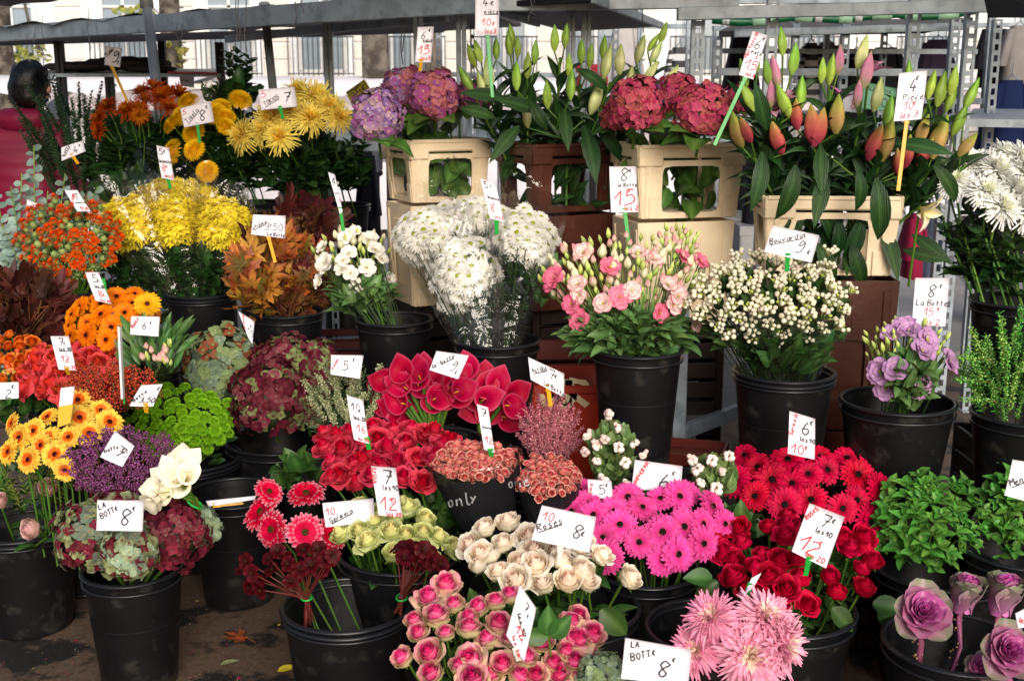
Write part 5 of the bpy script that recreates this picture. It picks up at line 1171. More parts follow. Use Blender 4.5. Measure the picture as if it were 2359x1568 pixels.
# red crate with raised letters behind the astilbe
p = at(1300, 915, 3.95); crate_lattice('bottle_crate', 'red bottle crate with pale raised letters behind the pink astilbe', p.x, p.y + .15, 0, p.z + .0, .34, .28, M_RED, yaw=-.06, nslat=3)
M_RED2 = mat('bright_red_plastic', 'a82c12', rough=.4, noise=.12, nscale=6)
z0 = .0; p = at(1308, 930, 3.9); t = thing('bottle_crate', 'lower red bottle crate printed with cream letters, partly hidden by astilbe', 'crate', (p.x, p.y, 0), None)
q = MB(); V, F = rbox(p.x - .19, p.x + .19, p.y, p.y + .28, .0, at(1300, 895, 3.9).z, .01); q.add(V, F); obj('box', q.mesh('crate_box', M_RED2, False), t)
q = MB(); V, F = rbox(p.x - .195, p.x + .195, p.y - .008, p.y + .288, at(1300, 905, 3.9).z, at(1300, 893, 3.9).z + .012, .004); q.add(V, F); obj('rim', q.mesh('crate_rim', M_RED2, False), t)
MC = mat('cream_print', 'd8c39a', rough=.5)
for ch, x in (('C', 1247), ('E', 1268), ('D', 1290), ('R', 1311)):
    sts, wid = strokes(ch, .085, 0); o = at(x, 938, 3.885); obj('lettering', inkmesh(sts, .018, lambda pp: Vector((o.x + pp[0] * 1.15, p.y - .003, o.z + pp[1])), MC), t)
for (px, py, d, lb) in ((1285, 800, 4.3, 'upper red crate with a bright hole behind the daisies'), (790, 800, 4.9, 'red crate low behind the white lisianthus bucket'), (1940, 1010, 3.9, 'dark red crate behind the lavender lisianthus bucket')):
    a = at(px, py, d); crate_lattice('bottle_crate', lb, a.x, a.y + .1, Z2 + .004 if d > 4 else 0, a.z + .04, .36, .26, M_RED, nslat=3, yaw=.05)
a = at(1575, 1038, 3.65); t = thing('seed_tray', 'shallow brown tray behind the snowberry bucket', 'tray', (a.x, a.y, a.z - .02))
for bx in ((-.12, .12, -.08, .08, 0, .008), (-.12, .12, -.088, -.08, 0, .035), (-.12, .12, .08, .088, 0, .035), (-.128, -.12, -.088, .088, 0, .035), (.12, .128, -.088, .088, 0, .035)):
    q = MB(); V, F = rbox(*bx, .001); q.add(V, F, M=T3(a.x, a.y, a.z - .02) @ RZ(-.3)); obj('tray_side', q.mesh('tray_side', M_RED, False), t)
support(a, .1, 0, a.z - .021, M_BLK, 'plastic crate supporting the shallow brown tray')
# ================================================================== tall crates
def crate_px(xc, ytop, ybot, d, w, l, yaw, m, label, **k):
    a = at(xc, ytop, d); b = at(xc, ybot, d); c = Vector((a.x, a.y + l * .45, 0)); return procona(label, c.x, c.y, b.z, a.z, w, l, m, yaw, **k), c, a.z, b.z
yw = R_(27)
_, cA, tA, bA = crate_px(1000, 322, 468, 4.45, .34, .28, yw, M_BEIGE, 'beige flower crate with window openings holding purple hydrangeas')
crate_px(1000, 466, 710, 4.45, .33, .27, yw, M_BEIGE, 'beige crate under the purple hydrangea crate, behind the daisies', opening=False, collar=False)
_, cB, tB, bB = crate_px(1285, 332, 492, 4.3, .37, .30, yw, M_BROWN, 'brown flower crate holding the green lilies')
crate_px(1285, 490, 720, 4.3, .36, .29, yw, M_BROWN, 'brown crate under the green lily crate', opening=False, collar=False)
_, cC, tC, bC = crate_px(1572, 334, 506, 4.05, .40, .29, R_(14), M_BEIGE, 'beige flower crate holding the red hydrangeas')
crate_px(1560, 504, 760, 4.05, .37, .28, R_(14), M_BEIGE, 'beige crate under the red hydrangea crate, behind pink lisianthus', opening=False, collar=False)
_, cD, tD, bD = crate_px(1925, 452, 640, 3.75, .44, .30, R_(-4), M_BEIGE, 'beige flower crate holding the pink and orange lilies')
crate_px(1930, 638, 1010, 3.75, .42, .30, R_(-4), M_BROWN, 'brown crate under the pink lily crate, right of the bouvardia', opening=False, collar=False)
for c, py, d, w_, l_, lb in ((cA, 710, 4.45, .3, .25, 'dark base crate under the left beige stack'), (cB, 720, 4.3, .33, .26, 'dark base crate under the brown stack'), (cC, 760, 4.05, .33, .25, 'dark base crate under the middle beige stack'), (cD, 1010, 3.75, .38, .26, 'dark base crate under the right stack')):
    crate_lattice('plastic_crate', lb, c.x, c.y, 0.002, at(1179, py, d).z - .001, w_, l_, M_DKBR, yaw=yw if d > 4.2 else .1, group='crates under the buckets')
# ================================================================== gerberas
GG = 'gerberas in the flower buckets'
flowers(L2([(700, 762), (772, 852), (603, 820), (548, 712), (805, 640), (918, 688), (600, 905), (735, 935), (498, 762), (492, 905), (862, 832), (860, 750), (985, 790), (640, 672), (930, 622), (480, 840), (700, 690), (1035, 770)]), 3.75, ORG, 1.12, 'gerbera', 'orange gerbera with dark centre', 'gerbera', 'orange ' + GG, BK['orng'], ldrop=.05)
flowers(L2([(1018, 690)]), 3.75, [YEL_SIDE], 1.2, 'gerbera', 'single yellow gerbera turned right beside the orange gerberas', 'gerbera', None, BK['orng'])
flowers([(x, y) for x, y in [(110, 960), (183, 962), (252, 972), (180, 922), (28, 975), (78, 992), (66, 1058), (127, 1046), (20, 1040), (150, 1082), (45, 1008), (112, 1008), (158, 1006), (205, 998), (232, 945), (95, 1025)]], 3.3, YOR, 1.12, 'gerbera', 'yellow and orange gerbera with dark centre', 'gerbera', 'yellow and orange ' + GG, None, bulge=.08)
flowers([(px, py) for px, py in M3([(1815, 575), (2065, 610), (2225, 540), (2210, 310), (1890, 400), (1700, 350), (2085, 370), (1540, 320), (1660, 258), (2222, 735), (2330, 690), (1930, 490), (2340, 295), (1445, 345), (1840, 710), (1750, 420), (1985, 300), (1600, 400)])] + RR3([(150, 480), (152, 615), (40, 270), (300, 480), (215, 360), (20, 500), (10, 690)]), 3.0, PNK, 1.02, 'gerbera', 'hot pink gerbera with black centre', 'gerbera', 'hot pink ' + GG, BK['pgerb'], bulge=.10)
flowers(RR3([(530, 92), (510, 292), (628, 180), (765, 205), (875, 140), (715, 350), (895, 318), (735, 40), (1215, 145), (1208, 318), (1375, 250), (372, 190), (1005, 110), (1320, 65), (1440, 130), (1110, 375), (440, 10), (640, 0), (960, 20), (1140, 30), (1520, 75), (1300, 470)]), 3.25, REDG, 1.08, 'gerbera', 'red gerbera with dark centre', 'gerbera', 'red ' + GG, BK['rgerb'], bulge=.10)
flowers(L3([(1805, 400), (1880, 520), (2105, 540), (2285, 560)]), 2.94, RPW, 1.26, 'gerbera', 'magenta gerbera with pale petal tips', 'gerbera', 'magenta ' + GG, BK['cho'], stemr=.003, per=4)
flowers([L3([(2115, 275)])[0] + ((-.1, -.45, .9),)], 3.2, RPW, 1.15, 'gerbera', 'magenta gerbera seen from the side above the others', 'gerbera', None, BK['back'], stemr=.003)
flowers([L3([(1858, 262)])[0] + ((.45, -.4, .8),)], 3.05, RPW, 1.0, 'gerbera', 'magenta gerbera half hidden, tilted right, highest at left', 'gerbera', None, BK['cho'])
# ================================================================== roses
RL = dict(leaf_=ROSEL, nleaf=3, stemr=.0032, up=1.2, cam_=.5, wob=.28)
flowers(RR3([(400, 545), (605, 545), (735, 560), (272, 635), (440, 655), (352, 755), (560, 735), (510, 805), (668, 775), (603, 872), (385, 893), (722, 620), (580, 985), (715, 965), (822, 905), (850, 1055), (992, 862), (1050, 992), (1225, 962), (1215, 825), (1150, 705), (1220, 612), (1085, 600), (1290, 765), (300, 720), (460, 940), (800, 760), (740, 470), (1240, 700), (650, 1040)]), 2.95, RS_RED, 1.0, 'rose', 'red rose', 'rose', 'red roses at right', BK['rrose'], bulge=.09, **RL)
flowers(M3([(35, 20), (120, 115), (20, 185), (140, 245), (215, 30), (300, 120), (370, 90), (420, 200), (550, 225), (520, 60), (620, 80), (680, 10), (240, 190), (340, 20), (450, -30), (260, -60), (150, -60), (560, -100), (640, -90), (700, -60), (80, -100), (20, -60), (-60, 10), (-20, 100), (-70, -90), (370, -120), (480, -120), (240, -150), (740, -20), (-40, 210), (190, 110)]), 3.3, RS_RP, 1.04, 'rose', 'bright red rose with pinkish petal backs', 'rose', 'bright red roses in the middle', BK['only'], bulge=.09, **RL)
flowers(M3([(155, 400), (60, 540), (150, 570), (215, 655), (245, 515), (355, 490), (460, 440), (565, 490), (355, 600), (455, 605), (560, 590), (655, 620), (762, 700), (370, 725), (610, 765), (300, 450), (40, 600), (520, 680), (100, 500)]), 3.0, RS_YG, 1.02, 'rose', 'yellow green rose', 'rose', 'yellow green roses', BK['yrose'], bulge=.09, **RL)
flowers(M3([(430, 335)]), 3.08, [bud(.05, .013, [(0, '8fa050'), (.5, 'c8cc84'), (1, 'e0d898')])], 1, 'rose', 'closed greenish rose bud beside the 12 euro card', 'rose', None, BK['yrose'])
flowers(M3([(1025, 560), (1170, 530), (1140, 665), (1315, 630), (935, 665), (990, 725), (1055, 750), (1110, 865), (1235, 785), (1370, 815), (1510, 790), (1250, 910), (1410, 955), (1575, 918), (1640, 845), (1775, 750), (1640, 690), (1950, 890), (1680, 920), (975, 810), (1350, 720), (1470, 700)]), 2.78, RS_WH, 1.0, 'rose', 'cream rose blushed with pink', 'rose', 'cream and pink roses', BK['wrose'], bulge=.08, leaf_=ROSEL, nleaf=3, lsz=1.15, stemr=.0035, up=1.2, cam_=.5, wob=.28)
flowers(M3([(735, 965), (620, 1045), (795, 1085), (980, 1105), (1080, 1070), (1190, 1025), (565, 1265), (670, 1185), (735, 1280), (635, 1405), (885, 1265), (905, 1185), (1040, 1340), (1085, 1225), (465, 1440), (930, 1450), (1120, 1485), (1270, 1460), (820, 1505), (660, 1545), (1390, 1330), (1560, 1310), (1450, 1475), (1340, 1545), (1630, 1325), (1710, 1295), (1700, 1410), (1605, 1460), (1610, 1150), (1560, 1215), (1050, 1560), (1540, 1400), (1600, 1550), (1200, 1575), (930, 1575), (530, 1190), (1190, 1330), (1490, 1560)]), 2.42, RS_PG, .9, 'rose', 'pink rose with pale green outer petals', 'rose', 'pink and green roses', BK['pgrose'], bulge=.06, leaf_=ROSEL, nleaf=3, stemr=.003, up=1.25, cam_=.5, wob=.28)
flowers(L3([(340, 250), (262, 510)]), 3.3, RS_PK, 1.08, 'rose', 'dusty pink rose in the left edge bucket', 'rose', None, BK['prose'], leaf_=ROSEL, nleaf=5, stemr=.0035)
flowers(L3([(5, 350)]), 3.35, RS_PK, .9, 'rose', 'dusty pink rose cut by the left edge', 'rose', None, BK['prose'], leaf_=ROSEL, nleaf=6, lsz=1.2, stemr=.0035)
flowers(dome_pts(172, 865, 118, 62, 30), 3.62, RS_CO, 1.0, 'rose', 'coral pink rose', 'rose', 'coral roses at left', BK['coral'], bulge=.08, leaf_=ROSEL, nleaf=2, stemr=.003)
# ================================================================== chrysanthemums and dahlias
flowers(L1([(1690, 940), (1840, 910), (1940, 950), (2135, 830), (2270, 760), (2060, 650), (1890, 830), (2180, 700), (2010, 790), (2330, 820)]), 4.85, TOK, 1.3, 'spider_chrysanthemum', 'pale yellow spider chrysanthemum with drooping petals', 'chrysanthemum', 'yellow spider chrysanthemums', BK['toki'], leaf_=MUML, nleaf=7, lsz=1.3, stemr=.004, up=.6, per=4)
flowers(L1([(1300, 700), (1560, 872), (1188, 862), (1335, 915), (1340, 1035), (1430, 1185), (1195, 1050), (1530, 735), (1660, 690), (1560, 805), (1480, 780), (1250, 800)]), 4.9, TIG, 1.35, 'chrysanthemum', 'golden yellow round chrysanthemum', 'chrysanthemum', 'golden chrysanthemums', BK['tig'], leaf_=MUML, nleaf=9, lsz=1.3, stemr=.0035, up=.4, per=4)
flowers(L1([(690, 830), (955, 765), (1110, 680), (1165, 750), (750, 745), (985, 650), (1240, 660), (880, 770), (1065, 620), (1010, 700), (690, 900), (1180, 650)]), 5.0, RUST, 1.6, 'chrysanthemum', 'rust red chrysanthemum with golden centre', 'chrysanthemum', 'rust chrysanthemums', None, leaf_=MUML, nleaf=9, lsz=1.4, stemr=.0035, up=.6, per=4, base=at(330, 480, 5.15))
flowers(L1([(965, 800)]), 4.93, [RUST2], 1.25, 'chrysanthemum', 'orange yellow chrysanthemum drooping among rust ones', 'chrysanthemum', None, None, base=at(330, 480, 5.15))
flowers([(2172, 395), (2230, 378), (2290, 400), (2345, 372), (2268, 445), (2330, 440), (2352, 500), (2200, 420), (2355, 410), (2140, 400), (2310, 360), (2300, 480)], 3.75, WSP, 1.2, 'spider_chrysanthemum', 'white spider chrysanthemum', 'chrysanthemum', 'white spider chrysanthemums', BK['wmum'], leaf_=MUML, nleaf=8, lsz=1.3, stemr=.004, up=.6, per=4)
flowers([p + (n,) for p, n in zip(RR3([(215, 1140), (570, 1150), (480, 1375), (120, 1350), (650, 1290)]), ((-.2, -.5, .85), (.4, -.55, .7), (.1, -.9, .3), (-.4, -.9, .3), (.8, -.6, .3)))], 2.55, DAHL, 1.0, 'dahlia', 'pink and cream shaggy dahlia', 'dahlia', 'pink dahlias', BK['dahl'], leaf_=MUML, nleaf=3, stemr=.004, per=3)
bt = thing('chrysanthemum_bunch', 'dense bunch of bright green button chrysanthemums', 'bunch of flowers', BK['gmum']['c'])
for x, y, dx, dy in dome_pts(410, 965, 132, 82, 70, .45):
    q2 = dx * dx + dy * dy; place(bt, random.choice(GRB), 'chrysanthemum', at(x, y, 3.85 + .12 * q2), facing(dx, dy, .7, .5) + rv(.2), rnd(1.05, 1.4))
    stem(bt, at(x, y, 3.86 + .12 * q2), at(430 + dx * 40, 1060, 4.0), .0018)
foliage(bt, 420, 1000, 130, 90, 3.93, 130, MUML, .8)
# yellow chrysanthemums in cellophane
def daisy_bunch(name, label, lobes, d, meshes, s, bk, film, tag_, n_per=60, lv=MUML, w0=.035, fillc=60):
    for li, (cx, cy, rx, ry, dd, sub) in enumerate(lobes):
        b = bk['c'] + Vector(((cx - 1179) / FOC * d - bk['c'].x, 0, 0)) * .35 + Vector((0, 0, -.06))
        t = thing(name, sub, 'bunch of flowers', b, label)
        for x, y, dx, dy in dome_pts(cx, cy, rx, ry, n_per, .3):
            q2 = dx * dx + dy * dy; p = at(x, y, dd + .14 * q2 - .03 * dy); place(t, random.choice(meshes), tag_, p, (facing(dx, dy, .6, .6) + rv(.2)), s * rnd(.85, 1.15))
            if random.random() < .25: stem(t, p, b, .0015, 'dark')
        foliage(t, (cx + b.x * 0 + (PCX + b.x / dd * FOC)) / 2, (cy + 700) / 2 if cy < 640 else cy + 60, rx * .62, 95, dd + .02, fillc * 2, lv, 1.0)
        foliage(t, (cx + 3 * (PCX + b.x / dd * FOC)) / 4, 690, 60, 60, dd + .06, 40, lv, .95)
        c = at(cx, cy - ry * .5, dd + .05); cone(t, b, c + (c - b).normalized() * .07, w0, rx * d / FOC * 1.33, film, seed=li + int(cx), flat=.8)
daisy_bunch('chrysanthemum_bunch', 'yellow chrysanthemum bunches in cellophane', [(405, 452, 85, 32, 4.75, 'yellow chrysanthemum bunch at the back of the cellophane group'), (308, 512, 76, 58, 4.58, 'leftmost yellow chrysanthemum bunch in cellophane'), (402, 512, 52, 58, 4.5, 'middle yellow chrysanthemum bunch in cellophane'), (510, 520, 62, 58, 4.48, 'rightmost yellow chrysanthemum bunch in cellophane')], 4.55, YCA, 1.5, BK['ycar'], M_FILM2, 'chrysanthemum', 54)
daisy_bunch('daisy_bunch', 'white daisy bunches in cellophane', [(1090, 500, 90, 40, 4.15, 'white daisy bunch at the back behind the price card'), (990, 545, 78, 62, 4.02, 'leftmost white daisy bunch in cellophane'), (1205, 552, 74, 72, 3.98, 'rightmost white daisy bunch in cellophane'), (1070, 632, 74, 92, 3.86, 'front white daisy bunch in cellophane, hanging lowest')], 3.95, WDA, 1.45, BK['dais'], M_FILM, 'daisy', 44)
# ================================================================== lisianthus
def lisi_bunch(label, pts, buds, d, heads, budm, bk, s, nb_leaf, lc, rx, ry, budscale=1.0, cat='bunch of flowers', ly=40):
    t = thing('lisianthus_bunch', label, cat, bk['c'] + Vector((0, 0, -.1)), 'lisianthus bunches'); b0 = bk['c'] + Vector((0, 0, -.1))
    mx = sum(p[0] for p in pts) / len(pts); my = sum(p[1] for p in pts) / len(pts)
    for p in pts:
        dx, dy = (p[0] - mx) / rx, (p[1] - my) / ry; P_ = at(p[0], p[1], d + .08 * (dx * dx + dy * dy) - .04 * dy); place(t, heads[p[2]] if len(p) > 2 else random.choice(heads), 'lisianthus', P_, facing(dx, dy, .5, .9) + rv(.25), s * rnd(.85, 1.12)); stem(t, P_, b0 + Vector((dx * .05, 0, 0)), .0022, 'dark')
    for x, y, dx, dy in dome_pts(*buds[:4], buds[4], .4):
        P_ = at(x, y, d + .04 + .10 * (dx * dx + dy * dy)); up_ = Vector((dx * .6 + rnd(-.3, .3), rnd(-.5, .1), 1)).normalized(); place(t, random.choice(budm), 'bud', P_, up_, budscale * rnd(.7, 1.2)); stem(t, P_, P_.lerp(b0, .5) + rv(.01), .0013, 'pale')
    foliage(t, lc[0], lc[1], lc[2], lc[3], d - .03, nb_leaf * 2, LISL, 1.35)
    for i in range(10): stem(t, at(lc[0] + rnd(-1, 1) * lc[2] * .8, lc[1] + rnd(-60, 10), d + rnd(.05, .15)), b0 + Vector((rnd(-.05, .05), rnd(-.05, .05), 0)), .002)
    return t
lisi_bunch('white lisianthus bunch with green buds', M2([(30, 245), (60, 340), (190, 250), (100, 195), (10, 450), (70, 480), (180, 440), (280, 380), (110, 560), (230, 600), (335, 520), (240, 320), (-120, 300), (-90, 440), (-100, 400)]) + [(742, 610), (738, 648), (800, 545), (852, 552), (790, 600)], (810, 590, 85, 62, 46), 4.25, LIS_W, [LB_P, LB_G], BK['wlis'], 1.0, 60, (830, 680, 75, 55), 90, 70)
lisi_bunch('pink and white edged lisianthus bunch full of green buds', [q_ + (k,) for q_, k in zip(M2([(1860, 440), (2160, 385), (2060, 345), (1480, 510), (1640, 560), (1930, 645), (2200, 750), (2260, 560), (1600, 690), (1660, 800), (1820, 690), (2330, 640), (2440, 830), (2010, 600), (2360, 380), (2480, 400), (1650, 630), (1470, 560), (2290, 700), (1680, 340)]), (0, 1, 1, 0, 1, 2, 0, 1, 0, 0, 1, 1, 1, 1, 0, 0, 1, 0, 1, 1))], (1440, 640, 190, 95, 150), 3.4, LIS_P, [LB_G, LB_G, LB_P, LB_K], BK['plis'], .98, 110, (1450, 770, 165, 60), 180, 110)
T_ = thing('lisianthus_bunch', 'tuft of lisianthus buds rising at the top right of the pink bunch', 'bunch of flowers', BK['plis']['c'], 'lisianthus bunches')
for x, y, dx, dy in dome_pts(1562, 565, 42, 42, 32, .4): P_ = at(x, y, 3.62); place(T_, random.choice([LB_G, LB_G, LB_K]), 'bud', P_, Vector((dx * .5, -.2, 1)), rnd(.7, 1)); stem(T_, P_, at(1540, 680, 3.55), .0013, 'pale')
lisi_bunch('lavender lisianthus bunch with small green buds', RR2([(1645, 1020), (1825, 1085), (1480, 1140), (1410, 1270), (1630, 1250), (1540, 860), (1460, 900), (1680, 940), (1560, 880), (1380, 1150)]), (2085, 800, 100, 58, 56), 3.22, LIS_L, [LB_G, LB_G], BK['lav'], 1.1, 60, (2090, 875, 60, 60), 80, 80, budscale=.8)
# ================================================================== bouvardia, snowberry, astilbe, limonium...
t = thing('bouvardia_bunch', 'bunch of white bouvardia buds in clear cellophane', 'bunch of flowers', BK['bouv']['c'] + Vector((0, 0, -.1)))
for x, y, dx, dy in dome_pts(1775, 690, 182, 98, 60, .45) + [(1700, 595, -.4, -1), (1750, 600, 0, -1), (1905, 585, .5, -1), (1890, 625, .6, -.9)]:
    P_ = at(x, y + 8, 3.3 + .13 * (dx * dx + dy * dy) - .05 * dy); place(t, random.choice(BOU), 'flower_cluster', P_, facing(dx, dy, .9, .5), rnd(1.0, 1.35)); stem(t, P_, BK['bouv']['c'] + Vector((dx * .07, 0, -.1)), .0016, 'dark')
foliage(t, 1780, 725, 190, 115, 3.30, 260, BOUL, 1.1, thick=.12)
foliage(t, 1800, 795, 120, 75, 3.30, 170, BOUL, 1.25, thick=.1)
cone(t, BK['bouv']['c'] + Vector((0, 0, -.06)), at(1790, 715, 3.42), .09, .205, M_FILM, seed=5, flat=.75)
t = thing('snowberry_branches', 'branches with white and pinkish berries and small green leaves', 'branches', BK['sym']['c'])
for (x, y) in [(1405, 955), (1420, 985), (1395, 1010), (1425, 1030), (1375, 1025), (1440, 1065), (1445, 1110), (1350, 1000), (1375, 1060), (1480, 1045), (1390, 1100), (1605, 1080), (1615, 1110), (1640, 1060), (1665, 1085), (1595, 1060), (1650, 1125), (1460, 1020), (1350, 1040), (1680, 1050)]:
    P_ = at(x, y, 3.2 + rnd(-.04, .04)); place(t, random.choice(SNOW), 'berry_cluster', P_, (rnd(-.4, .4), -.3, 1), rnd(1.1, 1.6)); stem(t, P_, BK['sym']['c'] + Vector((0, 0, -.08)), .0018, 'brown')
for cx, cy, rx, ry, n in ((1410, 1040, 62, 85, 90), (1640, 1090, 60, 50, 60)): foliage(t, cx, cy, rx, ry, 3.21, n * 2, SNOL, 1.35, thick=.06)
t = thing('astilbe_bunch', 'feathery dusty pink astilbe plumes', 'bunch of flowers', BK['astil']['c'])
for x, y, dx, dy in dome_pts(1268, 992, 44, 62, 70, .4): P_ = at(x, y + 24, 3.4 + .06 * (dx * dx + dy * dy)); place(t, random.choice(AST), 'plume', P_, Vector((dx * .7, -.35, .95 - dy * .4)), rnd(.5, .8)); stem(t, P_, BK['astil']['c'] + Vector((0, 0, -.08)), .002, 'brown')
t = thing('beautyberry_branches', 'branches covered in tiny violet berries', 'branches', at(290, 1150, 3.5))
for x, y, dx, dy in dome_pts(290, 1068, 145, 80, 100, .5):
    P_ = at(x, y, 3.16 + .08 * (dx * dx + dy * dy)); place(t, random.choice(CALLI), 'berry_cluster', P_, (dx, -.2, 1), rnd(.7, 1.3))
    if random.random() < .6: stem(t, P_, at(280 + dx * 25, 1180, 3.3), .0014, 'brown')
t = thing('veronica_bunch', 'green and cream flower spikes beside the burgundy hydrangea', 'bunch of flowers', at(800, 1010, 3.6))
for x, y, dx, dy in dome_pts(805, 915, 76, 62, 34, .4): P_ = at(x - dx * 8, y + 25, 3.5 + rnd(0, .08)); place(t, random.choice(VER), 'flower_spike', P_, Vector((dx * .8, -.25, 1)), rnd(.6, 1)); 
for x, y, dx, dy in dome_pts(800, 940, 74, 60, 30, .4): P_ = at(x, y + 40, 3.58); place(t, VERS[0], 'sprig', P_, Vector((dx * .8, -.3, 1)), rnd(.7, 1))
t = thing('cress_bunch', 'tall bunch of fine bright green seed heads', 'bunch of flowers', BK['gleaf']['c'])
for x, y, dx, dy in dome_pts(2330, 855, 88, 92, 46, .4): P_ = at(x, y + 30, 3.35 + rnd(0, .12)); place(t, random.choice(THL), 'seed_head', P_, Vector((dx * .9, -.25, 1 - dy * .2)), rnd(.65, 1.1)); place(t, THLS[0], 'sprig', at(x, y + 40, 3.45), Vector((dx * .9, -.2, 1)), rnd(.7, 1.1))
for (x, y, a) in ((2245, 830, -1.2), (2240, 880, -1.3), (2255, 925, -1.4)): place(t, THL[0], 'seed_head', at(x + 40, y, 3.3), Vector((a, -.2, .15)), .95)
# thistles
t = thing('thistle_bunch', 'bunch of orange safflower thistles with green buds', 'bunch of flowers', BK['saff']['c'])
k = 0
for x, y, dx, dy in dome_pts(160, 552, 118, 94, 96, .35) + [(220, 682, .4, 1), (70, 620, -.8, .8), (195, 625, .2, 1)]:
    P_ = at(x, y, 4.35 + .12 * (dx * dx + dy * dy)); n_ = facing(dx, dy, .7, .6) + rv(.3); k += 1; s = rnd(.95, 1.4); r0 = rnd(0, 6)
    place(t, SAF[1], 'bud', P_, n_, s, r0)
    if k % 4: place(t, SAF[0], 'flower_head', P_, n_, s, r0)
    if k % 2: stem(t, P_, at(170 + dx * 20, 690, 4.5), .0018)
foliage(t, 160, 570, 125, 105, 4.45, 150, [leaf(.045, .018, '3f5434', '4c6440', 'lance', -.6, .3)], 1.2); foliage(t, 200, 620, 110, 60, 4.6, 70, MUML, 1.1)
# oak leaves: orange branches, rust brown branches with shade put into their colour
def leaves_thing(name, label, regs, d, cat='branches', base=None):
    t = thing(name, label, cat, base or at(regs[0][0], regs[0][1] + regs[0][3], d))
    for (cx, cy, rx, ry, n, ms, s, dd) in regs:
        c = at(cx, cy + ry * .9, d + dd + .12)
        for i in range(n):
            k = math.sqrt(random.random()); a = rnd(0, 6.283); p = at(cx + rx * k * math.cos(a), cy + ry * k * math.sin(a), d + dd + rnd(-.03, .12)); xd = (p - c).normalized() + rv(.6); place_leaf(t, random.choice(ms), p, xd, s * rnd(.7, 1.2), nrm=TOCAM + rv(.8))
            if i % 4 == 0: stem(t, p, t.location + rv(.03), .0022, 'brown')
    return t
leaves_thing('oak_branches', 'orange and brown autumn oak branches behind the 3,50 card', [(640, 610, 88, 80, 72, MAP_O + OAK_D[2:], 1.05, 0), (575, 650, 55, 60, 22, MAP_O, 1.15, -.12), (690, 530, 70, 55, 50, MAP_D + OAK_D, 1.05, .14), (570, 700, 40, 25, 7, MAP_O[2:3] + MAP_O[4:], 1.1, -.12), (690, 670, 60, 50, 34, MAP_D, 1.0, .02)], 4.45, base=BK['maple']['c'])
leaves_thing('oak_branches', 'dark rust oak leaves, colour darkened for shade, at the left edge', [(60, 715, 85, 65, 70, OAK_D, 1.0, 0), (50, 780, 85, 40, 40, OAK_D, .95, .02), (125, 750, 55, 50, 24, OAK_D, .9, .05)], 4.1)
# spray roses orange at far left, red berry sprays
flowers(dome_pts(48, 828, 78, 52, 34, .4), 3.8, RS_OS + RS_OS + [HYP[0]], 1.15, 'spray_rose', 'small orange spray rose', 'rose', 'orange spray roses at left', None, leaf_=ROSEL, nleaf=3, lsz=.75, stemr=.0018, base=at(60, 930, 3.9))
t = thing('berry_sprays', 'rusty red branching berry sprays in front of the coral roses', 'branches', at(260, 960, 3.5))
for x, y, dx, dy in dome_pts(255, 890, 105, 52, 48, .4): P_ = at(x, y, 3.46); place(t, BRBR[0], 'berry_cluster', P_, (dx, -.3, 1), rnd(.7, 1.3)); place(t, THIN[0], 'sprig', at(x, y + 20, 3.5), Vector((dx * 1.2, -.3, 1)), rnd(.3, .5)); stem(t, P_, at(262, 960, 3.52), .0012, 'maroon')
t = thing('grass_filler', 'yellowish fine filler foliage below the yellow orange gerberas', 'foliage', at(60, 1180, 3.4))
for x, y, dx, dy in dome_pts(60, 1105, 110, 55, 26, .4): place(t, THIN[0], 'sprig', at(x, y + 20, 3.42), Vector((dx, -.3, .9)), rnd(.5, .9))
foliage(t, 40, 1120, 90, 60, 3.46, 34, ROSEL, 1.2)
t = thing('dark_foliage', 'dark leafy stems between the coral roses and the yellow orange gerberas', 'foliage', at(40, 980, 3.7)); foliage(t, 40, 935, 70, 35, 3.62, 40, ROSEL, 1.1)
# alstroemeria
b = BK['alst']['c']; t = thing('alstroemeria_bunch', 'unopened alstroemeria bunch in clear sleeve with pointed green leaves', 'bunch of flowers', b + Vector((0, 0, -.1)))
AL = [leaf(.085, .022, '3c5c30', '4a7038', 'lance', bb, .3, rib='5c8048') for bb in (-.5, -1.1)]
for i in range(70): x = rnd(300, 415); y = rnd(770, 860); p = at(x, y, 3.6 + rnd(-.04, .08)); xd = Vector(((x - 360) / 90, rnd(-.4, .2), rnd(.4, 1))); place_leaf(t, random.choice(AL), p, xd, rnd(.7, 1.1), TOCAM)
for i in range(16): x = rnd(330, 400); y = rnd(790, 845); place(t, random.choice([LB_K, LB_G]), 'bud', at(x, y, 3.56), (rnd(-.3, .3), -.3, 1), rnd(.7, 1))
cone(t, b + Vector((0, 0, -.06)), at(356, 790, 3.62), .03, .10, M_FILM2, seed=3, fold=5)
# eucalyptus and box
t = thing('eucalyptus_branches', 'blue grey eucalyptus branches with round leaves at the left edge', 'branches', at(90, 640, 4.8))
for (x0, y0, x1, y1, n) in ((82, 640, 78, 335, 22), (60, 650, 25, 430, 16), (120, 640, 150, 400, 16), (70, 660, 5, 520, 14), (130, 650, 190, 440, 12), (40, 650, 50, 400, 16), (90, 650, 110, 440, 12), (150, 600, 225, 430, 12), (30, 640, -10, 440, 12), (100, 600, 120, 490, 10), (15, 640, 20, 560, 8)):
    dz = 4.7 + rnd(-.1, .15); A_, B_ = at(x0, y0, dz + .1), at(x1, y1, dz); stem(t, A_, B_, .0025, 'pale')
    for k in range(n):
        f = .25 + .75 * k / n; p = A_.lerp(B_, f); s_ = 1 if k % 2 else -1; xd = Vector((s_ * rnd(.5, 1), rnd(-.6, .3), rnd(-.1, .5))); place_leaf(t, random.choice(EUCL), p, xd, rnd(.9, 1.35) * (1.15 - .45 * f), nrm=TOCAM + Vector((0, 0, rnd(.2, 1.2))) + rv(.4))
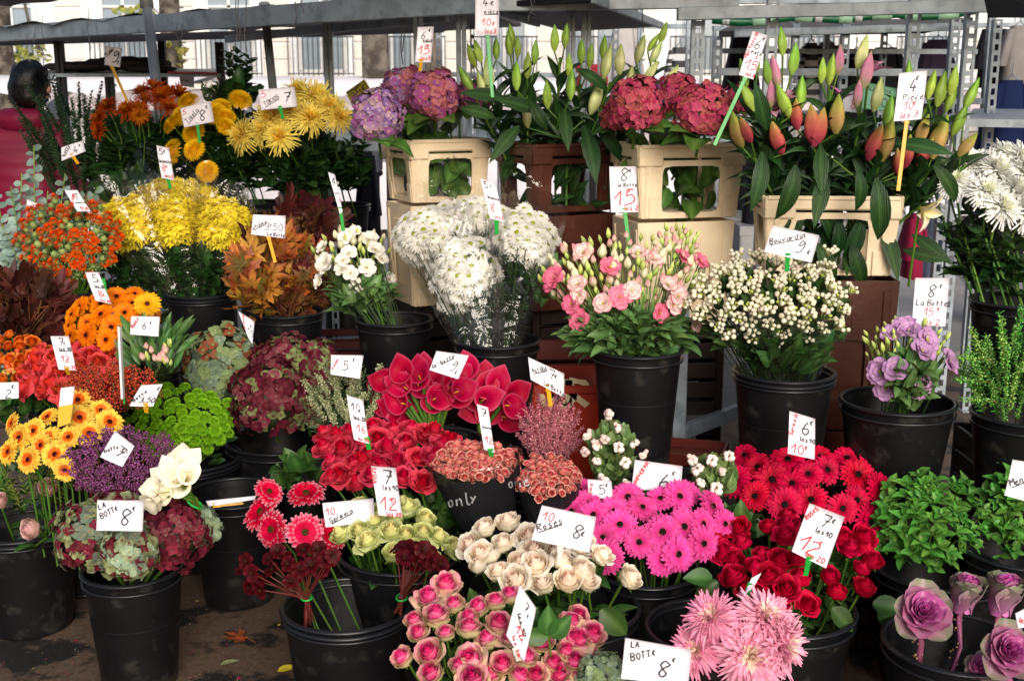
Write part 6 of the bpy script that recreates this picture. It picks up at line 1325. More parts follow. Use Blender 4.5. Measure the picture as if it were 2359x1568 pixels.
t = thing('box_branches', 'upright sprigs of small dark green leaves beside the pink jacket', 'branches', at(190, 480, 5.5))
for x, y, dx, dy in dome_pts(180, 330, 88, 105, 60, .5): place(t, random.choice(BOXS), 'sprig', at(x, y + 45, 5.35 + rnd(-.1, .15)), Vector((dx * .6 + rnd(-.2, .2), rnd(-.3, .1), 1)), rnd(.8, 1.15))
# leafy mass under the back row chrysanthemums
for (cx, cy, rx, ry, d, n, lab) in ((330, 370, 150, 105, 5.1, 230, 'dark leafy chrysanthemum stems under the rust flowers'), (520, 350, 110, 90, 5.05, 150, 'dark leafy stems between the golden chrysanthemums'), (700, 385, 110, 75, 5.0, 170, 'dark leafy stems under the yellow spider chrysanthemums'), (2290, 560, 95, 110, 3.85, 170, 'dark leafy stems under the white spider chrysanthemums'), (530, 215, 70, 28, 5.2, 40, 'dark leaf tips rising behind the golden chrysanthemums'), (320, 440, 100, 50, 4.95, 70, 'dark leaves behind the yellow cellophane bunches'), (800, 405, 50, 45, 5.15, 50, 'green leaves in the bucket above the white lisianthus')):
    t = thing('chrysanthemum_foliage', lab, 'foliage', at(cx, cy + ry, d + .1)); foliage(t, cx, cy, rx, ry, d, n, MUML, 1.35, thick=.2)
    for i in range(int(n / 10)): place(t, random.choice(MUMF), 'sprig', at(cx + rnd(-.7, .7) * rx, cy + rnd(-.3, .9) * ry, d + .25), Vector((rnd(-.5, .5), -.2, 1)), 1.2)
cone(t_ := thing('cellophane_sleeve', 'clear crinkled sleeve round the white spider chrysanthemums', 'wrapping', at(2330, 690, 3.9)), at(2330, 700, 3.9), at(2290, 430, 3.88), .09, .26, M_FILM, seed=9)
cone(t_ := thing('cellophane_sleeve', 'clear crumpled sleeve behind the rust chrysanthemums', 'wrapping', at(450, 330, 5.4)), at(460, 360, 5.4), at(455, 215, 5.4), .10, .21, M_FILM, seed=19)
# ================================================================== hydrangeas
HG = 'hydrangea heads'
PU = lambda lab, x, y, r, d, m, **k: pompom_head(lab, 'hydrangea', x, y, r, d, m, HG, **k)
PU('lilac and cream hydrangea head hanging over the left crate corner', 868, 270, 57, 4.2, FL_PUR, fs=.95, ry=66)
PU('mauve pink hydrangea head in the centre of the left crate', 998, 222, 58, 4.3, FL_PUR2, fs=.98, leaves=5, lm=HYL)
PU('purple hydrangea head behind and left of the mauve one', 930, 205, 48, 4.45, FL_PUR2[1:] + FL_PUR[:2], fs=.95)
PU('small purple hydrangea head half hidden by lily leaves', 1092, 225, 40, 4.5, FL_PUR2, fs=.9)
PU('dusty red hydrangea head, left one above the middle beige crate', 1466, 244, 66, 3.9, FL_RED, fs=.95, leaves=4)
PU('dusty red hydrangea head, right one above the middle beige crate', 1617, 262, 66, 3.85, FL_RED, fs=.95, leaves=4)
PU('pink red hydrangea head behind, between the two big ones', 1562, 215, 45, 4.15, FL_RED, fs=.95)
PU('dark pink hydrangea head at the left, lowest of the red ones', 1418, 272, 34, 4.1, FL_RED, fs=.9)
PU('pink hydrangea head behind the green price card stick', 1700, 235, 36, 4.2, FL_RED, fs=.9)
PU('grey green hydrangea head left of the burgundy mass', 508, 838, 88, 4.2, FL_GRN, fs=1.2, n=230, leaves=0)
PU('smaller green hydrangea head below the grey green one', 490, 880, 55, 4.12, FL_GRN[:3], fs=1.2, leaves=0)
PU('burgundy hydrangea head, upper left of the dark mass', 655, 850, 78, 4.1, FL_BUR, fs=1.2, n=210, leaves=0)
PU('burgundy hydrangea head with olive florets, upper right of the dark mass', 720, 845, 62, 4.14, FL_BUR + [FL_MIX[1]], fs=1.2, n=170, leaves=0)
PU('burgundy hydrangea head, lowest and largest of the dark mass', 622, 920, 92, 3.95, FL_BUR, fs=1.18, n=270, leaves=0)
PU('burgundy hydrangea head at the right of the dark mass', 700, 930, 62, 4.0, FL_BUR + [FL_MIX[4]], fs=1.18, n=180, leaves=0)
b = BK['hyd']
for (x, y, r, d, ms, lab) in ((205, 1235, 82, 3.12, FL_MIX, 'burgundy and green hydrangea head at the left of the front bucket'), (275, 1195, 72, 3.22, FL_MIX[3:] + FL_MIX[:1], 'dark red hydrangea head behind the 8 euro card'), (395, 1235, 84, 3.1, FL_MIX[:1] + FL_MIX[3:4] + FL_BUR[:3], 'burgundy hydrangea head at the right of the front bucket'), (295, 1272, 64, 2.98, FL_MIX[1:] + FL_PGR, 'green and burgundy hydrangea head in front, below the 8 euro card'), (462, 1215, 44, 3.2, FL_PGR, 'pale green hydrangea head at the right end of the front bucket')):
    PU(lab, x, y, r, d, ms, fs=.92, bk=b, leaves=0, n=int(r * 2.6))
PU('grey green hydrangea head at the bottom edge beside the pink roses', 1385, 1562, 62, 2.35, FL_GRN[:3] + FL_PGR, fs=.6, leaves=1)
# ================================================================== lilies
def lily(label, buds, base, col_leaf=LL, nleaf=7, d=4.2, group='lily stems', lsz=1.0, bend=.0):
    """one stem: buds [(x,y,kind,scale,(dx,dz))] round its top, leaves along it"""
    n = len(buds); mx = sum(b_[0] for b_ in buds) / n; my = max(b_[1] for b_ in buds) + 45; top = at(mx, my, d); B_ = base; t = thing('lily', label, 'lily', B_, group)
    stem(t, top, B_, .005)
    for (x, y, m_, s, dv) in buds:
        p = at(x, y, d - .03 + rnd(-.02, .02)); dr = Vector((dv[0], rnd(-.25, .05), dv[1])).normalized(); L_ = .095 * s; p0 = p - dr * L_ * .5
        place(t, m_, 'bud', p0, dr, s); stem(t, p0, top.lerp(B_, .1), .003)
    for k in range(nleaf):
        f = (k + rnd(0, 1)) / nleaf; a = k * GA + rnd(-.4, .4); q_ = top.lerp(B_, .16 + f * .7); xd = Vector((math.cos(a), math.sin(a) * .8 - .15, rnd(.3, .9))); place_leaf(t, random.choice(col_leaf), q_, xd, lsz * rnd(.75, 1.15), nrm=Vector((0, -.4, 1)))
    return t
bb = lambda c, z, dx=0: Vector((c.x + dx, c.y, z))
U = (0, 1)
GL = [([(1086, 128, 0, .95, (-.35, 1)), (1100, 118, 0, .9, (-.3, 1)), (1143, 112, 0, .85, U)], 'far left of the group'), ([(1172, 100, 0, .95, (-.1, 1)), (1177, 82, 0, .9, (-.15, 1)), (1192, 108, 0, .8, U)], 'beside the tall 4 euro card'), ([(1215, 150, 0, 1.0, (.05, 1)), (1232, 120, 0, .9, (.05, 1)), (1190, 175, 0, 1.1, (0, 1))], 'left of centre'), ([(1277, 88, 0, 1.0, U), (1303, 82, 0, .9, (.08, 1))], 'tallest in the centre'), ([(1339, 118, 0, .95, U), (1360, 128, 0, .9, (.1, 1)), (1310, 150, 0, .9, U)], 'right of centre'), ([(1391, 110, 0, .95, (.05, 1)), (1398, 145, 1, 1.2, (.2, 1)), (1428, 138, 1, 1.1, (.03, 1))], 'with a large pale bud'), ([(1260, 218, 0, 1.1, (-.05, 1)), (1316, 195, 0, 1.15, (.05, 1))], 'with two low buds in the middle'), ([(1072, 182, 0, 1.1, (-.5, .9)), (1112, 200, 1, 1.1, (-.35, 1)), (1125, 170, 1, 1.2, (-.1, 1))], 'leaning left over the hydrangeas'), ([(1372, 225, 1, 1.35, (.3, 1)), (1213, 265, 1, 1.0, (-.1, 1))], 'with a big drooping pale bud'), ([(1475, 115, 1, 1.05, (.25, 1)), (1511, 120, 1, .9, (.4, .9)), (1500, 165, 1, .9, (.5, .8))], 'right side above the red hydrangeas'), ([(1528, 75, 0, .85, (.3, 1)), (1505, 98, 0, .8, (.5, .8))], 'slender, highest at the right'), ([(1545, 180, 1, 1.0, (.5, .9)), (1452, 180, 1, .9, (.1, 1))], 'behind the left red hydrangea')]
for i, (bs, w_) in enumerate(GL):
    bs = [(x, y, (LY_G, LY_W)[k], s, dv) for x, y, k, s, dv in bs]; mx = bs[0][0]
    lily('green lily stem, ' + w_ + ', buds closed', bs, bb(cB, tB - .12, (mx - 1290) / 2700 * 2.0) if mx < 1440 else bb(cB, tB - .15, .16), d=4.25, nleaf=16, group='green lily stems')
RL_ = [([(1712, 167, 0, .95, (-.3, 1)), (1738, 138, 0, .85, (-.3, 1))], 'far left above the red hydrangeas'), ([(1720, 222, 0, 1.1, (-.5, .9)), (1804, 232, 0, 1.25, (-.45, .9))], 'with two large green buds'), ([(1800, 95, 0, .95, (-.1, 1)), (1828, 135, 0, 1.1, (.05, 1)), (1766, 165, 0, .9, (-.2, 1))], 'tallest at left'), ([(1785, 165, 4, 1.15, (-.25, 1)), (1775, 215, 4, .9, (-.1, 1))], 'with pink buds at left'), ([(1893, 162, 0, .85, U), (1914, 160, 0, 1.05, (.05, 1)), (1932, 138, 4, 1.0, (0, 1))], 'with buds in the centre'), ([(1985, 122, 1, 1.1, (.2, 1)), (1996, 162, 4, 1.25, (.15, 1)), (1976, 215, 4, .9, (0, 1))], 'with a tall pink flower'), ([(1871, 290, 2, 1.3, (-.15, 1)), (1885, 295, 2, 1.25, (.2, 1))], 'with two large red buds facing front'), ([(1928, 265, 3, 1.25, (0, 1)), (1844, 215, 0, 1.2, (0, 1))], 'with an orange bud in the centre'), ([(1790, 318, 2, 1.15, (-.4, 1)), (1698, 300, 3, 1.2, (-.35, 1)), (1718, 300, 2, .9, (-.5, 1))], 'with red buds at lower left'), ([(2042, 325, 3, 1.4, (.2, 1)), (2015, 330, 2, 1.2, (.3, 1))], 'with large ochre bud, lower right'), ([(2163, 318, 3, 1.45, (.3, 1)), (2125, 300, 3, 1.0, (.3, 1)), (2130, 350, 2, 1.0, (.4, .8))], 'with the biggest ochre bud at right'), ([(2020, 220, 1, 1.1, (.15, 1)), (2048, 258, 0, 1.15, (.1, 1))], 'behind the green sign'), ([(2167, 205, 0, 1.2, (.2, 1)), (2145, 195, 0, 1.0, (.2, 1)), (2190, 225, 0, 1.0, (.25, 1))], 'behind and right of the 4 euro card'), ([(2210, 275, 0, 1.15, (.35, 1)), (2238, 215, 0, 1.1, (.4, 1)), (2228, 335, 3, .9, (.6, .8))], 'far right of the pink group'), ([(2092, 165, 0, .8, U), (2195, 185, 0, 1.0, (.1, 1))], 'just above the price card'), ([(2090, 350, 2, 1.05, (.1, 1)), (2068, 375, 2, .9, (-.1, 1)), (1835, 265, 2, 1.0, (-.1, 1))], 'low behind the yellow stick')]
for i, (bs, w_) in enumerate(RL_):
    bs = [(x, y, (LY_G, LY_W, LY_R, LY_O, LY_K)[k], s, dv) for x, y, k, s, dv in bs]; mx = bs[0][0]
    lily('pink lily stem, ' + w_, bs, bb(cD, tD - .12, (mx - 1925) / 2700 * 2.2), d=3.75, nleaf=19, group='pink and orange lily stems', lsz=1.1)
def open_lily(label, x, y, d, cols, s, dr, spots=True):
    p = at(x, y, d); t = thing('lily', label, 'lily', p + Vector((0, .05, -.25))); A = T3(*p) @ frame(dr)
    for k in range(6):
        e = 1.15 - (.25 if k % 2 else 0); V, F, C = strip(.10 * s, .042 * s, 7, 4, 'lance', e, e - 1.0, .4, cols, rib=cols[0][1]); q = MB(); q.add(V, F, C, RZ(k * 1.047)); obj('petal', q.mesh('lily_petal', M_PET), t, A)
    stem(t, p, p + Vector((0, .05, -.25)), .004)
PKC = [(0, 'a8b070'), (.3, 'd886b4'), (1, 'e09ac4')]
open_lily('half open pink lily behind the red price card stick', 1790, 262, 3.78, PKC, 1.1, (-.35, -.4, .85)); open_lily('half open pink lily behind the centre buds', 1938, 232, 3.85, PKC, .7, (.1, -.1, 1)); open_lily('opening pink lily at the top of the right group', 2000, 175, 3.8, PKC, .85, (.12, -.05, 1))
open_lily('open white and yellow lily below the right crate corner', 2118, 478, 3.55, [(0, 'd8c84c'), (.35, 'efe4b4'), (1, 'f2efe6')], .85, (.5, -.5, -.35))
# long leaves hanging over crate fronts
t = thing('lily_leaves', 'long dark lily leaves drooping over the right beige crate', 'foliage', at(1900, 450, 3.6), 'drooping lily leaves')
for (x, y, dx, dz, s) in ((1832, 380, -.25, -1, 1.35), (1890, 335, .05, -1, 1.1), (1900, 400, -.2, -1, 1.2), (1975, 390, .1, -1, 1.0), (2018, 410, .12, -1, 1.5), (1755, 350, -.2, -1, 1.3), (1765, 300, -.3, .9, 1.1), (2060, 330, 1, -.3, 1.2), (2100, 540, .9, -.7, 1.1), (2080, 575, .9, -.2, 1), (2150, 380, .6, -.8, 1.1), (1880, 470, .5, -.9, 1.2), (1985, 500, -.3, -1, 1.3), (1850, 480, -.4, -.7, 1.2), (2030, 520, .2, -1, 1.3), (1930, 500, 0, -1, 1.1), (1960, 560, .3, -.9, 1.2), (1880, 560, .4, -.8, 1.2)):
    place_leaf(t, random.choice(LL), at(x, y, 3.58 if y < 470 else 3.78), Vector((dx, -.1, dz)), s, nrm=TOCAM + rv(.25))
t = thing('lily_leaves', 'long dark lily leaves drooping over the brown crate', 'foliage', at(1285, 330, 4.1), 'drooping lily leaves')
for (x, y, dx, dz, s) in ((1195, 290, -.6, -.8, 1.2), (1300, 250, .1, -1, 1.1), (1345, 290, .15, -1, 1.5), (1260, 300, -.3, .5, 1), (1240, 255, -1, .2, 1.2), (1180, 350, -.3, -.9, 1.0), (1380, 300, .6, -.7, 1.1), (1060, 250, .9, -.2, 1), (1160, 225, -1, .1, 1.1), (1330, 160, .8, -.5, 1), (1250, 370, .1, 1, .9), (1290, 430, .1, 1, 1.0), (1220, 400, 0, 1, 1.0), (1390, 380, .2, -1, 1.1), (1385, 440, .6, .5, 1), (1240, 430, -.2, 1, .9)):
    place_leaf(t, random.choice(LL), at(x, y, 4.15 if y < 345 else 4.42), Vector((dx, -.1, dz)), s, nrm=TOCAM + rv(.25))
for cc, zz, lab in ((cB, bB, 'lily leaves and stems inside the brown crate'), (cD, bD, 'lily leaves and stems inside the right beige crate')):
    t = thing('lily_leaves', lab, 'foliage', (cc.x, cc.y, zz), 'lily leaves inside the crates')
    for i in range(46): p = Vector((cc.x + rnd(-.13, .13), cc.y + rnd(-.10, .08), zz + rnd(.02, .22))); place_leaf(t, random.choice(LL), p, Vector((rnd(-.9, .9), rnd(-.6, .4), rnd(-.6, 1))), rnd(.5, .9), nrm=TOCAM + rv(.5))
    for i in range(9): p = Vector((cc.x + rnd(-.12, .12), cc.y + rnd(-.08, .08), zz + .02)); stem(t, p, p + Vector((0, 0, .28)), .005)
for cx, lab, d, cc in ((960, 'hydrangea leaves inside and above the left beige crate', 4.4, cA), (1550, 'hydrangea leaves inside and above the middle beige crate', 4.1, cC)):
    t = thing('hydrangea_leaves', lab, 'foliage', (cc.x, cc.y, bA if cx < 1000 else bC), 'hydrangea leaves in the crates')
    for i in range(40):
        z = rnd(.03, .30); p = Vector((cc.x + rnd(-.12, .12), cc.y + rnd(-.10, .08), t.location.z + z)); place_leaf(t, random.choice(HYL), p, Vector((rnd(-1, 1), rnd(-1, .3), rnd(-.8, .6))), rnd(.6, 1.0), nrm=TOCAM + rv(.5))
    for i in range(7): p = Vector((cc.x + rnd(-.09, .09), cc.y + rnd(-.08, .08), t.location.z + .02)); stem(t, p, p + Vector((0, 0, .3)), .005)
# ================================================================== callas
def callas(pts, meshes, d, s, name, label, base, tie=None):
    t = thing('calla_bunch', label, 'bunch of flowers', base, 'calla bunches')
    for (x, y, dr, k) in pts:
        dv = Vector(dr).normalized(); p = at(x, y, d + k); m = random.choice(meshes); A = T3(*(p - dv * .055 * s)) @ frame(dv, hint=(0, -1, .25)) @ RZ(rnd(-.5, .5) - 1.57) @ SC(s)
        o = obj('flower_head', m[0], t, A); o2 = obj('spadix', m[1], t, A); q0 = p - dv * .055 * s; mid = q0.lerp(base, .45) - dv * .02; stem(t, q0 + dv * .01, mid, .0055 * s, 'leafgreen'); stem(t, mid, base, .005 * s, 'leafgreen')
    return t
b0 = BK['callr']['c'] + Vector((0, 0, -.1))
LP = M2([(350, 1220), (430, 1180), (510, 1180), (600, 1190), (420, 1270), (560, 1240), (680, 1230), (640, 1350), (700, 1330), (760, 1260), (450, 1440), (320, 1370), (290, 1440), (250, 1300), (380, 1340), (820, 1310), (790, 1230), (560, 1180), (740, 1190)])
cx_ = 975
callas([(x, y + 4, ((x - cx_) / 90 + rnd(-.3, .3), -.7, .75 - (y - 880) / 120), rnd(-.05, .08)) for x, y in LP + [(x_ + rnd(-22, 22), y_ - rnd(5, 22)) for x_, y_ in LP]], CAL_R, 3.48, 1.1, 'calla', 'large bunch of crimson callas under the 9 euro card', b0)
LP = M2([(870, 1130), (1000, 1190), (1090, 1230), (930, 1250), (1010, 1260), (1110, 1360), (1010, 1340), (1220, 1310), (1170, 1490), (1010, 1440), (930, 1430), (1200, 1390), (950, 1350)])
callas([(x, y, ((x - 1110) / 90 + rnd(-.3, .3), -.7, .5 - (y - 900) / 110), rnd(-.03, .06)) for x, y in LP], CAL_R, 3.5, 1.08, 'calla', 'smaller bunch of crimson callas at the right', at(1110, 1040, 3.58))
LP = [(430, 1062, (.5, -.5, .9)), (400, 1068, (-.1, -.5, .9)), (402, 1098, (-.2, -.7, .6)), (432, 1092, (.3, -.7, .7)), (372, 1105, (-.6, -.5, .5)), (378, 1135, (-.7, -.7, .1)), (358, 1150, (-.9, -.5, -.3)), (350, 1125, (-.9, -.5, .3)), (415, 1120, (0, -.9, .3)), (420, 1055, (.2, -.2, 1)), (390, 1085, (-.3, -.6, .8)), (345, 1160, (-.9, -.6, -.5))]
callas([(x, y, v_, rnd(-.02, .05)) for x, y, v_ in LP], CAL_W, 2.98, .85, 'calla', 'bunch of cream white callas lying over the burgundy hydrangeas', at(460, 1175, 3.08))
q = MB(); V, F = lathe([(.022, -.003), (.025, 0), (.022, .003)], 14); q.add(V, F, M=T3(*at(448, 1158, 3.05)) @ RY(.6)); single('rubber_band', q, M_STG, 'green rubber band round the white calla stems', 'rubber band')
# ================================================================== chocolate cosmos
def cosmos(label, pts, tie, foot, d, n_extra):
    t = thing('cosmos_bunch', label, 'bunch of flowers', at(*foot, d + .02), 'dark red cosmos bunches'); T0 = at(*tie, d + .01); F0 = at(*foot, d + .02)
    for (x, y) in pts:
        P_ = at(x, y, d + rnd(-.06, .04)); dv = (P_ - T0).normalized() + TOCAM * .9 + rv(.4); place(t, random.choice(CHO), 'cosmos', P_, dv + rv(.5), rnd(.75, 1.0)); stem(t, P_, T0 + rv(.006), .0018, 'maroon'); stem(t, T0 + rv(.006), F0 + rv(.012), .002, 'maroon')
    q = MB(); V, F = lathe([(.013, -.002), (.0155, 0), (.013, .002)], 14); q.add(V, F, M=T3(*T0)); V, F = lathe([(.013, -.002), (.0155, 0), (.013, .002)], 14); q.add(V, F, M=T3(*T0) @ T3(0, 0, .004) @ RX(.3)); obj('rubber_band', q.mesh('rubber_band', M_STG), t)
cosmos('dark red cosmos bunch at left with a yellow stick', L3([(1700, 740), (1740, 820), (1790, 880), (1720, 920), (1800, 940), (1860, 720), (1880, 800), (1960, 700), (1990, 760), (2010, 880), (2040, 860), (2120, 740), (2150, 770), (2100, 660), (2200, 660), (2220, 800), (2080, 800), (2300, 700), (1680, 800), (1920, 670), (2260, 730)]), (706, 1378), (712, 1432), 2.86, 0)
cosmos('dark red cosmos bunch at right leaning on the bucket rim', M3([(390, 660), (450, 650), (490, 640), (540, 690), (440, 720), (500, 740), (560, 740), (620, 680), (640, 740), (690, 760), (600, 720), (470, 780), (570, 660), (530, 770)]), (925, 1378), (914, 1404), 2.76, 0)
# ================================================================== rose sleeves
M_SLV = mat('black_printed_sleeve', (.012, .012, .014), rough=.3, noise=.2, nscale=12); M_PRN = mat('grey_print', '9a9a9c', rough=.5)
def sleeve(label, cx, cy, rx, ry, d, b, seed, n):
    t = thing('rose_bunch', label, 'bunch of flowers', b, 'small red and cream roses in black sleeves')
    for x, y, dx, dy in dome_pts(cx, cy, rx, ry, n, .35): place(t, random.choice(RS_SP), 'rose', at(x, y + rnd(-8, 8), d + .05 * (dx * dx) - .05 * dy + rnd(-.02, .02)), facing(dx, dy, .9, .4) + rv(.35), rnd(.6, .95))
    foliage(t, cx, cy + 10, rx, ry, d + .05, 24, ROSEL, .4, thick=.05)
    c = at(cx, cy + ry * .3, d + .02); cone(t, b, c, .05, rx * d / FOC * 1.06, M_SLV, name='sleeve', rag=.10, seed=seed, fold=4, flat=.62)
    c2 = c + (c - b).normalized() * .03; cone(t, c - (c - b) * .05, c2, rx * d / FOC * 1.05, rx * d / FOC * 1.16, M_FILM, name='clear_edge', rag=.10, seed=seed, fold=4, flat=.62)
    return t, c
t, c = sleeve('left bunch of small red and cream roses in a black printed sleeve', 1098, 1068, 98, 40, 3.12, at(1135, 1260, 3.2), 4, 170)
for wd, x, y, h_, rot in (('only', 1032, 1168, .030, .16), ('one', 1170, 1122, .026, .1)):
    sts, wid = strokes(wd, h_, 0); o = at(x, y, 2.95); rx_ = 98 * 3.12 / FOC
    def mp(p, o=o, rot=rot): 
        X_ = Vector((1, 0, 0)); v_ = o + X_ * (p[0] * math.cos(rot) - p[1] * math.sin(rot)) + UP * (p[0] * math.sin(rot) + p[1] * math.cos(rot)); return v_
    LT = inkmesh(sts, h_ * .13, mp, M_PRN); LTs.append((LT, t)) if 'LTs' in globals() else globals().__setitem__('LTs', [(LT, t)])
t2, c = sleeve('right bunch of small red and cream roses in a black sleeve', 1262, 1102, 68, 42, 3.08, at(1270, 1240, 3.15), 8, 105)
# project the printed words onto the sleeve
bpy.context.view_layer.update()
SV = [o for o in t.children if o.name.startswith('sleeve')][0]
for LT, tt in LTs:
    inv = SV.matrix_world.inverted(); O = Vector((0, 0, CAMH)); lo = inv @ O
    for v_ in LT.vertices:
        w_ = v_.co.copy(); dr = ((inv @ w_) - lo).normalized(); ok, hit, nn, _ = SV.ray_cast(lo, dr)
        if ok: v_.co = SV.matrix_world @ (hit - dr * .0015)
    obj('lettering', LT, tt)
# ================================================================== mint
def mint(label, cx, cy, rx, ry, d, n, bk):
    t = thing('mint_bunch', label, 'bunch of herbs', bk['c'], 'mint bunches')
    for x, y, dx, dy in dome_pts(cx, cy, rx, ry, n, .5):
        q2 = dx * dx + dy * dy; P_ = at(x, y, d + .12 * q2); ax = facing(dx, dy, .9, .35); A = frame(ax, rnd(0, 6)).to_3x3(); stem(t, P_, P_ - ax * .06, .0015)
        for k in range(6):
            a = k * math.pi / 2 * 1.0 + (k // 4) * .7 + rnd(-.2, .2); xd = A @ Vector((math.cos(a), math.sin(a), .5 if k < 4 else 1.3)); place_leaf(t, random.choice(MINTL), P_ - ax * (.0 if k > 3 else .008), xd, rnd(.7, 1.2) * (1 if k < 4 else .55), nrm=ax)
    return t
mint('large mint bunch left of the second one', 2145, 1195, 138, 108, 3.1, 62, BK['mint']); mint('second mint bunch cut by the right edge', 2335, 1170, 70, 108, 3.25, 34, BK['mint2'])
# ================================================================== ornamental cabbages
KC = ['b83c98', 'c454a4', 'c464a4', 'b47090', '748060']
KAL = [leaf(.06, .062, 'cc74b0', KC[min(k, 4)], 'fan', -.5, .5, rib='e4b0cc' if k < 3 else 'a88898', nt_=6, ns=8, wave=.13, e0=.3, m=M_PET if k < 4 else M_LEAF, edge='d494bc' if k < 4 else 'a88c9c') for k in range(5)]
def kale(label, x, y, r, d, ax, base, open_=1.0, closed=False):
    p = at(x, y, d); R0 = r * d / FOC; t = thing('ornamental_cabbage', label, 'ornamental cabbage', base, 'ornamental cabbages'); ax = Vector(ax).normalized(); A = frame(ax).to_3x3(); N = 34
    for i in range(N):
        f = i / (N - 1); a = i * GA; el = 1.45 - f ** 1.2 * (.9 if not closed else .35) * open_; k = min(4, int(f * (4.6 if not closed else 6.5))); rad = R0 * (.03 + .30 * f)
        o = p + A @ Vector((math.cos(a) * rad, math.sin(a) * rad, -R0 * .75 * f + (-.35 * R0))); xd = A @ Vector((math.cos(a) * math.cos(el), math.sin(a) * math.cos(el), math.sin(el)))
        nrm = A @ Vector((-math.cos(a) * math.sin(el), -math.sin(a) * math.sin(el), math.cos(el)))
        place_leaf(t, KAL[k], o, xd, R0 / .06 * (.5 + .62 * f) * rnd(.92, 1.08), nrm=nrm)
    foot = p - ax * R0 * 1.3
    q = MB(); pts = [foot + ax * R0 * .5, foot, foot.lerp(base, .5) + Vector((.01, 0, 0)), base]; V, F = tube_path(pts, [.011, .007, .0075, .008], 8); q.add(V, F, lin('a8607e'))
    for i in range(16): pp = foot.lerp(base, rnd(.05, 1)); q.add(*lathe([(.003, 0), (.0015, .004)], 5), lin('c8a878'), T3(*pp) @ frame(Vector((math.cos(i), math.sin(i), .1))) @ T3(0, 0, .008))
    obj('stem', q.mesh('cabbage_stem', M_LEAF), t); return t
kb = BK['kale']['c']
kale('open violet ornamental cabbage over the grey bucket rim', 2134, 1402, 64, 2.62, (0, -.75, .66), at(2115, 1530, 2.7))
kale('open violet ornamental cabbage at the bottom right corner', 2335, 1495, 62, 2.5, (.1, -.8, .6), at(2330, 1620, 2.6))
kale('closed pale pink ornamental cabbage on a long stem, left one', 2232, 1338, 74, 2.85, (.12, -.12, 1), at(2190, 1560, 2.85), .5, True)
kale('closed pale pink ornamental cabbage on a long stem, at the right edge', 2322, 1338, 80, 2.85, (.12, -.12, 1), at(2290, 1560, 2.9), .5, True)
kale('small purple ornamental cabbage low behind the corner one', 2262, 1530, 34, 2.6, (-.2, -.6, .7), at(2255, 1640, 2.7))
# litter on the asphalt
q = MB()
for i in range(420):
    p = atz(rnd(-40, 760), rnd(1380, 1600), .004); s = rnd(.0015, .005); V, F, C = strip(s * rnd(1.5, 4), s, 2, 1, 'ovate', .2, -.4, stops=[(0, random.choice(['6a5030', '4a3a28', '8a8478', '8c3048', '5c6a34', 'a08a50', '2a2420']))]); q.add(V, F, C, T3(*p) @ RZ(rnd(0, 6.28)))
tag(obj('ground_litter', q.mesh('ground_litter', M_DRY)), 'scattered grit, petal bits and stem cuttings on the asphalt', 'litter', kind='stuff')
# leafy stems filling the gaps between the bunches
for (cx, cy, rx, ry, d_, n, ms, s_, lab) in ((300, 620, 70, 60, 4.7, 70, MUML, 1.2, 'dark leaves between the thistles and the yellow bunches'), (560, 590, 30, 50, 4.7, 24, MUML, 1.2, 'dark leaves between the yellow bunches and the oak leaves'), (690, 1090, 60, 40, 3.5, 26, ROSEL, 1.3, 'dark rose leaves left of the bright red roses'), (1040, 1180, 70, 45, 3.2, 34, ROSEL, 1.2, 'dark rose leaves between the bright red and yellow roses'), (1500, 1180, 60, 30, 3.15, 20, ROSEL, 1.1, 'dark leaves behind the hot pink gerberas'), (1700, 1215, 50, 40, 3.1, 26, ROSEL, 1.2, 'dark rose leaves between the pink gerberas and the red roses'), (1250, 640, 40, 60, 4.0, 30, LISL, 1.2, 'leaves between the white daisies and the pink lisianthus'), (100, 900, 60, 40, 3.75, 30, ROSEL, 1.2, 'dark leaves left of the coral roses'), (1290, 1320, 90, 60, 2.85, 50, ROSEL, 1.25, 'dark rose leaves among the cream roses'), (1130, 1470, 120, 90, 2.5, 70, ROSEL, 1.0, 'dark rose leaves among the pink and green roses'), (1830, 1330, 140, 60, 3.02, 70, ROSEL, 1.25, 'dark rose leaves among the red roses'), (930, 1265, 110, 50, 3.08, 50, ROSEL, 1.1, 'dark rose leaves among the yellow green roses')):
    t = thing('leaf_stems', lab, 'foliage', at(cx, cy + ry + 30, d_ + .1)); foliage(t, cx, cy, rx, ry, d_, n, ms, s_, thick=.12)
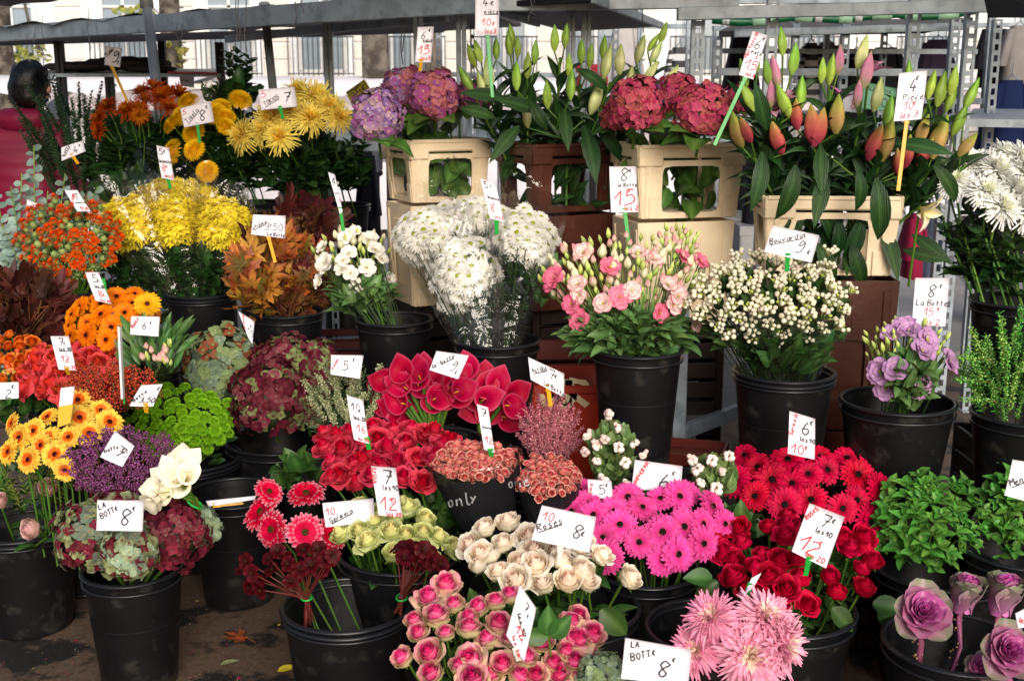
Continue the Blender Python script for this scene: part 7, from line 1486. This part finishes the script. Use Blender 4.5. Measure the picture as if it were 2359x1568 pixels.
# rose leaves standing up between the cards
t = thing('rose_leaves', 'dark three part rose leaf upright beside the 7 euro card', 'foliage', at(1275, 1480, 2.4)); 
for (x, y, dx, dz, s) in ((1262, 1462, .0, 1, 1.05), (1262, 1465, -1, .1, .95), (1268, 1465, .6, .7, 1.0)): place_leaf(t, ROSEL[0], at(x, y, 2.33), Vector((dx, -.1, dz)), s, nrm=TOCAM)
stem(t, at(1263, 1464, 2.33), at(1275, 1560, 2.4), .002)
t = thing('rose_leaves', 'large glossy rose leaf below the rightmost cream rose', 'foliage', at(1410, 1470, 2.7)); place_leaf(t, ROSEL[1], at(1385, 1402, 2.62), Vector((.75, -.3, -.75)), 1.45, nrm=TOCAM); stem(t, at(1385, 1402, 2.62), at(1380, 1470, 2.75), .002)
for (x, y, dx, dz, s, lb) in ((1640, 1330, -1, .1, 1.2, 'olive rose leaf left of the red roses'), (2010, 1390, 1, -.1, 1.3, 'dark rose leaf at the right of the red roses'), (1915, 1400, .9, -.9, 1.3, 'grey green rose leaf hanging below the red roses')):
    t = thing('rose_leaves', lb, 'foliage', at(x, y + 20, 2.95)); place_leaf(t, ROSEL[0], at(x, y, 2.86), Vector((dx, -.2, dz)), s, nrm=TOCAM + Vector((0, 0, .6))); place_leaf(t, ROSEL[1], at(x + 12, y + 8, 2.88), Vector((dx * .7, -.2, dz - .6)), s, nrm=TOCAM + Vector((0, 0, .3)))
# fallen leaves on the ground
def fallen(name, px, py, me, label, rot, s):
    p = atz(px, py, .006); o = obj(name, me); o.matrix_basis = T3(*p) @ RZ(rot) @ RX(.12) @ SC(s); tag(o, label, 'leaf', None)
ML = lobed(.06, MAPLE, 'a85a24', 'b86a30', 77); fallen('fallen_leaf', 567, 1466, ML, 'brown lobed leaf lying on the asphalt by the large bucket', 2.7, 1.25)
fallen('fallen_leaf', 640, 1545, leaf(.055, .028, 'c8a02c', 'd8b43c', 'ovate', -.3, .2, m=M_DRY), 'small yellow leaf on the asphalt near the bottom edge', .5, 1.1)
fallen('fallen_leaf', 508, 1530, leaf(.05, .02, '8a9468', '96a074', 'ovate', -.3, .2), 'small grey green leaf on the asphalt', .5, 1.1)
for i, (x, y) in enumerate(((170, 1475), (640, 1345 + 95), (525, 1470), (235, 1515), (416, 1452), (90, 1545), (545, 1560), (450, 1385))): fallen('petal_scrap', x, y, leaf(.012, .009, ('a8304c', 'b89a50', '7c4a2c')[i % 3], None, 'round', -.2, .3, nt_=2, ns=2), 'tiny %s scrap on the asphalt, %s' % (('pink', 'yellow', 'brown')[i % 3], ('left of the front bucket', 'near the dark red cosmos bucket', 'behind the lobed leaf', 'right by the front bucket base', 'right of the front bucket', 'at the bottom left corner', 'near the grey green leaf', 'under the empty bucket')[i]), i, 1)
# ================================================================== price cards
W = 'white price card '
card([(245, 107), (281, 112), (276, 156), (240, 150)], 4.9, [('9', .45, .78, .55), ('E', .78, .86, .2), ('Promo', .05, .55, .16, 'k', 50, True)], W + 'reading 9 euro on a yellow stick over the rust chrysanthemums', ('y', 258, 155, 294, 235))
card([(415, 250), (485, 233), (493, 281), (424, 294)], 4.75, [('5', .05, .38, .25, 'r'), ('Tigolis', .14, .86, .22, 'k', 38, True), ('8', .55, .85, .5), ('E', .8, .35, .2)], W + 'reading 5 Tigolis 8 euro among the golden chrysanthemums', ('g', 455, 290, 460, 330), .02)
card([(595, 207), (678, 200), (684, 246), (601, 254)], 4.7, [('5', .06, .42, .3, 'r'), ('TOKIOS', .12, .84, .2, 'k', 24, True), ('7', .66, .72, .45), ('E', .82, .4, .2)], W + 'reading 5 Tokios 7 euro above the yellow spider chrysanthemums', ('g', 646, 251, 652, 275))
card([(141, 340), (191, 324), (197, 349), (142, 371)], 4.6, [('bOTTE', .12, .75, .24, 'k', 50, True), ('4', .5, .85, .55), ('E', .78, .45, .2)], W + 'reading botte 4 euro beside the eucalyptus', ('y', 168, 360, 180, 378), .04)
card([(360, 335), (389, 341), (402, 416), (372, 410)], 4.45, [('5', .12, .27, .2), ('E', .5, .2, .1), ('la botte', .06, .5, .1, 'k', 5, True), ('8', .15, .78, .2, 'r'), ('E', .5, .66, .09, 'r'), ('les2', .3, .94, .1, 'r')], W + 'reading 5 euro la botte above the yellow cellophane bunches', ('g', 387, 412, 392, 435), .03)
card([(148, 438), (178, 438), (209, 487), (178, 487)], 4.3, [('6', .35, .42, .3), ('E', .65, .28, .14), ('la botte', .3, .62, .13), ('10E', .3, .96, .26, 'r'), ('Carthame', .0, .75, .11, 'r', 62)], W + '6 euro la botte tilted behind the orange thistles', None, .03)
card([(62, 459), (88, 470), (88, 494), (60, 498)], 4.5, [('botte', .1, .7, .25, 'k', 40, True), ('E', .7, .6, .3)], W + 'small and half hidden left of the orange thistles', None)
card([(583, 494), (658, 497), (656, 549), (578, 540)], 4.2, [('chême', .05, .75, .2, 'k', 30, True), ('3', .38, .72, .36), ('E', .54, .55, .15), ('50', .62, .7, .33), ('La Botte', .48, .95, .15)], W + 'reading chême 3,50 euro over the oak leaves', ('y', 618, 545, 634, 605))
card([(755, 396), (771, 402), (789, 487), (783, 494)], 4.3, [('4', .15, .3, .18), ('E', .5, .2, .09), ('la botte', .15, .52, .08), ('7', .3, .8, .15, 'r')], W + 'narrow, turned edgeways above the white lisianthus', ('g', 784, 485, 791, 532))
card([(962, 63), (999, 62), (992, 145), (956, 143)], 4.25, [('6', .22, .34, .22), ('E', .68, .16, .1), ('pièce', .4, .42, .11, 'k', 3, True), ('15', .08, .78, .26, 'r'), ('E', .66, .6, .1, 'r'), ('les3', .36, .92, .1, 'r')], W + '6 euro pièce, yellow stick above the purple hydrangeas', ('y', 969, 144, 967, 165))
card([(1095, -10), (1150, -10), (1149, 82), (1094, 80)], 4.1, [('4', .28, .30, .22), ('E', .62, .28, .14), ('pièce', .38, .48, .11, 'k', 2, True), ('10', .25, .78, .19, 'r'), ('E', .7, .78, .11, 'r'), ('les3', .4, .96, .11, 'r')], W + '4 euro pièce, tall green stick at the top edge', ('g', 1123, 82, 1134, 225))
card([(1403, 384), (1465, 383), (1470, 489), (1407, 489)], 3.6, [('8', .38, .32, .26), ('E', .72, .14, .08), ('la Botte', .28, .44, .09, 'k', 0), ('15', .12, .85, .33, 'r'), ('E', .66, .58, .08, 'r'), ('les 2', .5, .95, .1, 'r')], W + '8 euro la Botte, in front of the red hydrangea crate', ('g', 1439, 488, 1451, 585))
card([(1105, 410), (1142, 425), (1161, 512), (1129, 503)], 3.72, [('5', .12, .22, .18), ('E', .55, .16, .08), ('la botte', .2, .46, .11, 'k', 5, True), ('8', .18, .80, .2, 'r'), ('E', .48, .62, .08, 'r'), ('les2', .4, .94, .1, 'r')], W + 'reading 5 euro la botte over the white daisies', ('g', 1143, 508, 1144, 540), .04)
card([(1733, 72), (1768, 82), (1735, 184), (1701, 173)], 3.7, [('Hortensia', .2, .6, .11, 'r', 84), ('6', .35, .36, .22), ('E', .75, .15, .08), ('PiECE', .32, .48, .09), ('15', .12, .82, .26, 'r'), ('E', .68, .58, .08, 'r'), ('les 3', .4, .95, .09, 'r')], W + 'reading Hortensia 6 euro tilted on a long green stick', ('g', 1716, 180, 1645, 335))
card([(2071, 169), (2136, 163), (2122, 275), (2058, 280)], 3.5, [('4', .38, .42, .28), ('E', .6, .2, .12), ('Pièce', .22, .58, .13), ('10', .25, .78, .17, 'r'), ('E', .62, .70, .1, 'r'), ('les 3', .2, .94, .12, 'r')], W + 'reading 4 euro Pièce on a yellow stick at the right lilies', ('y', 2088, 278, 2068, 440))
card([(1780, 519), (1887, 542), (1869, 605), (1759, 580)], 3.25, [('Bouvardia', .06, .68, .19, 'k', 24, True), ('9', .62, .75, .42), ('E', .84, .76, .17)], W + 'reading Bouvardia 9 euro tilted over the white buds', ('g', 1814, 592, 1812, 625))
card([(2108, 640), (2187, 640), (2177, 752), (2100, 747)], 3.45, [('8', .38, .40, .25), ('E', .72, .22, .1), ('La Botte', .08, .58, .12), ('15', .3, .8, .16, 'r'), ('E', .7, .7, .1, 'r'), ('les 2', .3, .98, .12, 'r')], W + 'reading 8 euro La Botte behind the lavender lisianthus', None)
card([(196, 627), (227, 627), (257, 700), (220, 692)], 3.75, [('5', .35, .34, .27), ('E', .65, .34, .11), ('les 10', .35, .5, .11, 'k', 0, True), ('8', .35, .82, .2, 'r'), ('E', .65, .8, .1, 'r'), ('les 20', .35, .96, .1, 'r')], W + 'reading 5 euro les 10 on a green stick above the orange gerberas', ('g', 238, 650, 250, 700), .03)
card([(302, 728), (368, 729), (365, 775), (300, 770)], 3.5, [('Alstro', .06, .65, .15, 'r', 58, True), ('6', .4, .66, .45), ('E', .66, .42, .18)], W + 'reading Alstro 6 euro below the orange gerberas', None)
card([(116, 774), (158, 774), (176, 853), (135, 851)], 3.5, [('7', .38, .27, .2), ('E', .62, .26, .08), ('les 10', .3, .42, .1, 'k', 0, True), ('12', .25, .76, .2, 'r'), ('E', .62, .72, .08, 'r'), ('les 20', .35, .95, .11, 'r')], W + 'reading 7 euro les 10 over the coral roses', ('y', 155, 852, 158, 862))
card([(548, 716), (586, 740), (581, 792), (572, 778)], 3.5, [('10', .35, .75, .4), ('E', .7, .4, .15), ('Hortensia', .1, .7, .12, 'r', 75)], W + 'narrow, reading 10 euro between the green and burgundy hydrangeas', None)
card([(-12, 881), (43, 879), (43, 917), (-12, 920)], 3.45, [('2', .45, .95, .55), ('E', .7, .4, .22)], W + 'cut by the left edge showing a euro sign', None)
card([(325, 887), (375, 884), (352, 936), (298, 935)], 3.15, [('3,50', .34, .82, .38), ('E', .84, .3, .2), ('Botte', .1, .8, .16, 'k', 55)], W + 'curled, reading 3,50 euro over the green chrysanthemums', ('y', 336, 936, 337, 950), .06)
t = card([(140, 893), (172, 889), (163, 970), (133, 980)], 3.3, [], 'back of a price card in a yellow holder over the yellow orange gerberas', None)
q = MB(); q.add([tuple(at(*p, 3.29)) for p in ((135, 936), (168, 930), (162, 974), (132, 984))], [(0, 1, 2, 3)]); q.add([tuple(at(*p, 3.302)) for p in ((135, 936), (168, 930), (162, 974), (132, 984))], [(3, 2, 1, 0)]); obj('holder', q.mesh('holder', M_STY, False), t)
t = card([(273, 753), (277, 752), (284, 917), (279, 917)], 3.4, [], 'white card seen edge on left of the alstroemeria', ('g', 283, 860, 285, 925)) if False else thing('card_holder', 'white plastic card holder seen edge on left of the alstroemeria', 'card holder', at(283, 925, 3.4))
q = MB(); V, F = bar_v(at(275, 752, 3.4), at(283, 918, 3.42), .006, .02, up=-FW, b=.0008); q.add(V, F); obj('holder', q.mesh('holder', M_WHITEP, False), t); q = MB(); V, F = bar_v(at(283, 830, 3.43), at(286, 930, 3.44), .005, .004, up=-FW, b=.0008); q.add(V, F); obj('stick', q.mesh('stick', M_STG, False), t)
card([(265, 992), (310, 1027), (282, 1075), (230, 1052)], 3.15, [('7', .45, .7, .4), ('E', .62, .45, .15), ('botte', .1, .8, .14, 'k', 50)], W + 'standing on its corner in the violet berries', None, .02)
card([(224, 1151), (331, 1152), (328, 1223), (222, 1221)], 2.82, [('LA', .05, .32, .17, 'k', 20), ('BOTTE', .10, .62, .17, 'k', 28), ('8', .50, .80, .5), ('E', .76, .34, .15)], W + 'reading LA BOTTE 8 euro on the front burgundy hydrangeas', None)
card([(763, 817), (837, 818), (829, 872), (761, 862)], 3.4, [('5', .38, .72, .48), ('E', .68, .3, .18), ('Veronique', .05, .8, .1, 'r', 62)], W + 'reading 5 euro beside the green flower spikes', None)
card([(1005, 808), (1080, 818), (1055, 873), (989, 852)], 3.25, [('la', .08, .88, .2, 'k', 38), ('botte', .28, .58, .18, 'k', 38, True), ('9', .62, .74, .42), ('E', .8, .86, .17)], W + 'reading la botte 9 euro in the crimson callas', None)
card([(798, 909), (836, 921), (850, 1022), (815, 1012)], 3.12, [('10', .15, .3, .17), ('E', .62, .32, .08), ('les 10', .25, .48, .09, 'k', 0, True), ('16', .28, .78, .18, 'r'), ('les 20', .3, .96, .08, 'r')], W + 'reading 10 euro les 10 above the bright red roses', ('g', 846, 1015, 850, 1035), .03)
card([(1098, 930), (1124, 938), (1139, 1042), (1115, 1035)], 3.1, [('7', .25, .26, .18), ('E', .6, .18, .08), ('la botte', .2, .5, .09, 'k', 5), ('12', .2, .82, .18, 'r')], W + 'reading 7 euro la botte in front of the crimson callas', ('g', 1130, 1040, 1132, 1055), .02)
card([(1216, 822), (1299, 860), (1299, 915), (1222, 874)], 3.3, [('Astilbe', .1, .62, .22, 'k', 30, True), ('7', .56, .52, .4), ('E', .72, .42, .22), ('La Botte', .4, .88, .2, 'k', -5)], W + 'reading Astilbe 7 euro La Botte on a yellow stick', ('y', 1262, 893, 1268, 935))
card([(1818, 946), (1877, 964), (1876, 1058), (1814, 1044)], 3.12, [('Germinis', .14, .55, .13, 'r', 78), ('6', .42, .46, .36), ('E', .78, .2, .12), ('les10', .42, .62, .12), ('10', .1, .95, .22, 'r'), ('E', .6, .82, .12, 'r')], W + 'reading Germinis 6 euro above the red gerberas', None)
card([(854, 1073), (911, 1077), (926, 1190), (872, 1186)], 2.92, [('ROSES', .14, .34, .1, 'r', 84), ('7', .42, .34, .26), ('E', .7, .18, .11), ('les10', .34, .46, .1), ('12', .12, .88, .28, 'r'), ('E', .6, .72, .1, 'r'), ('les 20', .35, .99, .08, 'r')], W + 'reading Roses 7 euro les 10 between the bright red and yellow roses', None)
card([(742, 1158), (860, 1147), (862, 1200), (750, 1214)], 3.02, [('10', .04, .5, .28, 'r'), ('Germinis', .12, .85, .2, 'k', 20, True)], W + 'reading 10 Germinis behind the magenta gerberas', None)
card([(1462, 1058), (1572, 1073), (1568, 1128), (1454, 1128)], 3.18, [('SYMPHORINE', .06, .92, .16, 'r', 66), ('6', .5, .95, .6), ('E', .78, .45, .2)], W + 'reading Symphorine 6 euro behind the hot pink gerberas', None)
card([(1353, 1103), (1408, 1107), (1412, 1148), (1356, 1146)], 3.1, [('minis', .12, .8, .2, 'r', 80), ('5', .42, .8, .55), ('E', .72, .38, .24)], W + 'small, reading minis 5 euro left of the symphorine card', None)
card([(1248, 1163), (1373, 1190), (1358, 1272), (1224, 1242)], 2.62, [('10', .06, .38, .24, 'r'), ('Roses', .06, .72, .19, 'k', 32, True), ('8', .64, .68, .40), ('E', .78, .62, .17)], W + 'reading 10 Roses 8 euro over the cream pink roses', ('w', 1290, 1262, 1288, 1300))
card([(1197, 1345), (1235, 1400), (1207, 1522), (1166, 1462)], 2.3, [('7', .45, .26, .15), ('E', .65, .32, .08), ('les 10', .25, .44, .09, 'k', -38, True), ('12', .3, .74, .17, 'r', -5), ('E', .65, .78, .08, 'r'), ('les 20', .25, .88, .08, 'r', -35)], W + 'reading 7 euro les 10 leaning among the pink green roses', ('w', 1190, 1500, 1195, 1520), .03)
card([(1440, 1468), (1592, 1495), (1585, 1578), (1430, 1562)], 2.2, [('LA', .1, .2, .14, 'k', 10), ('BOTTE', .12, .52, .17, 'k', 20), ('8', .52, .82, .44), ('E', .72, .42, .14)], W + 'reading La Botte 8 euro at the bottom edge', None, .02)
card([(1864, 1158), (1945, 1190), (1902, 1308), (1823, 1269)], 2.8, [('ROSES', .10, .32, .12, 'r', 62), ('7', .46, .32, .24), ('E', .72, .2, .11), ('les10', .4, .46, .1), ('12', .08, .86, .30, 'r', -10), ('E', .6, .68, .11, 'r'), ('les 20', .36, .95, .1, 'r')], W + 'reading Roses 7 euro les 10 over the red roses', ('g', 1862, 1290, 1855, 1325))
card([(1754, 1318), (1735, 1352), (1712, 1372), (1731, 1330)], 2.7, [], 'small white card turned away in a green holder over the pink dahlias', ('g', 1726, 1352, 1708, 1405))
card([(2332, 1058), (2395, 1068), (2385, 1160), (2313, 1140)], 2.95, [('Menthe', .12, .72, .17, 'k', 34, True)], W + 'reading Menthe cut by the right edge', None, .02)
card([(2338, 1412), (2385, 1388), (2385, 1440), (2345, 1446)], 2.42, [('les', .1, .6, .3, 'r', -20)], W + 'corner with red writing above the bottom right cabbage', None)
card([(474, 1153), (590, 1141), (586, 1150), (480, 1166)], 3.28, [], 'price card lying flat inside the empty bucket on a yellow clip', ('y', 500, 1162, 560, 1156))
bpy.context.view_layer.update()
